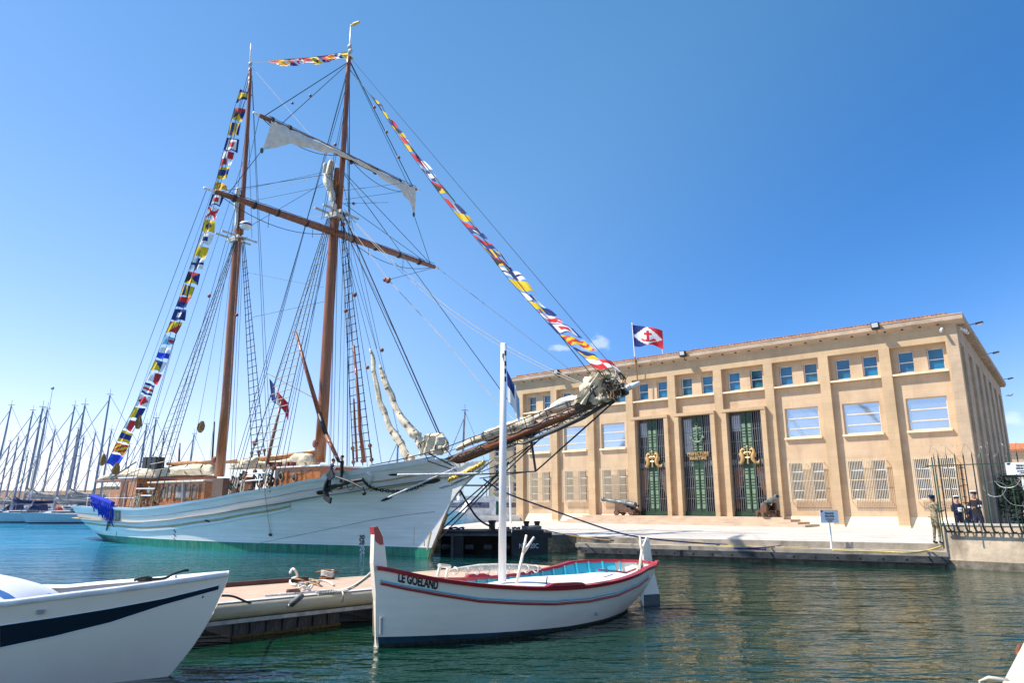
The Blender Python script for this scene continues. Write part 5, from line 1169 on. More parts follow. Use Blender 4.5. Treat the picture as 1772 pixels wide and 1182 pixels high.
for base,fork,t1,t2 in (((894,1010),(905,958),(911,926),(924,930)),((1106,986),(1111,952),(1107,928),(1119,930))):
    y = .5 if base[0] < 1000 else .2
    P = [gp(*q,y) for q in (base,fork,t1,t2)]; b = MB(GM); b.tube([P[0],P[1]],[.028,.028],8); b.tube([P[1],P[2]],[.026,.022],8); b.tube([P[1],P[3]],[.03,.022],8); b.build('crutch', gwhite, GB, smooth=True)
P = [gp(u,v,-.1) for u,v in ((757,1000),(762,976),(772,976),(768,1000))]; b = MB(GM)
b.tube([gp(757,998,.2),gp(762,978,.2)],.03,7); b.tube([gp(772,1000,-.15),gp(776,980,-.15)],.03,7); b.tube([gp(760,979,.22),gp(778,981,-.17)],.035,7); b.build('bitts', gwhite, GB)
b = MB(GM); b.tube([gp(945,1014,.6),gp(947,998,.6)],.012,6); b.build('thole_pin', black_m, GB)
b = MB(GM); P0,T,Uv = off_hull(GH,1031,1062,.02,1); b.ball(P0,(.03,.03,.045),8,6); b.build('drain_plug', bpy.data.materials['grey fitting'], GB)
ropec = mat('cream mooring rope', (.66,.62,.54), .9, var=.25, scale=18, bump=.6, bscale=40)
# furled sail and yard lying on the far side, ropes
SY = empty('stowed_yard', GM@gp_m if False else GM@Matrix.Translation(Vector((-2.4,-.75,1.0))), 'cream wrapped yard and sail lying along the far rail beside the small boat mast', 'spar')
b = MB(GM); A_ = [gp(u,v,-.62) for u,v in ((778,988),(800,986),(830,983),(860,982),(900,982),(935,984))]; b.tube(A_,[.03,.05,.06,.06,.055,.03],10,True,.5,2.0); b.build('furled_sail', mat('old sailcloth',(.60,.54,.44),.9,var=.25,scale=6,bump=.6), SY, smooth=True)
for k in range(9):
    p = A_[0].lerp(A_[-1],(k+.5)/9); b = MB(GM); b.tube([p+Vector((.0,.08*math.cos(a),.07*math.sin(a)-.01)) for a in [2*math.pi*j/10 for j in range(11)]],.014,5,False); b.build('lashing', ropec, SY)
def wpath(pts): return [Vector(p) for p in pts]
# ---------------------------------------------------------------- floating dock
dk = Vector((.73,.683,0)).normalized(); dn = Vector((-dk.y,dk.x,0)); D0 = Vector((-5.75,12.0,0)); D0 = Vector((-4.86,12.74,0))-dk*1.15
DM = Matrix(((dk.x,dn.x,0,D0.x),(dk.y,dn.y,0,D0.y),(0,0,1,0),(0,0,0,1))); DL = 10.6; DW = 2.5; DZ = .61
DK = empty('floating_dock', DM@Matrix.Translation((4,1.2,0)), 'low floating dock with pinkish deck, beige rounded edge and black floats', 'dock')
b = MB(DM); b.box(0,DL,.12,DW-.12,DZ-.06,DZ); b.build('deck', mat('pinkish deck board',(.55,.37,.26),.85,var=.10,scale=3,bump=.4,bscale=25,streak=((.34,.25,.19),.5,(1.2,6,1),.55)), DK)
edge_m = mat('beige fender strip', (.60,.49,.32), .6, var=.12, scale=2, stretch=(.4,1,1), bump=.2, streak=((.26,.20,.13),.5,(.6,.6,5),.56))
b = MB(DM); pr = [(.14,DZ+.004),(.02,DZ+.006),(-.06,DZ-.03),(-.09,DZ-.12),(-.06,DZ-.21),(.0,DZ-.26),(.14,DZ-.26)]
b.grid([[Vector((x,y,z)) for x in (0,DL/2,DL)] for y,z in pr]); b.grid([[Vector((x,DW-y,z)) for x in (DL,DL/2,0)] for y,z in pr]); b.build('edge_fender', edge_m, DK, smooth=True)
b = MB(DM); b.box(0,DL,-.02,.20,DZ+.002,DZ+.012); b.build('edge_strip', mat('pale edge strip',(.55,.53,.50),.6), DK)
b = MB(DM); b.box(0,DL,-.03,.10,.27,.335); b.build('lower_rail', mat('pale aluminium rail',(.45,.42,.36),.6,var=.3,scale=6), DK)
b = MB(DM); b.box(0,3.9,DW-.13,DW-.02,DZ+.003,DZ+.09); b.build('brown_kerb', mat('brown board',(.10,.035,.02),.6,var=.3,scale=3,stretch=(.5,4,1)), DK)
b = MB(DM); b.box(0,DL,.10,DW-.1,.24,DZ-.065); b.build('frame', black_m, DK)
flm = mat('black float', (.030,.032,.036), .55, var=.8, scale=7, stretch=(5,5,.8), bump=.5, bscale=10, col2=(.14,.14,.15), pos=(.45,.75))
weed = mat('brown weed', (.06,.045,.012), .95, var=.8, scale=20, bump=1, bscale=25, col2=(.18,.12,.03))
for x0,x1 in ((1.35,3.45),(4.3,6.2),(7.2,9.2)):
    b = MB(DM); n = 7
    for k in range(n):
        a = lerp(x0,x1,k/n); c = lerp(x0,x1,(k+1)/n); b.box(a+.03,c-.03,.16,DW-.2,-.35,.24)
    b.box(x0,x1,.20,DW-.24,-.35,.235); b.build('float', flm, DK)
    b = MB(DM); b.grid([[Vector((lerp(x0,x1,i/40),.15-.02*abs(noise.noise(Vector((i*.7,j,1)))),lerp(-.05,.045+.03*noise.noise(Vector((i*.9,3,1))),j/3))) for i in range(41)] for j in range(4)]); b.build('weed_fringe', weed, DK)
# things lying on the dock
dp = lambda u,v,z=DZ+.03: onz(u,v,z)
def warpw(nm,pts,r,m,lab,cat='rope',seg=8): return warp(nm,pts,r,m,lab,cat,None,seg)
warpw('mooring_rope',[dp(458,1031),dp(480,1030),dp(505,1028),dp(520,1026),dp(560,1023),dp(590,1022),onz(612,1014,.75),onz(630,1002,.95),GM@gp(646,988,0)],.022,ropec,'cream mooring rope from the dock up to the red-capped stem post')
warpw('mooring_rope',[dp(545,1026),dp(575,1025),dp(598,1023),onz(614,1016,.72),onz(632,1003,.93),GM@gp(648,992,0)],.016,ropec,'thinner second mooring rope beside the cream one to the stem post')
warpw('rope_heap',[dp(502,992,.95),dp(506,985,1.0),dp(511,988,.98),dp(514,998,.80),dp(505,1002,.68),dp(502,1008),dp(509,1013),dp(525,1011),dp(545,1006),dp(560,1005),dp(570,1008),dp(577,1013)],.024,ropec,'loose white rope with upright loop heaped on the dock')
warpw('rope_heap',[dp(505,1004),dp(518,1003,.70),dp(530,1008),dp(545,1011),dp(552,1008,.7),dp(538,1003),dp(524,1003),dp(530,1012)],.020,coil_m[1],'tan rope tangled beneath the white loop on the dock')
t = empty('mooring_cleat', Matrix.Translation(dp(566,1003,DZ)), 'rusty mooring cleat wrapped with pale rope at the far dock edge', 'cleat')
c = dp(566,1003,DZ); b = MB()
b.box(c.x-.16,c.x+.16,c.y-.05,c.y+.05,DZ+.004,DZ+.05); b.tube([c+Vector((-.07,0,.05)),c+Vector((-.07,0,.16))],.03,7); b.tube([c+Vector((.07,0,.05)),c+Vector((.07,0,.16))],.03,7); b.tube([c+Vector((-.26,0,.15)),c+Vector((0,0,.18)),c+Vector((.26,0,.15))],[.02,.04,.02],8); b.build('horn', rust, t, smooth=True)
for k in range(4):
    b = MB(); b.tube([c+Vector((.14*math.cos(a),.08*math.sin(a),.08+.03*k+.02*math.sin(a*2))) for a in [2*math.pi*j/12 for j in range(13)]],.016,5,False); b.build('rope_turn', ropec, t)
t = empty('mooring_spring', Matrix.Translation(dp(512,1040,.5)), 'steel and rubber mooring snubber hanging over the beige dock edge', 'mooring snubber')
a = dp(524,1030,DZ+.06); c = dp(503,1047,.50); b = MB(); b.tube([a,a.lerp(c,.3),c],[.045,.055,.055],10); b.build('damper', mat('grey rubber',(.16,.15,.15),.6,var=.4,scale=10), t, smooth=True)
b = MB(); b.ball(c+(c-a).normalized()*.03,(.035,.035,.035),8,6); b.build('end_cap', mat('pale cap',(.5,.5,.48),.5), t)
for nm_,p,q,m in (('spring',(497,1027),(517,1025),mat('rusty spring',(.20,.09,.05),.7)),('spring',(549,1029),(577,1027),mat('steel spring',(.42,.40,.37),.45,metal=.5))):
    b = MB(); A_,C_ = dp(*p,DZ+.04),dp(*q,DZ+.04); n = 60; s_ = (C_-A_).normalized().cross(Vector((0,0,1)))
    b.tube([A_.lerp(C_,k/n)+s_*(.045*math.cos(k*1.05))+Vector((0,0,.045*math.sin(k*1.05)+.02)) for k in range(n+1)],.011,5); b.build(nm_, m, t)
b = MB(); c = dp(528,1022,DZ+.05); b.tube([c+Vector((.12*math.cos(a)*(1+.2*math.sin(a*5)),.08*math.sin(a),.05+.04*math.sin(a*3))) for a in [2*math.pi*j/20 for j in range(40)]],.02,6); b.build('rope_knot', ropec, t)
warpw('rope_lashing',[dp(592,1024,DZ+.02),dp(594,1030,DZ-.0),onz(593,1040,.48),onz(591,1044,.4)],.016,rope_w,'short rope loop hanging over the beige edge of the dock')
# ---------------------------------------------------------------- white boat at bottom left
L0 = Vector((-3.95,10.4,0)); LM = frame(L0, 10)
lp = lambda u,v,y=0.0: trace(LM,u,v,y,1)
ls = [(397,992),(390,1014),(375,1048),(358,1082),(335,1118),(310,1150),(285,1178),(262,1196)]
lst = tab([(lp(*p).z, lp(*p).x) for p in ls]); lst = [(lst[0][0]-.6,lst[0][1]-1.3)]+lst
LB = empty('motor_boat', LM@Matrix.Translation((-2.5,0,0)), 'plain white open boat with broad navy stripe, bow pointing right, nearest the viewer', 'boat')
LH = Hull(LM, lst, [(-.6,-7),(0,-7.2),(1.5,-7.4)], [(0,1.3),(1,1.0)], [(0,.03),(.1,.28),(.25,.62),(.45,.88),(1,.95)], [(0,.03),(.06,.26),(.15,.55),(.3,.86),(.5,1.1),(1,1.12)], -.5, .9, .5)
for _ in range(6):
    sh = tab([LH.pix(*p)[:2] for p in ((0,1043),(60,1036),(100,1031),(200,1019),(300,1005),(360,996.5),(397,991))]); q = [(0,sh[0][1])]
    for s_ in sh:
        if s_[0]-q[-1][0] > .02: q.append(s_)
    LH.sheer = q+[(1,q[-1][1])]
lwhite = mat('left boat gelcoat', (.89,.76,.62), .25, var=.02, scale=.8, coat=.3, streak=((.74,.62,.50),.25,(2,2,1.5),.6))
b = MB(LM)
for side in (-1,1):
    G = [[LH.P(i/60,lerp(-.5,LH.ZS(i/60),j/18),side) for i in range(61)] for j in range(19)]; b.grid(G if side > 0 else [r[::-1] for r in G])
b.build('hull', lwhite, LB, smooth=True)
st_t = [(0,1083),(95,1069),(190,1053.6),(284,1036),(379,1013)]; st_b = [(0,1122),(95,1102),(190,1078.5),(284,1047.7),(378,1021.5)]
b = MB(LM); patch(LH,b,st_t,st_b,.005); b.build('navy_stripe', mat('navy stripe',(.004,.006,.022),.3,var=.1,coat=.3), LB, smooth=True)
b = MB(LM); line(LH,b,st_t,.006,.004); line(LH,b,st_b,.006,.004); b.build('stripe_edge', rail_m, LB, smooth=True)
b = MB(LM)
for side in (-1,1):
    A_ = [[LH.P(i/60,LH.ZS(i/60)+dz,side,o) for i in range(61)] for o,dz in ((.0,-.06),(.035,-.05),(.035,.005),(.01,.02),(-.10,.02),(-.11,-.02))]; b.grid(A_ if side > 0 else [r[::-1] for r in A_])
b.build('gunwale', mat('white gunwale',(.78,.77,.76),.3,coat=.3), LB, smooth=True)
b = MB(LM)
for side in (-1,1): b.grid([[LH.P(i/50,LH.ZS(i/50)-z,side,-.06-.05*z) for i in range(2,51)] for z in (0.02,.25,.5)])
b.build('inner_hull', mat('inner grey white',(.55,.52,.50),.5,var=.05), LB, smooth=True)
b = MB(LM); b.grid([[Vector((LH.X(u,1), s_*max(.01,LH.B(u,LH.ZS(u))-.10), LH.ZS(u)-.38)) for u in [lerp(.03,1,i/20) for i in range(21)]] for s_ in (1,0,-1)]); b.build('sole', mat('beige sole',(.45,.40,.33),.7,var=.1), LB)
b = MB(LM); cp = lambda u,v,y: lp(u,v,y)
c0 = lp(70,1030,-.55); rows = []
for j in range(9):
    y = lerp(-.78,.78,j/8); rows.append([Vector((c0.x-.15-1.5*(1-math.cos(a))+0*y, y, LH.ZS(.4)-.30+.62*math.sin(a)*(1-.25*(y/.9)**2))) for a in [math.pi/2*i/10 for i in range(11)]])
b.grid(rows); 
for i in range(len(b.f)): b.m[i] = 1 if (i//10) in (1,) else 0
b.build('canvas_cover', [mat('white canvas cover',(.80,.80,.80),.6,var=.03,bump=.3,bscale=3), mat('blue cover stripe',(.05,.16,.42),.6)], LB, smooth=True)
b = MB(LM); a = lp(78,1008,0); b.box(a.x-.1,a.x+.45,-.3,.3,a.z-.45,a.z-.22); b.build('thwart', mat('white thwart',(.72,.70,.68),.5), LB)
b = MB(LM); P0,T,Uv = off_hull(LH,70,1061,.012,-1); b.ball(P0,(.05,.03,.02),8,6); b.ball(P0+Uv*.03,(.06,.03,.012),8,6); b.build('bow_eye', bpy.data.materials['grey fitting'], LB)
warpw('black_rope',[LM@lp(232,1005,-.2),LM@lp(245,1001,-.15),LM@lp(258,1000,-.1),LM@lp(262,1004,-.1),LM@lp(240,1005,-.1),LM@lp(262,1003,0),LM@lp(285,1001,.1),LM@lp(300,994,.3),LM@lp(318,988,.45),LM@lp(326,987,.5)],.018,rope_d,'coiled black rope inside the bow of the white boat with navy stripe')
warpw('black_rope',[LM@LH.P(.03,LH.ZS(.03)-.28,-1,.0),onz(400,1032,.80),onz(430,1043,.6),onz(465,1048,.5),onz(492,1049,.48),onz(503,1047,.5)],.018,rope_d,'dark mooring line sagging from the navy-striped boat to the dock snubber')
b = MB(LM); a = lp(118,1012,-.1); rows = [[Vector((a.x-.25+.6*i/6, -.2+.4*j/4, a.z-.16+.05*math.sin(i*1.7+j))) for i in range(7)] for j in range(5)]; b.grid(rows); b.build('blue_cloth', mat('violet blue cloth',(.16,.18,.55),.8,var=.6,scale=8), label='crumpled blue and white cloth lying inside the navy-striped boat', cat='cloth', smooth=True)
b = MB(); pp = GM@gp(877,640,-.05)
flag_mesh(b, pp, (.02,0,-.62), Vector((.27,.02,-.50)), lambda u,v: 'b' if v<.5 and u<.6 else ('w' if u<.75 else 'l'), .8, 12, 8, .12, 2.0)
b.build('boat_ensign', FL, origin=pp, smooth=True, label='small dark blue and white flag drooping from the white boat mast', cat='flag')
# ---------------------------------------------------------------- black steel pontoon at the quay
PY = 33.9
PTN = empty('steel_pontoon', Matrix.Translation((-.9,34.5,0)), 'black steel pontoon with open underside between the schooner bow and the quay', 'pontoon')
q = lambda u,v,Y=PY: aty(u,v,Y)
blk = mat('tarred steel', (.010,.010,.011), .5, var=.6, scale=2, bump=.4, bscale=8)
b = MB(); b.box(q(885,920).x,q(948,920).x,PY,PY+1.6,-.4,q(900,924).z); b.build('tank', blk, PTN)
b = MB(); b.box(q(930,920).x,q(955,920).x,PY-.05,PY+1.6,q(900,931).z,q(900,922).z); b.box(q(885,920).x+.02,q(941,920).x,PY-.03,PY+1.5,q(900,924).z+.003,q(900,918).z); b.build('top_flange', blk, PTN)
b = MB(); b.box(q(757,920).x,q(885,920).x-.01,PY,PY+1.6,q(800,928).z,q(800,920).z); b.build('walkway', mat('grey steel beam',(.10,.10,.105),.55,var=.4,scale=3), PTN)
b = MB(); b.box(q(757,920).x,q(885,920).x-.01,PY-.02,PY-.001,q(800,924).z,q(800,918.5).z); b.build('kerb', blk, PTN)
for u0,u1,m in ((780,785,bpy.data.materials['grey steel beam']),(786,802,blk)):
    b = MB(); b.box(q(u0,930).x,q(u1,930).x,PY+.1,PY+.5,-.4,q(800,928).z); b.build('leg', m, PTN)
b = MB(); b.box(q(757,930).x,q(885,930).x,PY+1.65,PY+1.75,-.4,q(800,918).z); b.build('recess_shade', mat('dark recess',(.006,.006,.007),.9), PTN)  # near-black sheet standing in for the shade under the open walkway
for u in (764,804,836,868):
    b = MB(); b.lathe(q(u,947,PY+.9),q(u+16,947,PY+.9),[(0,.05),(.1,.13),(.9,.13),(1,.05)],10); b.build('fender_roll', mat('grey fender',(.12,.12,.12),.6) if u == 764 else bpy.data.materials['grey fender'], PTN)
P0 = q(920,945,PY-.045); b = MB(); text_mb(b,'NYZ 20C',.30,lambda x,y,z:(q(900,949).x+.4+x*.75,PY-.006,q(900,949).z+y),.0,.006); b.build('painted_code', mat('stencil grey',(.62,.62,.62),.7), PTN)
zt = q(900,918).z
def bollard(nm, u0,u1,v0,v1,Y,lab,twin=None):
    x0,x1 = q(u0,v1,Y).x,q(u1,v1,Y).x; z0,z1 = q(u0,v1,Y).z,q(u0,v0,Y).z; xc = (x0+x1)/2
    t = empty('bollard', Matrix.Translation((xc,Y,z0)), lab, 'bollard', None)
    for c in ([xc] if not twin else [xc,q((twin[0]+twin[1])/2,v1,Y).x]):
        b = MB(); r = (x1-x0)/2; b.lathe((c,Y,z0),(c,Y,z1),[(0,r*.85),(.75,r*.85),(.8,r*1.08),(1,r*1.05)],14); b.build('post', blk, t, smooth=False)
        b = MB(); b.box(c-r*1.3,c+r*1.3,Y-r*1.3,Y+r*1.3,z0-.04,z0+.03); b.build('base', blk, t)
    return xc,z0,z1
bollard('bollard',845,858,901,919,PY+.5,'single black mooring bollard on the left half of the steel pontoon')
xc,z0,z1 = bollard('bollard',906,916,902,920,PY+.5,'twin-post black bollard wound with grey rope on the steel pontoon',(924,935))
b = MB(); x2 = q(929,915,PY+.5).x
for k in range(5):
    z = z0+.10+.03*k; b.tube([((xc+x2)/2+math.cos(a)*(abs(x2-xc)/2+.20),PY+.5+math.sin(a)*.26,z+.02*math.sin(a*3+k)) for a in [2*math.pi*j/24 for j in range(25)]],.028,5,False)
b.build('rope_coil', mat('grey warp',(.20,.19,.18),.9,var=.5,scale=20), label='grey rope wound round the twin black bollard', cat='rope')
for i,(u,w_) in enumerate(((790,20),(872,14),(893,10),(962-10,0))):
    if not w_: continue
    b = MB(); c = q(u,919,PY+.3); c.z = zt+.01
    b.tube([c+Vector(((.25+.05*math.sin(a*3))*math.cos(a)*w_/16,.2*math.sin(a),.05+.05*abs(math.sin(a*2.5)))) for a in [2*math.pi*j/20 for j in range(41)]],.035,5); b.build('rope_coil', rope_d if i else navyr, label=('navy rope flaked down on the pontoon walkway by the schooner bow','dark rope heap on the pontoon just right of the single bollard','small dark rope heap beside the twin bollard')[i], cat='rope')
warp('mooring_warp',[w1(797,850,0),q(770,890,33.2) if 0 else w1(797,850,0).lerp(q(852,912,PY+.5),.5)+Vector((0,0,-.35)),q(852,913,PY+.45)],.045,rope_d,'dark mooring warp from the schooner stem down to the single bollard','mooring rope')
warp('mooring_warp',[w1(848,790,0) if 0 else w1(880,800,.2),q(800,880,33.3) if 0 else w1(880,800,.2).lerp(q(763,918,PY+.2),.5)+Vector((0,0,-.1)),q(762,919,PY+.2)],.035,rope_d,'dark line crossing down to the left end of the steel pontoon','mooring rope')
# the long navy warp to the quay
S0 = w1(836,829,-.2); E0 = onz(1392,943,.60)
pts = [(836,829,0),(875,853,.06),(950,881,.22),(1040,913,.42),(1100,929,.56),(1180,938,.72),(1280,944,.9),(1392,944,1.0)]
warp('mooring_warp',[aty(u,v,lerp(S0.y,E0.y,f)) for u,v,f in pts],.032,navyr,'long navy mooring rope sagging from the schooner bow across to the quay','mooring rope')
warp('mooring_warp',[w1(1000,818,0) if 0 else DSW if 0 else SF@SP(927,816,0),w1(860,827,-.2)],.02,rope_d,'thin dark stay line from the dolphin striker back to the bow','stay') if 0 else None
warp('mooring_rope',[q(934,916,PY+.5),onz(965,923,.83),onz(1000,929,.84),onz(1040,934,.84),onz(1062,936,.83)],.03,mat('tan warp',(.28,.17,.08),.9),'thin brown rope trailing from the twin bollard across the pale quay','mooring rope')
yel = mat('yellow rope', (.55,.42,.12), .85, var=.2, scale=20)
warp('mooring_rope',[onz(1440,953,.58),onz(1520,955,.58),onz(1575,957,.58),onz(1605,953,.60),onz(1628,946,.80)],.03,yel,'yellowish rope along the quay ledge curling up at the soldier\'s feet','mooring rope')
warp('mooring_rope',[onz(1060,938,.58),onz(1150,941,.58),onz(1240,944,.58),onz(1330,947,.58),onz(1400,948,.58)],.022,yel,'thin straight yellow rope lying on the quay ledge below the plaza','mooring rope')
warp('mooring_rope',[onz(1290,949,.58),onz(1330,947,.60),onz(1352,944,.62),onz(1368,941,.66),onz(1382,942,.62),onz(1355,947,.58)],.035,mat('faded pink rope',(.40,.24,.22),.9,var=.4,scale=12),'faded pink rope tangle on the ledge left of the notice board','mooring rope')
warp('mooring_rope',[onz(1270,949,.58),onz(1300,950,.58),onz(1325,951,.58)],.04,navyr,'short navy rope end on the ledge at the end of the long warp','mooring rope')
b = MB(QF); 
# ---------------------------------------------------------------- warning board on a post
SY_ = onz(1440,950,.56).y; sq = lambda u,v: aty(u,v,SY_)
t = empty('notice_board', Matrix.Translation(sq(1440,950)), 'white notice board with dark lettering on a white post at the quay ledge', 'sign')
b = MB(); a = sq(1440,950); c = sq(1434,903); b.tube([Vector((a.x-.0,a.y+.03,.52)),Vector((a.x,a.y+.03,c.z))],.045,8); b.build('post', rail_m, t)
zt_,zb_ = sq(1435,883).z,sq(1435,905.5).z; xl,xr = sq(1419,890).x,sq(1450,890).x; off_ = a.x-(xl+xr)/2; xl += off_; xr += off_
sgn = mat('sign plate', (.84,.86,.88), .4, var=.03)
b = MB(); b.box(xl,xr,a.y-.04,a.y-.015,zb_,zt_); b.build('plate', sgn, t)
def sign_text(P, Xd, Zd, w, h, parent):
    N = Xd.cross(Zd).normalized()
    for txt,yy,sz,sx_ in (('TERRAIN MILITAIRE',.66,.20,.60),("DEFENSE D'ENTRER",.44,.20,.62),('SOUS PEINE DE POURSUITES',.25,.11,.70),('ZONE MILITAIRE',.10,.11,.7)):
        b = MB(); text_mb(b,txt,sz*h*1.05,lambda x,y,z: P+Xd*(x)+Zd*(yy*h-h*.0+y)-N*0,.0,.004,sx_*(w/1.0)*.9); b.build('lettering', mark_m, parent)
    for dx in (-.43,): 
        b = MB(); b.extr([P+Xd*(dx*w)+Zd*(h*.97),P+Xd*((dx+.09)*w)+Zd*(h*.97),P+Xd*((dx+.03)*w)+Zd*(h*.80),P+Xd*((dx-.04)*w)+Zd*(h*.86)],(0,-.003,0)); b.build('emblem', mark_m, parent)
sign_text(Vector(((xl+xr)/2,a.y-.045,zb_)),Vector((1,0,0)),Vector((0,0,1)),xr-xl,zt_-zb_,t)
# ---------------------------------------------------------------- cannons
gun_m = mat('grey green gun metal', (.13,.155,.16), .45, var=.25, scale=3, metal=.3, bump=.3, bscale=8)
car_m = mat('dark wooden carriage', (.075,.035,.022), .7, var=.5, scale=5, bump=.5, col2=(.16,.085,.05))
def cannon(M, el, lab):
    t = empty('cannon', M, lab, 'cannon', 'cannons beside the doorways')
    e = R(el); ax = Vector((math.cos(e),0,math.sin(e))); up = Vector((-math.sin(e),0,math.cos(e))); c = Vector((.1,0,.98))
    f = lambda s_: c+ax*s_
    b = MB(M); b.lathe(f(-1.25),f(1.95),[(0,.10),(.02,.24),(.05,.25),(.06,.23),(.28,.215),(.29,.235),(.31,.235),(.32,.20),(.60,.175),(.61,.19),(.625,.19),(.635,.165),(.92,.135),(.935,.165),(.96,.185),(.985,.18),(1,.15)],18); b.build('barrel', gun_m, t, smooth=True)
    b = MB(M); b.lathe(f(1.949),f(1.956),[(0,.085),(1,.085)],14); b.build('bore', black_m, t)
    b = MB(M); b.lathe(f(-1.25),f(-1.52),[(0,.05),(.4,.05),(.6,.10),(.85,.10),(1,.03)],12); b.build('cascabel', black_m, t, smooth=True)
    b = MB(M); b.tube([f(.12)+Vector((0,-.42,-.03)),f(.12)+Vector((0,.42,-.03))],.065,10); b.build('trunnion', gun_m, t)
    for y in (-.36,.28):
        b = MB(M); b.extr([(-1.2,y,.24),(.62,y,.24),(.62,y,.60),(.55,y,.98),(.10,y,.98),(-.12,y,.80),(-.42,y,.78),(-.5,y,.62),(-.80,y,.60),(-.86,y,.44),(-1.2,y,.42)],(0,.10,0)); b.build('cheek', car_m, t)
    for x in (-.95,.38):
        b = MB(M); b.box(x-.08,x+.08,-.5,.5,.16,.30); b.build('axle', car_m, t)
        for y in (-.56,.46):
            b = MB(M); b.lathe((x,y,.22),(x,y+.11,.22),[(0,.225),(1,.225)],18); w_ = b.build('wheel', car_m, t)
            b = MB(M); b.lathe((x,y-.03 if y<0 else y+.14,.22),(x,y-.001 if y<0 else y+.111,.22),[(0,.06),(1,.07)],10); h_ = b.build('hub', mat('iron hub',(.16,.12,.10),.5) if 'iron hub' not in bpy.data.materials else bpy.data.materials['iron hub'], t)
    b = MB(M); b.box(-.6,.5,-.26,.28,.38,.46); b.build('bed', car_m, t)
fl = trace(FF,1080,893,-.75,1); fr_ = trace(FF,1331,896,-.95,1)
cannon(FF@Matrix.Translation((fl.x,-.75,1.40))@Matrix.Rotation(R(180),4,'Z'), 9, 'grey cannon on dark wooden carriage left of the doors, muzzle pointing left')
cannon(FF@Matrix.Translation((fr_.x,-.95,1.40))@Matrix.Rotation(R(-52),4,'Z'), 12, 'grey cannon on dark wooden carriage right of the doors, muzzle pointing right')
# ---------------------------------------------------------------- corner wall with spiked fence
WA = Vector((15.85,27.0,0)); WB = Vector((20.5,22.6,0)); wd = (WB-WA).normalized(); wn = Vector((-wd.y,wd.x,0)); 
if wn.y < 0: wn = -wn
WM = Matrix(((wd.x,wn.x,0,WA.x),(wd.y,wn.y,0,WA.y),(0,0,1,0),(0,0,0,1)))
wz = lambda u,v: trace(WM,u,v,0,1)
WT = wz(1660,906).z
wall_m = mat('stained concrete wall', (.60,.47,.33), .9, var=.22, scale=1.4, bump=.6, bscale=9, streak=((.16,.12,.08),.75,(1.3,1.3,.45),.54))
CW = empty('quay_wall', WM@Matrix.Translation((2.5,.2,0)), 'low stained concrete wall at the right end of the quay topped with a spiked fence', 'wall')
b = MB(WM); b.box(0,6.5,0,.42,.28,WT-.07); b.build('concrete_body', wall_m, CW)
b = MB(WM); b.box(-.04,6.55,-.03,.46,WT-.07,WT); b.build('coping', mat('pale coping',(.62,.56,.46),.8,var=.12,scale=3), CW)
b = MB(WM); b.box(-.02,6.5,-.06,.5,-1.2,.28); b.build('footing', rough_m, CW)
b = MB(WM); b.box(0,.40,.42,6,.5,WT-.0)
FN = empty('spiked_fence', WM@Matrix.Translation((2.5,-.15,WT-.4)), 'dark green and black spiked steel fence with curved bars fixed outside the concrete wall', 'fence')
grn = mat('dark green steel', (.018,.040,.022), .5, var=.6, scale=6, col2=(.03,.09,.04))
zb0 = wz(1645,921).z; ztop = trace(WM,1622,786,-.3,1).z
b = MB(WM); b.beam((.15,-.12,zb0),(6.4,-.12,zb0),.05,.04); b.build('rail', black_m, FN)
b = MB(WM); b.beam((-.2,-.30,ztop-.42),(6.4,-.30,ztop-.42),.035,.035); b.build('rail', grn, FN)
n = 0
x = .15
while x < 6.3:
    b = MB(WM); dx = -.0
    b.tube([(x+.12,-.02,zb0+.04),(x+.06,-.13,zb0+.02),(x,-.22,zb0+.14),(x-.02,-.28,zb0+.45),(x-.03,-.30,ztop-.1),(x-.03,-.30,ztop+.02)],[.02,.026,.026,.024,.020,.004],6); b.build('bar', (black_m,grn)[n%3 == 0], FN, smooth=True); n += 1; x += .27 if n > 1 else .14
for k in range(1):              # return panel going back from the water's edge
    b = MB(WM); y = -.1+.16*k; b.beam((.02,y,WT-.9),(.0,y,ztop-.1),.05,.04); b.build('bar', grn, FN)
b = MB(WM); b.beam((-.1,-.12,WT+.2),(-.55,.7,WT+.2),.03,.03); b.beam((-.15,-.12,ztop-.45),(-.55,.7,ztop-.45),.03,.03); b.build('return_rail', grn, FN)
for x0,nn in ((.95,9),(2.55,7)):
    b = MB(WM)
    for k in range(nn):
        z = lerp(ztop-.55,WT+.1,k/nn); a = k*2.1; b.tube([(x0-.11*math.cos(a),-.31-.1*math.sin(a),z),(x0+.11*math.cos(a),-.31+.1*math.sin(a),z+.03)],.012,4)
    b.tube([(x0,-.31,ztop-.4),(x0,-.31,WT-.3)],.02,5); b.build('spiked_rod', black_m, FN)
wire_m = mat('galvanised wire', (.42,.42,.42), .4, metal=.6, var=.2)
RZ = empty('razor_wire', WM@Matrix.Translation((2.5,-.3,ztop)), 'loose coils of galvanised razor wire along the top of the spiked fence', 'razor wire')
b = MB(WM); P = []
for k in range(300):
    a = k/300*2*math.pi*11.5; x = -.05+6.2*k/300; rr = .21*(1+.15*math.sin(k*.13)); P.append((x+.06*math.sin(a*.5),-.30+.20*math.cos(a+.6),ztop+.06+rr*math.sin(a)+(.04*math.sin(k*.05))))
b.tube(P,.006,4); b.build('top_coil', wire_m, RZ)
b = MB(WM); rnd = random.Random(4)
for c_,z_,r_ in ((2.3,ztop-.95,.42),(2.9,ztop-1.0,.38),(3.3,ztop-1.1,.40),(2.6,ztop-1.5,.5),(3.1,ztop-1.9,.45),(1.9,ztop-1.3,.35)):
    P = [(c_+r_*math.cos(a)*(1+.1*math.sin(3*a)),-.34-.12*math.sin(a+c_),z_+r_*.75*math.sin(a)) for a in [2*math.pi*k/28 for k in range(29)]]; b.tube(P,.007,4,False)
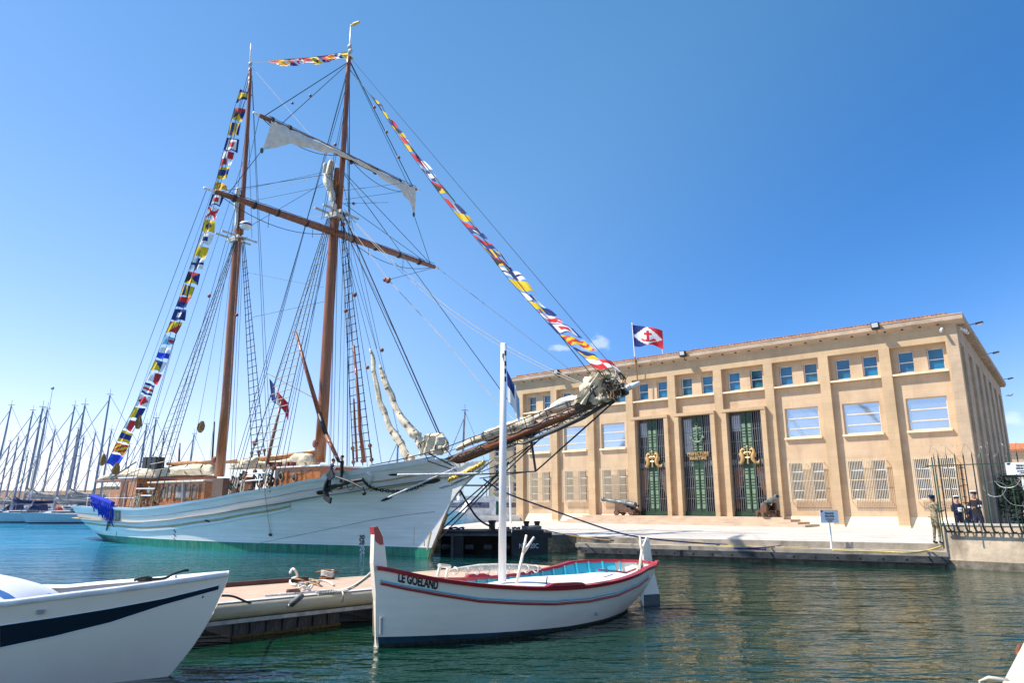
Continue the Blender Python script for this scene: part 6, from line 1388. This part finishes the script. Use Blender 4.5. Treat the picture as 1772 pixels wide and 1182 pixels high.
b.build('hanging_coil', wire_m, RZ)
b = MB(WM); 
for k in range(90):
    t_ = rnd.random(); a = rnd.random()*6.3; p = Vector((-.05+6.2*t_,-.30+.20*math.cos(a),ztop+.06+.25*math.sin(a))); d = Vector((rnd.uniform(-1,1),rnd.uniform(-1,1),rnd.uniform(-1,1))).normalized()*.035; b.tube([p-d,p+d],.006,3)
b.build('barbs', wire_m, RZ)
# white plate on the fence
s0 = trace(WM,1739,801,-.36,1); s1 = trace(WM,1739,822.5,-.36,1); s2 = trace(WM,1772,797,-.36,1)
w_ = 1.05; P = WM@Vector((s0.x,-.37,s1.z)); t = empty('warning_sign', Matrix.Translation(P), 'white warning sign with black lettering wired to the spiked fence at the right edge', 'sign')
b = MB(WM); b.box(s0.x,s0.x+w_,-.37,-.35,s1.z,s0.z); b.build('plate', mat('white sign plate',(.75,.76,.78),.4,var=.03), t)
sign_text(WM@Vector((s0.x+w_/2,-.376,s1.z)),wd,Vector((0,0,1)),w_,s0.z-s1.z,t)
s3 = trace(WM,1766,829,-.5,1); b = MB(WM); b.box(s3.x,s3.x+.35,-.36,-.34,s3.z-.35,s3.z); b.build('small_notice', bpy.data.materials['white sign plate'], label='small white notice low on the fence under the warning sign', cat='sign')
# ---------------------------------------------------------------- people
def skin_body(nm, nodes, edges, parts, mats, M, parent=None, **pr):
    names = list(nodes); me = bpy.data.meshes.new('tmp'); me.from_pydata([nodes[k][0] for k in names],[(names.index(a),names.index(c)) for a,c in edges],[]); me.update()
    ob = bpy.data.objects.new('tmp', me); COL.objects.link(ob)
    sk = ob.modifiers.new('s','SKIN'); sk.use_smooth_shade = True; ss = ob.modifiers.new('u','SUBSURF'); ss.levels = 1; ss.render_levels = 1
    for i,k in enumerate(names):
        r = nodes[k][1]; r = r if isinstance(r,tuple) else (r,r); me.skin_vertices[0].data[i].radius = r; me.skin_vertices[0].data[i].use_root = (i == 0)
    bpy.context.view_layer.update()
    ev = ob.evaluated_get(bpy.context.evaluated_depsgraph_get()); m2 = bpy.data.meshes.new_from_object(ev)
    V = [v.co.copy() for v in m2.vertices]; F_ = [tuple(p.vertices) for p in m2.polygons]
    bpy.data.objects.remove(ob); bpy.data.meshes.remove(me); bpy.data.meshes.remove(m2)
    segs = [(Vector(nodes[a][0]),Vector(nodes[c][0]),parts.get((a,c),0)) for a,c in edges]
    b = MB(M); b.v = V
    for f in F_:
        c = sum((V[k] for k in f),Vector())/len(f); best = 9; mi = 0
        for a,e,m_ in segs:
            d = e-a; t = max(0,min(1,(c-a).dot(d)/max(1e-9,d.length_squared))); q_ = (c-(a+d*t)).length
            if q_ < best: best = q_; mi = m_
        b.mi = mi; b.face(f)
    return b.build(nm, mats, parent, smooth=True, **pr)
skin_m = mat('skin', (.50,.27,.18), .55, var=.08, scale=6); skin_d = mat('deeper skin', (.20,.10,.065), .55, var=.08, scale=6)
navy_c = mat('navy cloth', (.010,.014,.045), .85, var=.3, scale=6, bump=.4); blk_c = mat('black cloth', (.012,.012,.015), .85, var=.3, scale=6); boot_c = mat('black boots', (.010,.010,.010), .4)
camo = mat('camouflage cloth', (.34,.27,.17), .9, scale=9, col2=(.08,.085,.045), pos=(.46,.54), bump=.4, streak=((.42,.34,.22),1.0,(11,11,11),.56))
hair_m = mat('dark brown hair', (.025,.014,.008), .7, var=.4, scale=30); white_c = mat('white cloth', (.78,.78,.78), .7, var=.04)
def person(loc, yaw, h, lab, shirt, trousers, skin=None, armL=((.05,.10,-.24),(.0,.20,.05)), armR=((-.05,.10,-.24),(.0,.20,.05)), lean=0.0, stride=.06, crouch=0.0, head_dir=(0,0), cap=None, hair=True):
    skin = skin or skin_m; k = h/1.78
    M = Matrix.Translation(Vector(loc))@Matrix.Rotation(R(yaw),4,'Z')@Matrix.Scale(k,4)     # +y is the way the person faces
    root = empty('person', M, lab, 'person')
    pz = .95-crouch; ln = lean
    N = {}; N['pel'] = ((0,0,pz),(.155,.115)); N['bel'] = ((0,.02+ln*.35,pz+.17),(.145,.105)); N['che'] = ((0,.0+ln*.75,pz+.38),(.175,.115)); N['nek0'] = ((0,-.01+ln*.95,pz+.51),(.10,.075)); N['nek'] = ((0,.0+ln,pz+.575),(.058,.058))
    hx,hy = head_dir
    N['hd0'] = ((hx*.02,.025+ln*1.05+hy*.03,pz+.645),(.072,.082)); N['hd1'] = ((hx*.03,.02+ln*1.08+hy*.03,pz+.735),(.078,.098)); N['hd2'] = ((hx*.03,.005+ln*1.08+hy*.02,pz+.80),(.055,.070))
    N['nos'] = ((hx*.03,.125+ln*1.08+hy*.04,pz+.685),(.016,.016)); N['chn'] = ((hx*.02,.095+ln*1.06+hy*.04,pz+.625),(.028,.024))
    E_ = [('pel','bel'),('bel','che'),('che','nek0'),('nek0','nek'),('nek','hd0'),('hd0','hd1'),('hd1','hd2'),('hd0','chn'),('hd1','nos')]
    PM = {e:0 for e in E_}; 
    for e in E_[:3]: PM[e] = 1
    for e in E_[3:]: PM[e] = 0
    for s_,arm,tag in ((-1,armL,'L'),(1,armR,'R')):
        sh_ = Vector((s_*.185,-.005+ln*.85,pz+.46)); el = sh_+Vector((s_*abs(arm[0][0]),arm[0][1],arm[0][2])); wr = el+Vector((-s_*arm[1][0],arm[1][1],arm[1][2])); d = (wr-el).normalized(); pm = wr+d*.055
        N['sh'+tag] = (tuple(sh_),(.070,.070)); N['el'+tag] = (tuple(el),(.047,.047)); N['wr'+tag] = (tuple(wr),(.032,.026)); N['pm'+tag] = (tuple(pm),(.040,.020))
        E_ += [('nek0','sh'+tag),('sh'+tag,'el'+tag),('el'+tag,'wr'+tag),('wr'+tag,'pm'+tag)]
        PM[('nek0','sh'+tag)] = PM[('sh'+tag,'el'+tag)] = PM[('el'+tag,'wr'+tag)] = 1; PM[('wr'+tag,'pm'+tag)] = 0
        side = d.cross(Vector((0,0,1))); side = side.normalized() if side.length > .1 else Vector((1,0,0)); nrm = side.cross(d)
        for fi,(o,l) in enumerate(((-.028,.036),(-.010,.044),(.009,.041),(.027,.032))):
            a = pm+side*o+d*.022; m_ = a+d*l*.8-nrm*.006; e_ = m_+d*l*.5-nrm*.02
            for nm_,p_,r_ in (('a',a,.0095),('b',m_,.0085),('c',e_,.007)): N[f'f{tag}{fi}{nm_}'] = (tuple(p_),r_)
            E_ += [('pm'+tag,f'f{tag}{fi}a'),(f'f{tag}{fi}a',f'f{tag}{fi}b'),(f'f{tag}{fi}b',f'f{tag}{fi}c')]
        a = pm-side*s_*.038-d*.02; e_ = a-side*s_*.02+d*.035
        N[f't{tag}a'] = (tuple(a),.012); N[f't{tag}b'] = (tuple(e_),.009); E_ += [('pm'+tag,f't{tag}a'),(f't{tag}a',f't{tag}b')]
        st = stride*s_; kz = .49-crouch*.35; ky = .03+st*.5+crouch*.75
        N['hp'+tag] = ((s_*.088,0,pz-.06),(.100,.110)); N['kn'+tag] = ((s_*.10,ky,kz),(.062,.066)); N['an'+tag] = ((s_*.105,st,.095),(.044,.048)); N['hl'+tag] = ((s_*.105,st-.03,.045),(.042,.042)); N['to'+tag] = ((s_*.125,st+.15,.035),(.040,.030))
        E_ += [('pel','hp'+tag),('hp'+tag,'kn'+tag),('kn'+tag,'an'+tag),('an'+tag,'hl'+tag),('hl'+tag,'to'+tag)]
        PM[('pel','hp'+tag)] = PM[('hp'+tag,'kn'+tag)] = PM[('kn'+tag,'an'+tag)] = 2; PM[('an'+tag,'hl'+tag)] = PM[('hl'+tag,'to'+tag)] = 3
    skin_body('body', N, E_, PM, [skin,shirt,trousers,boot_c], M, root)
    hc = Vector(N['hd1'][0])
    for s_ in (-1,1):
        b = MB(M); b.ball(hc+Vector((s_*.032,.088,-.012)),(.012,.008,.008),6,5); b.build('eye', blk_c, root)
        b = MB(M); b.ball(hc+Vector((s_*.080,-.005,-.02)),(.010,.020,.030),6,5); b.build('ear', skin, root)
    b = MB(M); b.ball(hc+Vector((0,.094,-.075)),(.024,.008,.006),6,5); b.build('mouth', mat('lips',(.35,.10,.08),.6) if 'lips' not in bpy.data.materials else bpy.data.materials['lips'], root)
    if hair:
        b = MB(M); b.ball(hc+Vector((0,-.022,.028)),(.088,.100,.085),12,8)
        b.f, b.m = zip(*[(f,0) for f in b.f if sum(b.v[i].z for i in f)/len(f) > hc.z-.02 or sum(b.v[i].y for i in f)/len(f) < hc.y-.045]); b.f = list(b.f); b.m = list(b.m); b.build('hair', hair_m, root, smooth=True)
    if cap == 'beret':
        b = MB(M); b.lathe(hc+Vector((0,0,.03)),hc+Vector((0,0,.065)),[(0,.098),(1,.10)],14); b.ball(hc+Vector((-.02,-.02,.075)),(.125,.125,.045),14,7); b.build('beret', mat('navy beret',(.012,.025,.09),.8), root, smooth=True)
    if cap == 'sailor':
        b = MB(M); b.lathe(hc+Vector((0,0,.020)),hc+Vector((0,0,.068)),[(0,.099),(1,.101)],16); b.build('cap_band', blk_c, root, smooth=True)
        b = MB(M); b.lathe(hc+Vector((0,0,.068)),hc+Vector((0,-.005,.12)),[(0,.102),(.35,.135),(.8,.132),(1,.09)],16); b.ball(hc+Vector((0,0,.118)),(.095,.095,.02),12,5); b.build('cap', white_c, root, smooth=True)
    return root, M, N
# soldier at the quay edge, in profile facing right
sx_ = onz(1624,941.5,PZ); ztop_ = aty(1624,856.5,sx_.y).z
person((sx_.x,sx_.y+.05,PZ), -88, ztop_-PZ-.02, 'soldier in camouflage uniform and dark blue beret standing at the quay edge, facing right', camo, camo, skin_d, armL=((.03,.06,-.26),(.05,.22,.05)), armR=((.03,.08,-.26),(.05,.20,.07)), stride=.05, cap='beret', hair=True)
def behind_wall(px, py_top, Y): p = aty(px,py_top,Y); return p
for px,py,Y,yaw,lab,kw in ((1654,858.5,30.0,170,'sailor in navy uniform and white cap holding a paper, facing the camera behind the wall',dict(cap='sailor',armL=((.05,.08,-.24),(.14,.17,.06)),armR=((.05,.08,-.24),(.14,.17,.08)))),
                       (1672,869,30.6,150,'shorter sailor in navy, mostly hidden between the two taller sailors',dict(cap=None,armL=((.04,.03,-.27),(.0,.10,-.20)))),
                       (1687,850,29.4,115,'tallest sailor in dark jacket with white stripes and white cap, turned left',dict(cap='sailor',lean=.08,armR=((.06,.02,-.27),(.0,.14,-.18)),armL=((.03,.12,-.23),(.05,.20,.02))))):
    p = aty(px,py,Y); r_,Mp,Np = person((p.x,p.y,PZ), yaw, p.z-PZ-(.02), lab, navy_c if px < 1680 else blk_c, navy_c, skin_m, **kw)
    if px == 1654:
        b = MB(Mp); b.hexa([(-.10,.30,1.16),(.10,.30,1.16),(.10,.34,1.19),(-.10,.34,1.19),(-.10,.27,1.33),(.10,.27,1.33),(.10,.28,1.335),(-.10,.28,1.335)]); b.build('paper_sheet', white_c, label='pale sheet of paper held by the sailor facing the camera', cat='paper')
    if px == 1687:
        for s_ in (-1,1):
            e_ = Vector(Np['el'+('L' if s_ < 0 else 'R')][0]); sh_ = Vector(Np['sh'+('L' if s_ < 0 else 'R')][0]); c = sh_.lerp(e_,.75); d = (e_-sh_).normalized(); b = MB(Mp); b.tube([c-d*.03,c+d*.03],.072,10); b.build('sleeve_stripe', white_c, r_, smooth=True)
# two crew on the forecastle of the schooner
for px,py,y,yaw,lab,kw in ((571,799,-2.4,-70,'crew member in dark jersey with white sleeve bands bending at the schooner rail',dict(lean=.16,armL=((.04,.16,-.2),(.02,.22,.02)),armR=((.04,.16,-.2),(.02,.22,.0)),hair=True)),
                      (593,792,-2.2,95,'crew member in dark vest with bare arms raised to the boom on the forecastle',dict(lean=.02,armL=((.03,.20,.02),(.04,.10,.22)),armR=((.03,.20,.05),(.04,.10,.20)),hair=True))):
    p = SP(px,py,y); fz = HS.ZS(HS.U(p.x,3.0))-.75; wpt = SF@Vector((p.x,y,fz))
    r_,Mp,Np = person(wpt, yaw, max(1.5,p.z-fz), lab, navy_c if px < 580 else blk_c, blk_c, skin_m, **kw)
    if px < 580:
        for tg in 'LR':
            e_ = Vector(Np['el'+tg][0]); sh_ = Vector(Np['sh'+tg][0]); d = (e_-sh_).normalized()
            for f_ in (.55,.85): c = sh_.lerp(e_,f_); b = MB(Mp); b.tube([c-d*.022,c+d*.022],.068,10); b.build('sleeve_band', white_c, r_, smooth=True)
# ---------------------------------------------------------------- buildings and walls further off
def far_building(M, w, d, h, cols, rows, lab, wallc, roofc, nm='office_building', z0=.8):
    t = empty(nm, M, lab, 'building'); b = MB(M); W_ = [(lerp(0,w,(i+.28)/cols),lerp(0,w,(i+.72)/cols)) for i in range(cols)]; H_ = [(lerp(.4,h-.8,(j+.25)/rows),lerp(.4,h-.8,(j+.78)/rows)) for j in range(rows)]
    wallp(b,0,w,0,h,0,[(a,c,e,g) for a,c in W_ for e,g in H_],.3); b.box(0,w,.35,d,0,h-.01); b.quad((0,0,0),(0,.35,0),(0,.35,h),(0,0,h)); b.quad((w,0,0),(w,0,h),(w,.35,h),(w,.35,0)); b.build('wall', wallc, t)
    for a,c in W_:
        for e,g in H_: 
            b = MB(M); wframe(b,a,c,e,g,.2,((e+g)/2,),((a+c)/2,),.09,.06); b.build('window', white_p, t); b = MB(M); b.quad((a,.27,e),(c,.27,e),(c,.27,g),(a,.27,g)); b.build('pane', glass_low, t)
            b = MB(M); b.box(a-.15,c+.15,-.12,.1,e-.16,e-.02); b.build('sill', stone, t)
    b = MB(M); b.box(-.4,w+.4,-.4,d+.4,h,h+.3); b.hexa([(-.3,-.3,h+.301),(w+.3,-.3,h+.301),(w+.3,d+.3,h+.301),(-.3,d+.3,h+.301),(0,d*.45,h+1.5),(w,d*.45,h+1.5),(w,d*.55,h+1.5),(0,d*.55,h+1.5)]); b.build('roof', roofc, t)
    return t
p = aty(846,905,88); hgt = aty(850,756,88).z
far_building(frame((p.x,88,.7),-14), 7.0, 9, hgt-.7, 3, 4, 'pale stone office block with square windows behind the bowsprit, left of the prefecture', stone2, mat('flat grey roof',(.35,.33,.30),.8))
p = aty(1738,800,100)
tb = far_building(frame((p.x,100,.7),-25), 30, 12, aty(1750,782,100).z-.7, 8, 2, 'long low building with orange tiled roof behind the fence at the right edge', stone2, mat('orange tile roof',(.52,.17,.06),.8,var=.3,scale=3,stretch=(6,1,1),bump=.5), 'tiled_building')
# breakwater wall and yellow pavilion behind the yachts
p0 = aty(-80,856,200); p1 = aty(240,850,150); zt_ = aty(60,851,178).z
bw_m = mat('tan breakwater stone', (.48,.26,.14), .9, var=.25, scale=.25, bump=.5, bscale=2, streak=((.60,.42,.12),.8,(.06,.06,.2),.55))
d = (p1-p0); d.z = 0; Mb = frame((p0.x,p0.y,0), math.degrees(math.atan2(d.y,d.x)))
b = MB(Mb); n = 40; L_ = d.length
rows = [[(lerp(0,L_*1.25,i/n),0-.0*j,[ -1,zt_-.6,zt_,zt_][j]) if j < 3 else (lerp(0,L_*1.25,i/n),4,zt_) for i in range(n+1)] for j in range(4)]
b.grid(rows); b.build('breakwater_wall', bw_m, label='long tan stone breakwater wall behind the moored yachts on the left', cat='wall')
p = aty(158,868,165); h = aty(160,842,165).z
b_t = empty('yellow_pavilion', frame((p.x,165,0),10), 'small yellow building with low gable roof behind the schooner stern', 'building')
Mp_ = frame((p.x,165,0),10); b = MB(Mp_); b.box(0,9,0,8,0,h-.8); b.build('wall', mat('yellow render',(.62,.44,.12),.9,var=.1), b_t)
b = MB(Mp_); b.extr([(-.3,-.3,h-.8),(9.3,-.3,h-.8),(6.5,-.3,h),(2.5,-.3,h)],(0,8.6,0)); b.build('roof', mat('ochre roof',(.55,.42,.20),.9), b_t)
for x in (1.5,4,6.5): b = MB(Mp_); b.box(x,x+1.1,-.04,.0,2.2,3.6); b.build('window', glass_low, b_t)
# ---------------------------------------------------------------- moored yachts
hull_g = mat('grey white hull', (.42,.45,.48), .35, var=.06); hull_n = mat('navy hull', (.012,.03,.20), .3); alu = mat('grey mast', (.24,.24,.28), .45, var=.3, scale=1.5); wsal = mat('white cabin', (.72,.72,.70), .4); saily = mat('grey sail cover', (.36,.33,.29), .8); red_c = mat('red canvas',(.45,.06,.05),.8); dgl = glass_low
navc = mat('navy sail cover', (.015,.02,.08), .8)
def yacht(M, Ln, H_, hm, lab, cover=saily, detail=True, rake=0.0):
    t = empty('yacht', M, lab, 'yacht', 'yachts moored on the left')
    HH = Hull(M, [(-.5,Ln*.42),(0,Ln*.45),(1.2,Ln*.5)], [(-.5,-Ln*.44),(0,-Ln*.46),(1.2,-Ln*.5)], [(0,1.35),(.5,1.1),(1,1.05)], [(0,.02),(.3,Ln*.10),(.6,Ln*.13),(1,Ln*.09)], [(0,.04),(.25,Ln*.11),(.6,Ln*.145),(1,Ln*.11)], -.5, .8, .8)
    b = MB(M); HH.mesh(b,24,7); b.build('hull', hm, t, smooth=True)
    b = MB(M); b.grid([[Vector((HH.X(i/16,1.1),s_*HH.B(i/16,1.05),HH.ZS(i/16)-.02)) for i in range(17)] for s_ in (1,0,-1)]); b.build('deck', wsal, t)
    b = MB(M); HH.strip(b, lambda u:.10, lambda u:.22, .012, 0,1,24); b.build('boot_stripe', black_m, t)
    b = MB(M); b.hexa([(-Ln*.18,-Ln*.08,1.05),(Ln*.18,-Ln*.05,1.1),(Ln*.18,Ln*.05,1.1),(-Ln*.18,Ln*.08,1.05),(-Ln*.16,-Ln*.06,1.6),(Ln*.10,-Ln*.04,1.5),(Ln*.10,Ln*.04,1.5),(-Ln*.16,Ln*.06,1.6)]); b.build('cabin', wsal, t)
    b = MB(M); b.box(-Ln*.15,Ln*.08,-Ln*.075,Ln*.075,1.28,1.42); b.build('cabin_window', dgl, t)
    mx = Ln*.08; top = Vector((mx-rake*H_,0,H_))
    b = MB(M); b.tube([(mx,0,1.2),((mx+top.x)/2,0,H_*.5),top],[.15,.13,.09],8); b.build('mast', alu, t)
    b = MB(M); b.tube([(mx,0,2.3),(mx-Ln*.36,0,2.45)],.09,6); b.build('boom', alu, t)
    b = MB(M); b.tube([(mx-.1,0,3.0),(mx-.8,0,2.65),(mx-Ln*.2,0,2.6),(mx-Ln*.35,0,2.55)],[.30,.26,.22,.12],8,True,.3,Ln); b.build('sail_cover', cover, t, smooth=True)
    b = MB(M); b.tube([(Ln*.47,0,1.4),top-Vector((0,0,.5))],.05,5); b.build('furled_genoa', alu, t)
    for s_ in (-1,1):
        b = MB(M); b.tube([(mx-.1,s_*Ln*.12,1.15),(mx-.05-rake*H_*.55,s_*.9,H_*.55),(top.x,0,H_*.93)],.022,4); b.build('shroud', alu, t)
        b = MB(M); b.tube([(mx-rake*H_*.55,0,H_*.55),(mx-.1-rake*H_*.55,s_*.95,H_*.56)],.035,4); b.build('spreader', alu, t)
    b = MB(M); b.tube([top,(-Ln*.49,0,1.2)],.022,4); b.build('backstay', alu, t)
    b = MB(M); b.tube([top,top+Vector((0,0,.8))],.02,4); b.box(top.x-.35,top.x+.35,-.03,.03,H_+.1,H_+.16); b.build('masthead_gear', black_m, t)
    if detail:
        for x in (-.44,-.3,.3,.42):
            for s_ in (-1,1): b = MB(M); y = s_*Ln*(.10 if x < 0 else .05); b.tube([(Ln*x,y,1.1),(Ln*x,y,1.75)],.02,4); b.build('stanchion', alu, t)
        b = MB(M); b.ball((-Ln*.28,-Ln*.09,1.6),(.5,.35,.4),8,6); b.build('red_canvas', red_c, t)
        b = MB(M); b.hexa([(-Ln*.2,-Ln*.08,1.5),(-Ln*.05,-Ln*.07,1.6),(-Ln*.05,Ln*.07,1.6),(-Ln*.2,Ln*.08,1.5),(-Ln*.19,-Ln*.06,2.3),(-Ln*.10,-Ln*.05,2.3),(-Ln*.10,Ln*.05,2.3),(-Ln*.19,Ln*.06,2.3)]); b.build('spray_hood', navc, t)
    return t
def place_yacht(toppx, toppy, Y, yaw, Ln, hm, lab, **kw):
    p = aty(toppx,toppy,Y); mx = Ln*.08; a = R(yaw); M = frame((p.x-mx*math.cos(a),Y-mx*math.sin(a),0),yaw); return yacht(M, Ln, p.z, hm, lab, **kw)
place_yacht(183,684,88,203,17,hull_g,'large grey-white yacht with tallest mast nearest the schooner stern',cover=navc,rake=.03)
place_yacht(118,703,91,203,15,hull_g,'grey-white yacht in the middle with furled grey sail, left of the tallest-masted one',rake=.05)
place_yacht(46,711,94,203,14,hull_n,'navy-hulled yacht at the left edge of the photo',cover=navc,rake=.05)
place_yacht(8,702,97,203,14,hull_n,'dark yacht whose mast stands at the extreme left edge',cover=saily,rake=.05)
small = yacht(frame((0,0,-50),200),10,12,hull_g,'x',detail=False,rake=.04)
spots = [(147,702,104,15,'yacht with tall mast in the second row behind the two grey-white yachts'),(82,709,106,15,'yacht with dark bent-topped mast in the second row'),(74,706,110,12,'yacht with leaning mast close left of the dark bent-topped one'),
 (18,765,112,12,'small yacht far left with short mast behind the navy hull'),(32,757,116,12,'small yacht with short mast, second from the left edge in the back row'),(49,782,125,12,'distant yacht with very short mast at left'),(95,745,118,12,'back-row yacht with pale mast between the two middle yachts'),(136,743,114,12,'back-row yacht whose mast almost touches the second-row mast'),(145,757,120,12,'back-row yacht with short dark mast at centre left'),(165,750,118,12,'back-row yacht with short mast left of the tallest mast'),
 (193,745,112,12,'back-row yacht seen just right of the tallest mast'),(224,770,120,12,'distant yacht behind the schooner stern flags'),(254,735,108,12,'yacht mast rising behind the schooner aft cabin'),(270,725,112,12,'yacht mast rising just left of the schooner main shrouds'),(285,748,118,12,'yacht mast rising among the schooner main shrouds'),(336,752,110,12,'pale yacht mast left of the schooner main mast')]
for i,(u,v,Y,h0,lab) in enumerate(spots):
    p = aty(u,v,Y); k = p.z/12; a = R(200+(i%3-1)*4); mx = (.8-.04*12)*k
    copy_tree(small, Matrix.Translation((p.x-mx*math.cos(a),Y-mx*math.sin(a),0))@Matrix.Rotation(a,4,'Z')@Matrix.Scale(k,4), label=lab)
for ch in list(small.children): bpy.data.objects.remove(ch)
bpy.data.objects.remove(small)
p = aty(91,672,100); b = MB(); b.tube([(p.x-.9,100,1.5),(p.x-.1,100,p.z*.6),(p.x,100,p.z)],[.08,.05,.03],6); b.ball((p.x,100,p.z),.25,6,5); b.build('whip_aerial', mat('pale aerial',(.45,.42,.45),.5), label='slender pale aerial pole taller than the yacht masts at left', cat='aerial')
p = aty(795,712,74); b = empty('yacht', Matrix.Translation((p.x,74,0)), 'yacht mast seen behind the schooner bowsprit, left of the white mast', 'yacht', None)
bpy.data.objects.remove(b)
place_yacht(797,712,76,195,9,hull_g,'yacht whose grey mast rises behind the schooner bowsprit rail',detail=False,rake=.04)
place_yacht(689,756,84,195,8,hull_g,'small yacht whose grey mast shows between the two stowed jibs',detail=False,rake=.0)
# ---------------------------------------------------------------- motor boats behind the plaza
def motor_boat(M, Ln, lab, fly=True, cover=None):
    t = empty('motor_boat', M, lab, 'motor boat', 'white motor boats behind the plaza')
    HH = Hull(M, [(-.5,Ln*.38),(0,Ln*.42),(1.8,Ln*.52)], [(-.5,-Ln*.47),(0,-Ln*.48),(1.8,-Ln*.5)], [(0,1.9),(.5,1.45),(1,1.3)], [(0,.03),(.3,Ln*.12),(1,Ln*.15)], [(0,.05),(.2,Ln*.13),(.6,Ln*.18),(1,Ln*.17)], -.5, 1, .7)
    b = MB(M); HH.mesh(b,24,7); b.build('hull', wsal, t, smooth=True)
    b = MB(M); b.grid([[Vector((HH.X(i/16,1.4),s_*HH.B(i/16,1.4),HH.ZS(i/16)-.03)) for i in range(17)] for s_ in (1,0,-1)]); b.build('deck', wsal, t)
    w = Ln*.12
    b = MB(M); b.hexa([(-Ln*.3,-w,1.3),(Ln*.18,-w*.8,1.5),(Ln*.18,w*.8,1.5),(-Ln*.3,w,1.3),(-Ln*.3,-w*.9,2.6),(Ln*.04,-w*.7,2.6),(Ln*.04,w*.7,2.6),(-Ln*.3,w*.9,2.6)]); b.build('cabin', wsal, t)
    b = MB(M); b.hexa([(-Ln*.26,-w*1.0,1.95),(Ln*.11,-w*.86,2.0),(Ln*.11,w*.86,2.0),(-Ln*.26,w*1.0,1.95),(-Ln*.26,-w*.95,2.42),(Ln*.055,-w*.78,2.42),(Ln*.055,w*.78,2.42),(-Ln*.26,w*.95,2.42)]); b.build('cabin_window', mat('tinted glass',(.05,.05,.09),.1,col2=(.20,.22,.30)) if 'tinted glass' not in bpy.data.materials else bpy.data.materials['tinted glass'], t)
    if fly:
        b = MB(M); b.box(-Ln*.3,Ln*.0,-w*.85,w*.85,2.62,3.0); b.build('flybridge', wsal, t)
        b = MB(M); b.box(-Ln*.26,Ln*.02,-w*.8,w*.8,3.9,4.0); b.build('bimini', cover or navc, t)
        for x in (-.25,.0):
            for s_ in (-1,1): b = MB(M); b.tube([(Ln*x,s_*w*.75,3.0),(Ln*x,s_*w*.75,3.9)],.03,4); b.build('frame_tube', alu, t)
    b = MB(M); P = [HH.P(u,HH.ZS(u)+.65,-1,-.05) for u in (.5,.4,.3,.2,.1,.02)]; b.tube(P,.025,4); P = [HH.P(u,HH.ZS(u)+.65,1,-.05) for u in (.5,.4,.3,.2,.1,.02)]; b.tube(P,.025,4); b.build('bow_rail', alu, t)
    return t
def mbp(px, Y, yaw, Ln, lab, **kw): p = aty(px,900,Y); return motor_boat(frame((p.x,Y,0),yaw), Ln, lab, **kw)
mbp(792,66,-170,11,'white flybridge motor cruiser with dark canopy seen just right of the schooner bow',cover=black_m)
mbp(838,72,-165,9,'white motor cruiser with pale flat awning beside the white boat mast',cover=wsal)
mbp(815,62,-150,5.5,'low white open motor boat directly behind the plaza edge',fly=False)
mbp(872,70,-150,7,'small white motor boat moored against the left end of the prefecture',fly=False)
b = MB(); p = aty(851,868,66); b.box(p.x-.9,p.x+.9,66,66.4,.8,p.z); b.build('green_screen', mat('green netting',(.01,.16,.12),.8), label='green mesh screen among the motor boats left of the prefecture', cat='screen')
p = aty(884,905,58); q_ = aty(881,800,58); b = MB(); b.tube([(p.x,58,.8),(q_.x,58,q_.z)],[.09,.05],8); b.build('light_pole', rail_m, label='thin white pole standing by the left corner of the prefecture', cat='pole')
# dark railings and palms behind the fence, shrub
sg = empty('security_gate', GF@Matrix.Translation((8,-3,.8)), 'dark grey barred gate and railings beyond the spiked fence beside the side facade', 'gate')
for k in range(34):
    b = MB(GF); x = 1.0+k*.42; b.beam((x,-2.2,.8),(x,-2.2,3.1),.06,.06); b.build('bar', mat('gate grey',(.05,.065,.07),.6) if 'gate grey' not in bpy.data.materials else bpy.data.materials['gate grey'], sg)
for z in (1.0,2.9): b = MB(GF); b.beam((1,-2.2,z),(15,-2.2,z),.08,.08); b.build('rail', bpy.data.materials['gate grey'], sg)
def shrub(c, r, n, m, lab, seed):
    rn = random.Random(seed); t = empty('shrub', Matrix.Translation(c), lab, 'shrub'); b = MB()
    for k in range(n):
        v = Vector((rn.gauss(0,1),rn.gauss(0,1),rn.gauss(0,1))).normalized()*(rn.random()**.4); p = Vector(c)+Vector((v.x*r[0],v.y*r[1],r[2]+v.z*r[2])); s_ = rn.uniform(.10,.24); a = Vector((rn.gauss(0,1),rn.gauss(0,1),rn.gauss(0,.6))).normalized(); e = a.cross(Vector((rn.gauss(0,1),rn.gauss(0,1),1))).normalized()
        b.quad(p-a*s_,p+e*s_*.35,p+a*s_,p-e*s_*.35)
    b.build('foliage', m, t)
    b = MB(); b.tube([Vector(c),Vector(c)+Vector((.1,0,r[2]))],[.12,.05],6); b.build('trunk', car_m, t)
leaf = mat('shrub leaves', (.05,.10,.025), .7, var=.5, scale=.8, col2=(.16,.22,.06))
p = onz(1766,884,.8); p = aty(1766,880,52); shrub((p.x,52,.8),(1.7,1.2,2.0),1500,leaf,'green and yellow shrub behind the fence below the white warning sign',3)
# seagull
p = aty(1749,685,60); t = empty('seagull', Matrix.Translation(p), 'tiny white gull flying right of the prefecture roof', 'bird'); b = MB()
b.tube([p+Vector((-.22,0,0)),p,p+Vector((.2,0,.02))],[.03,.07,.02],8); b.build('body', white_c, t, smooth=True)
for s_ in (-1,1): b = MB(); b.quad(p+Vector((-.07,0,.02)),p+Vector((.07,0,.02)),p+Vector((.0,s_*.3,.14)),p+Vector((-.12,s_*.55,.04))); b.build('wing', white_c, t)
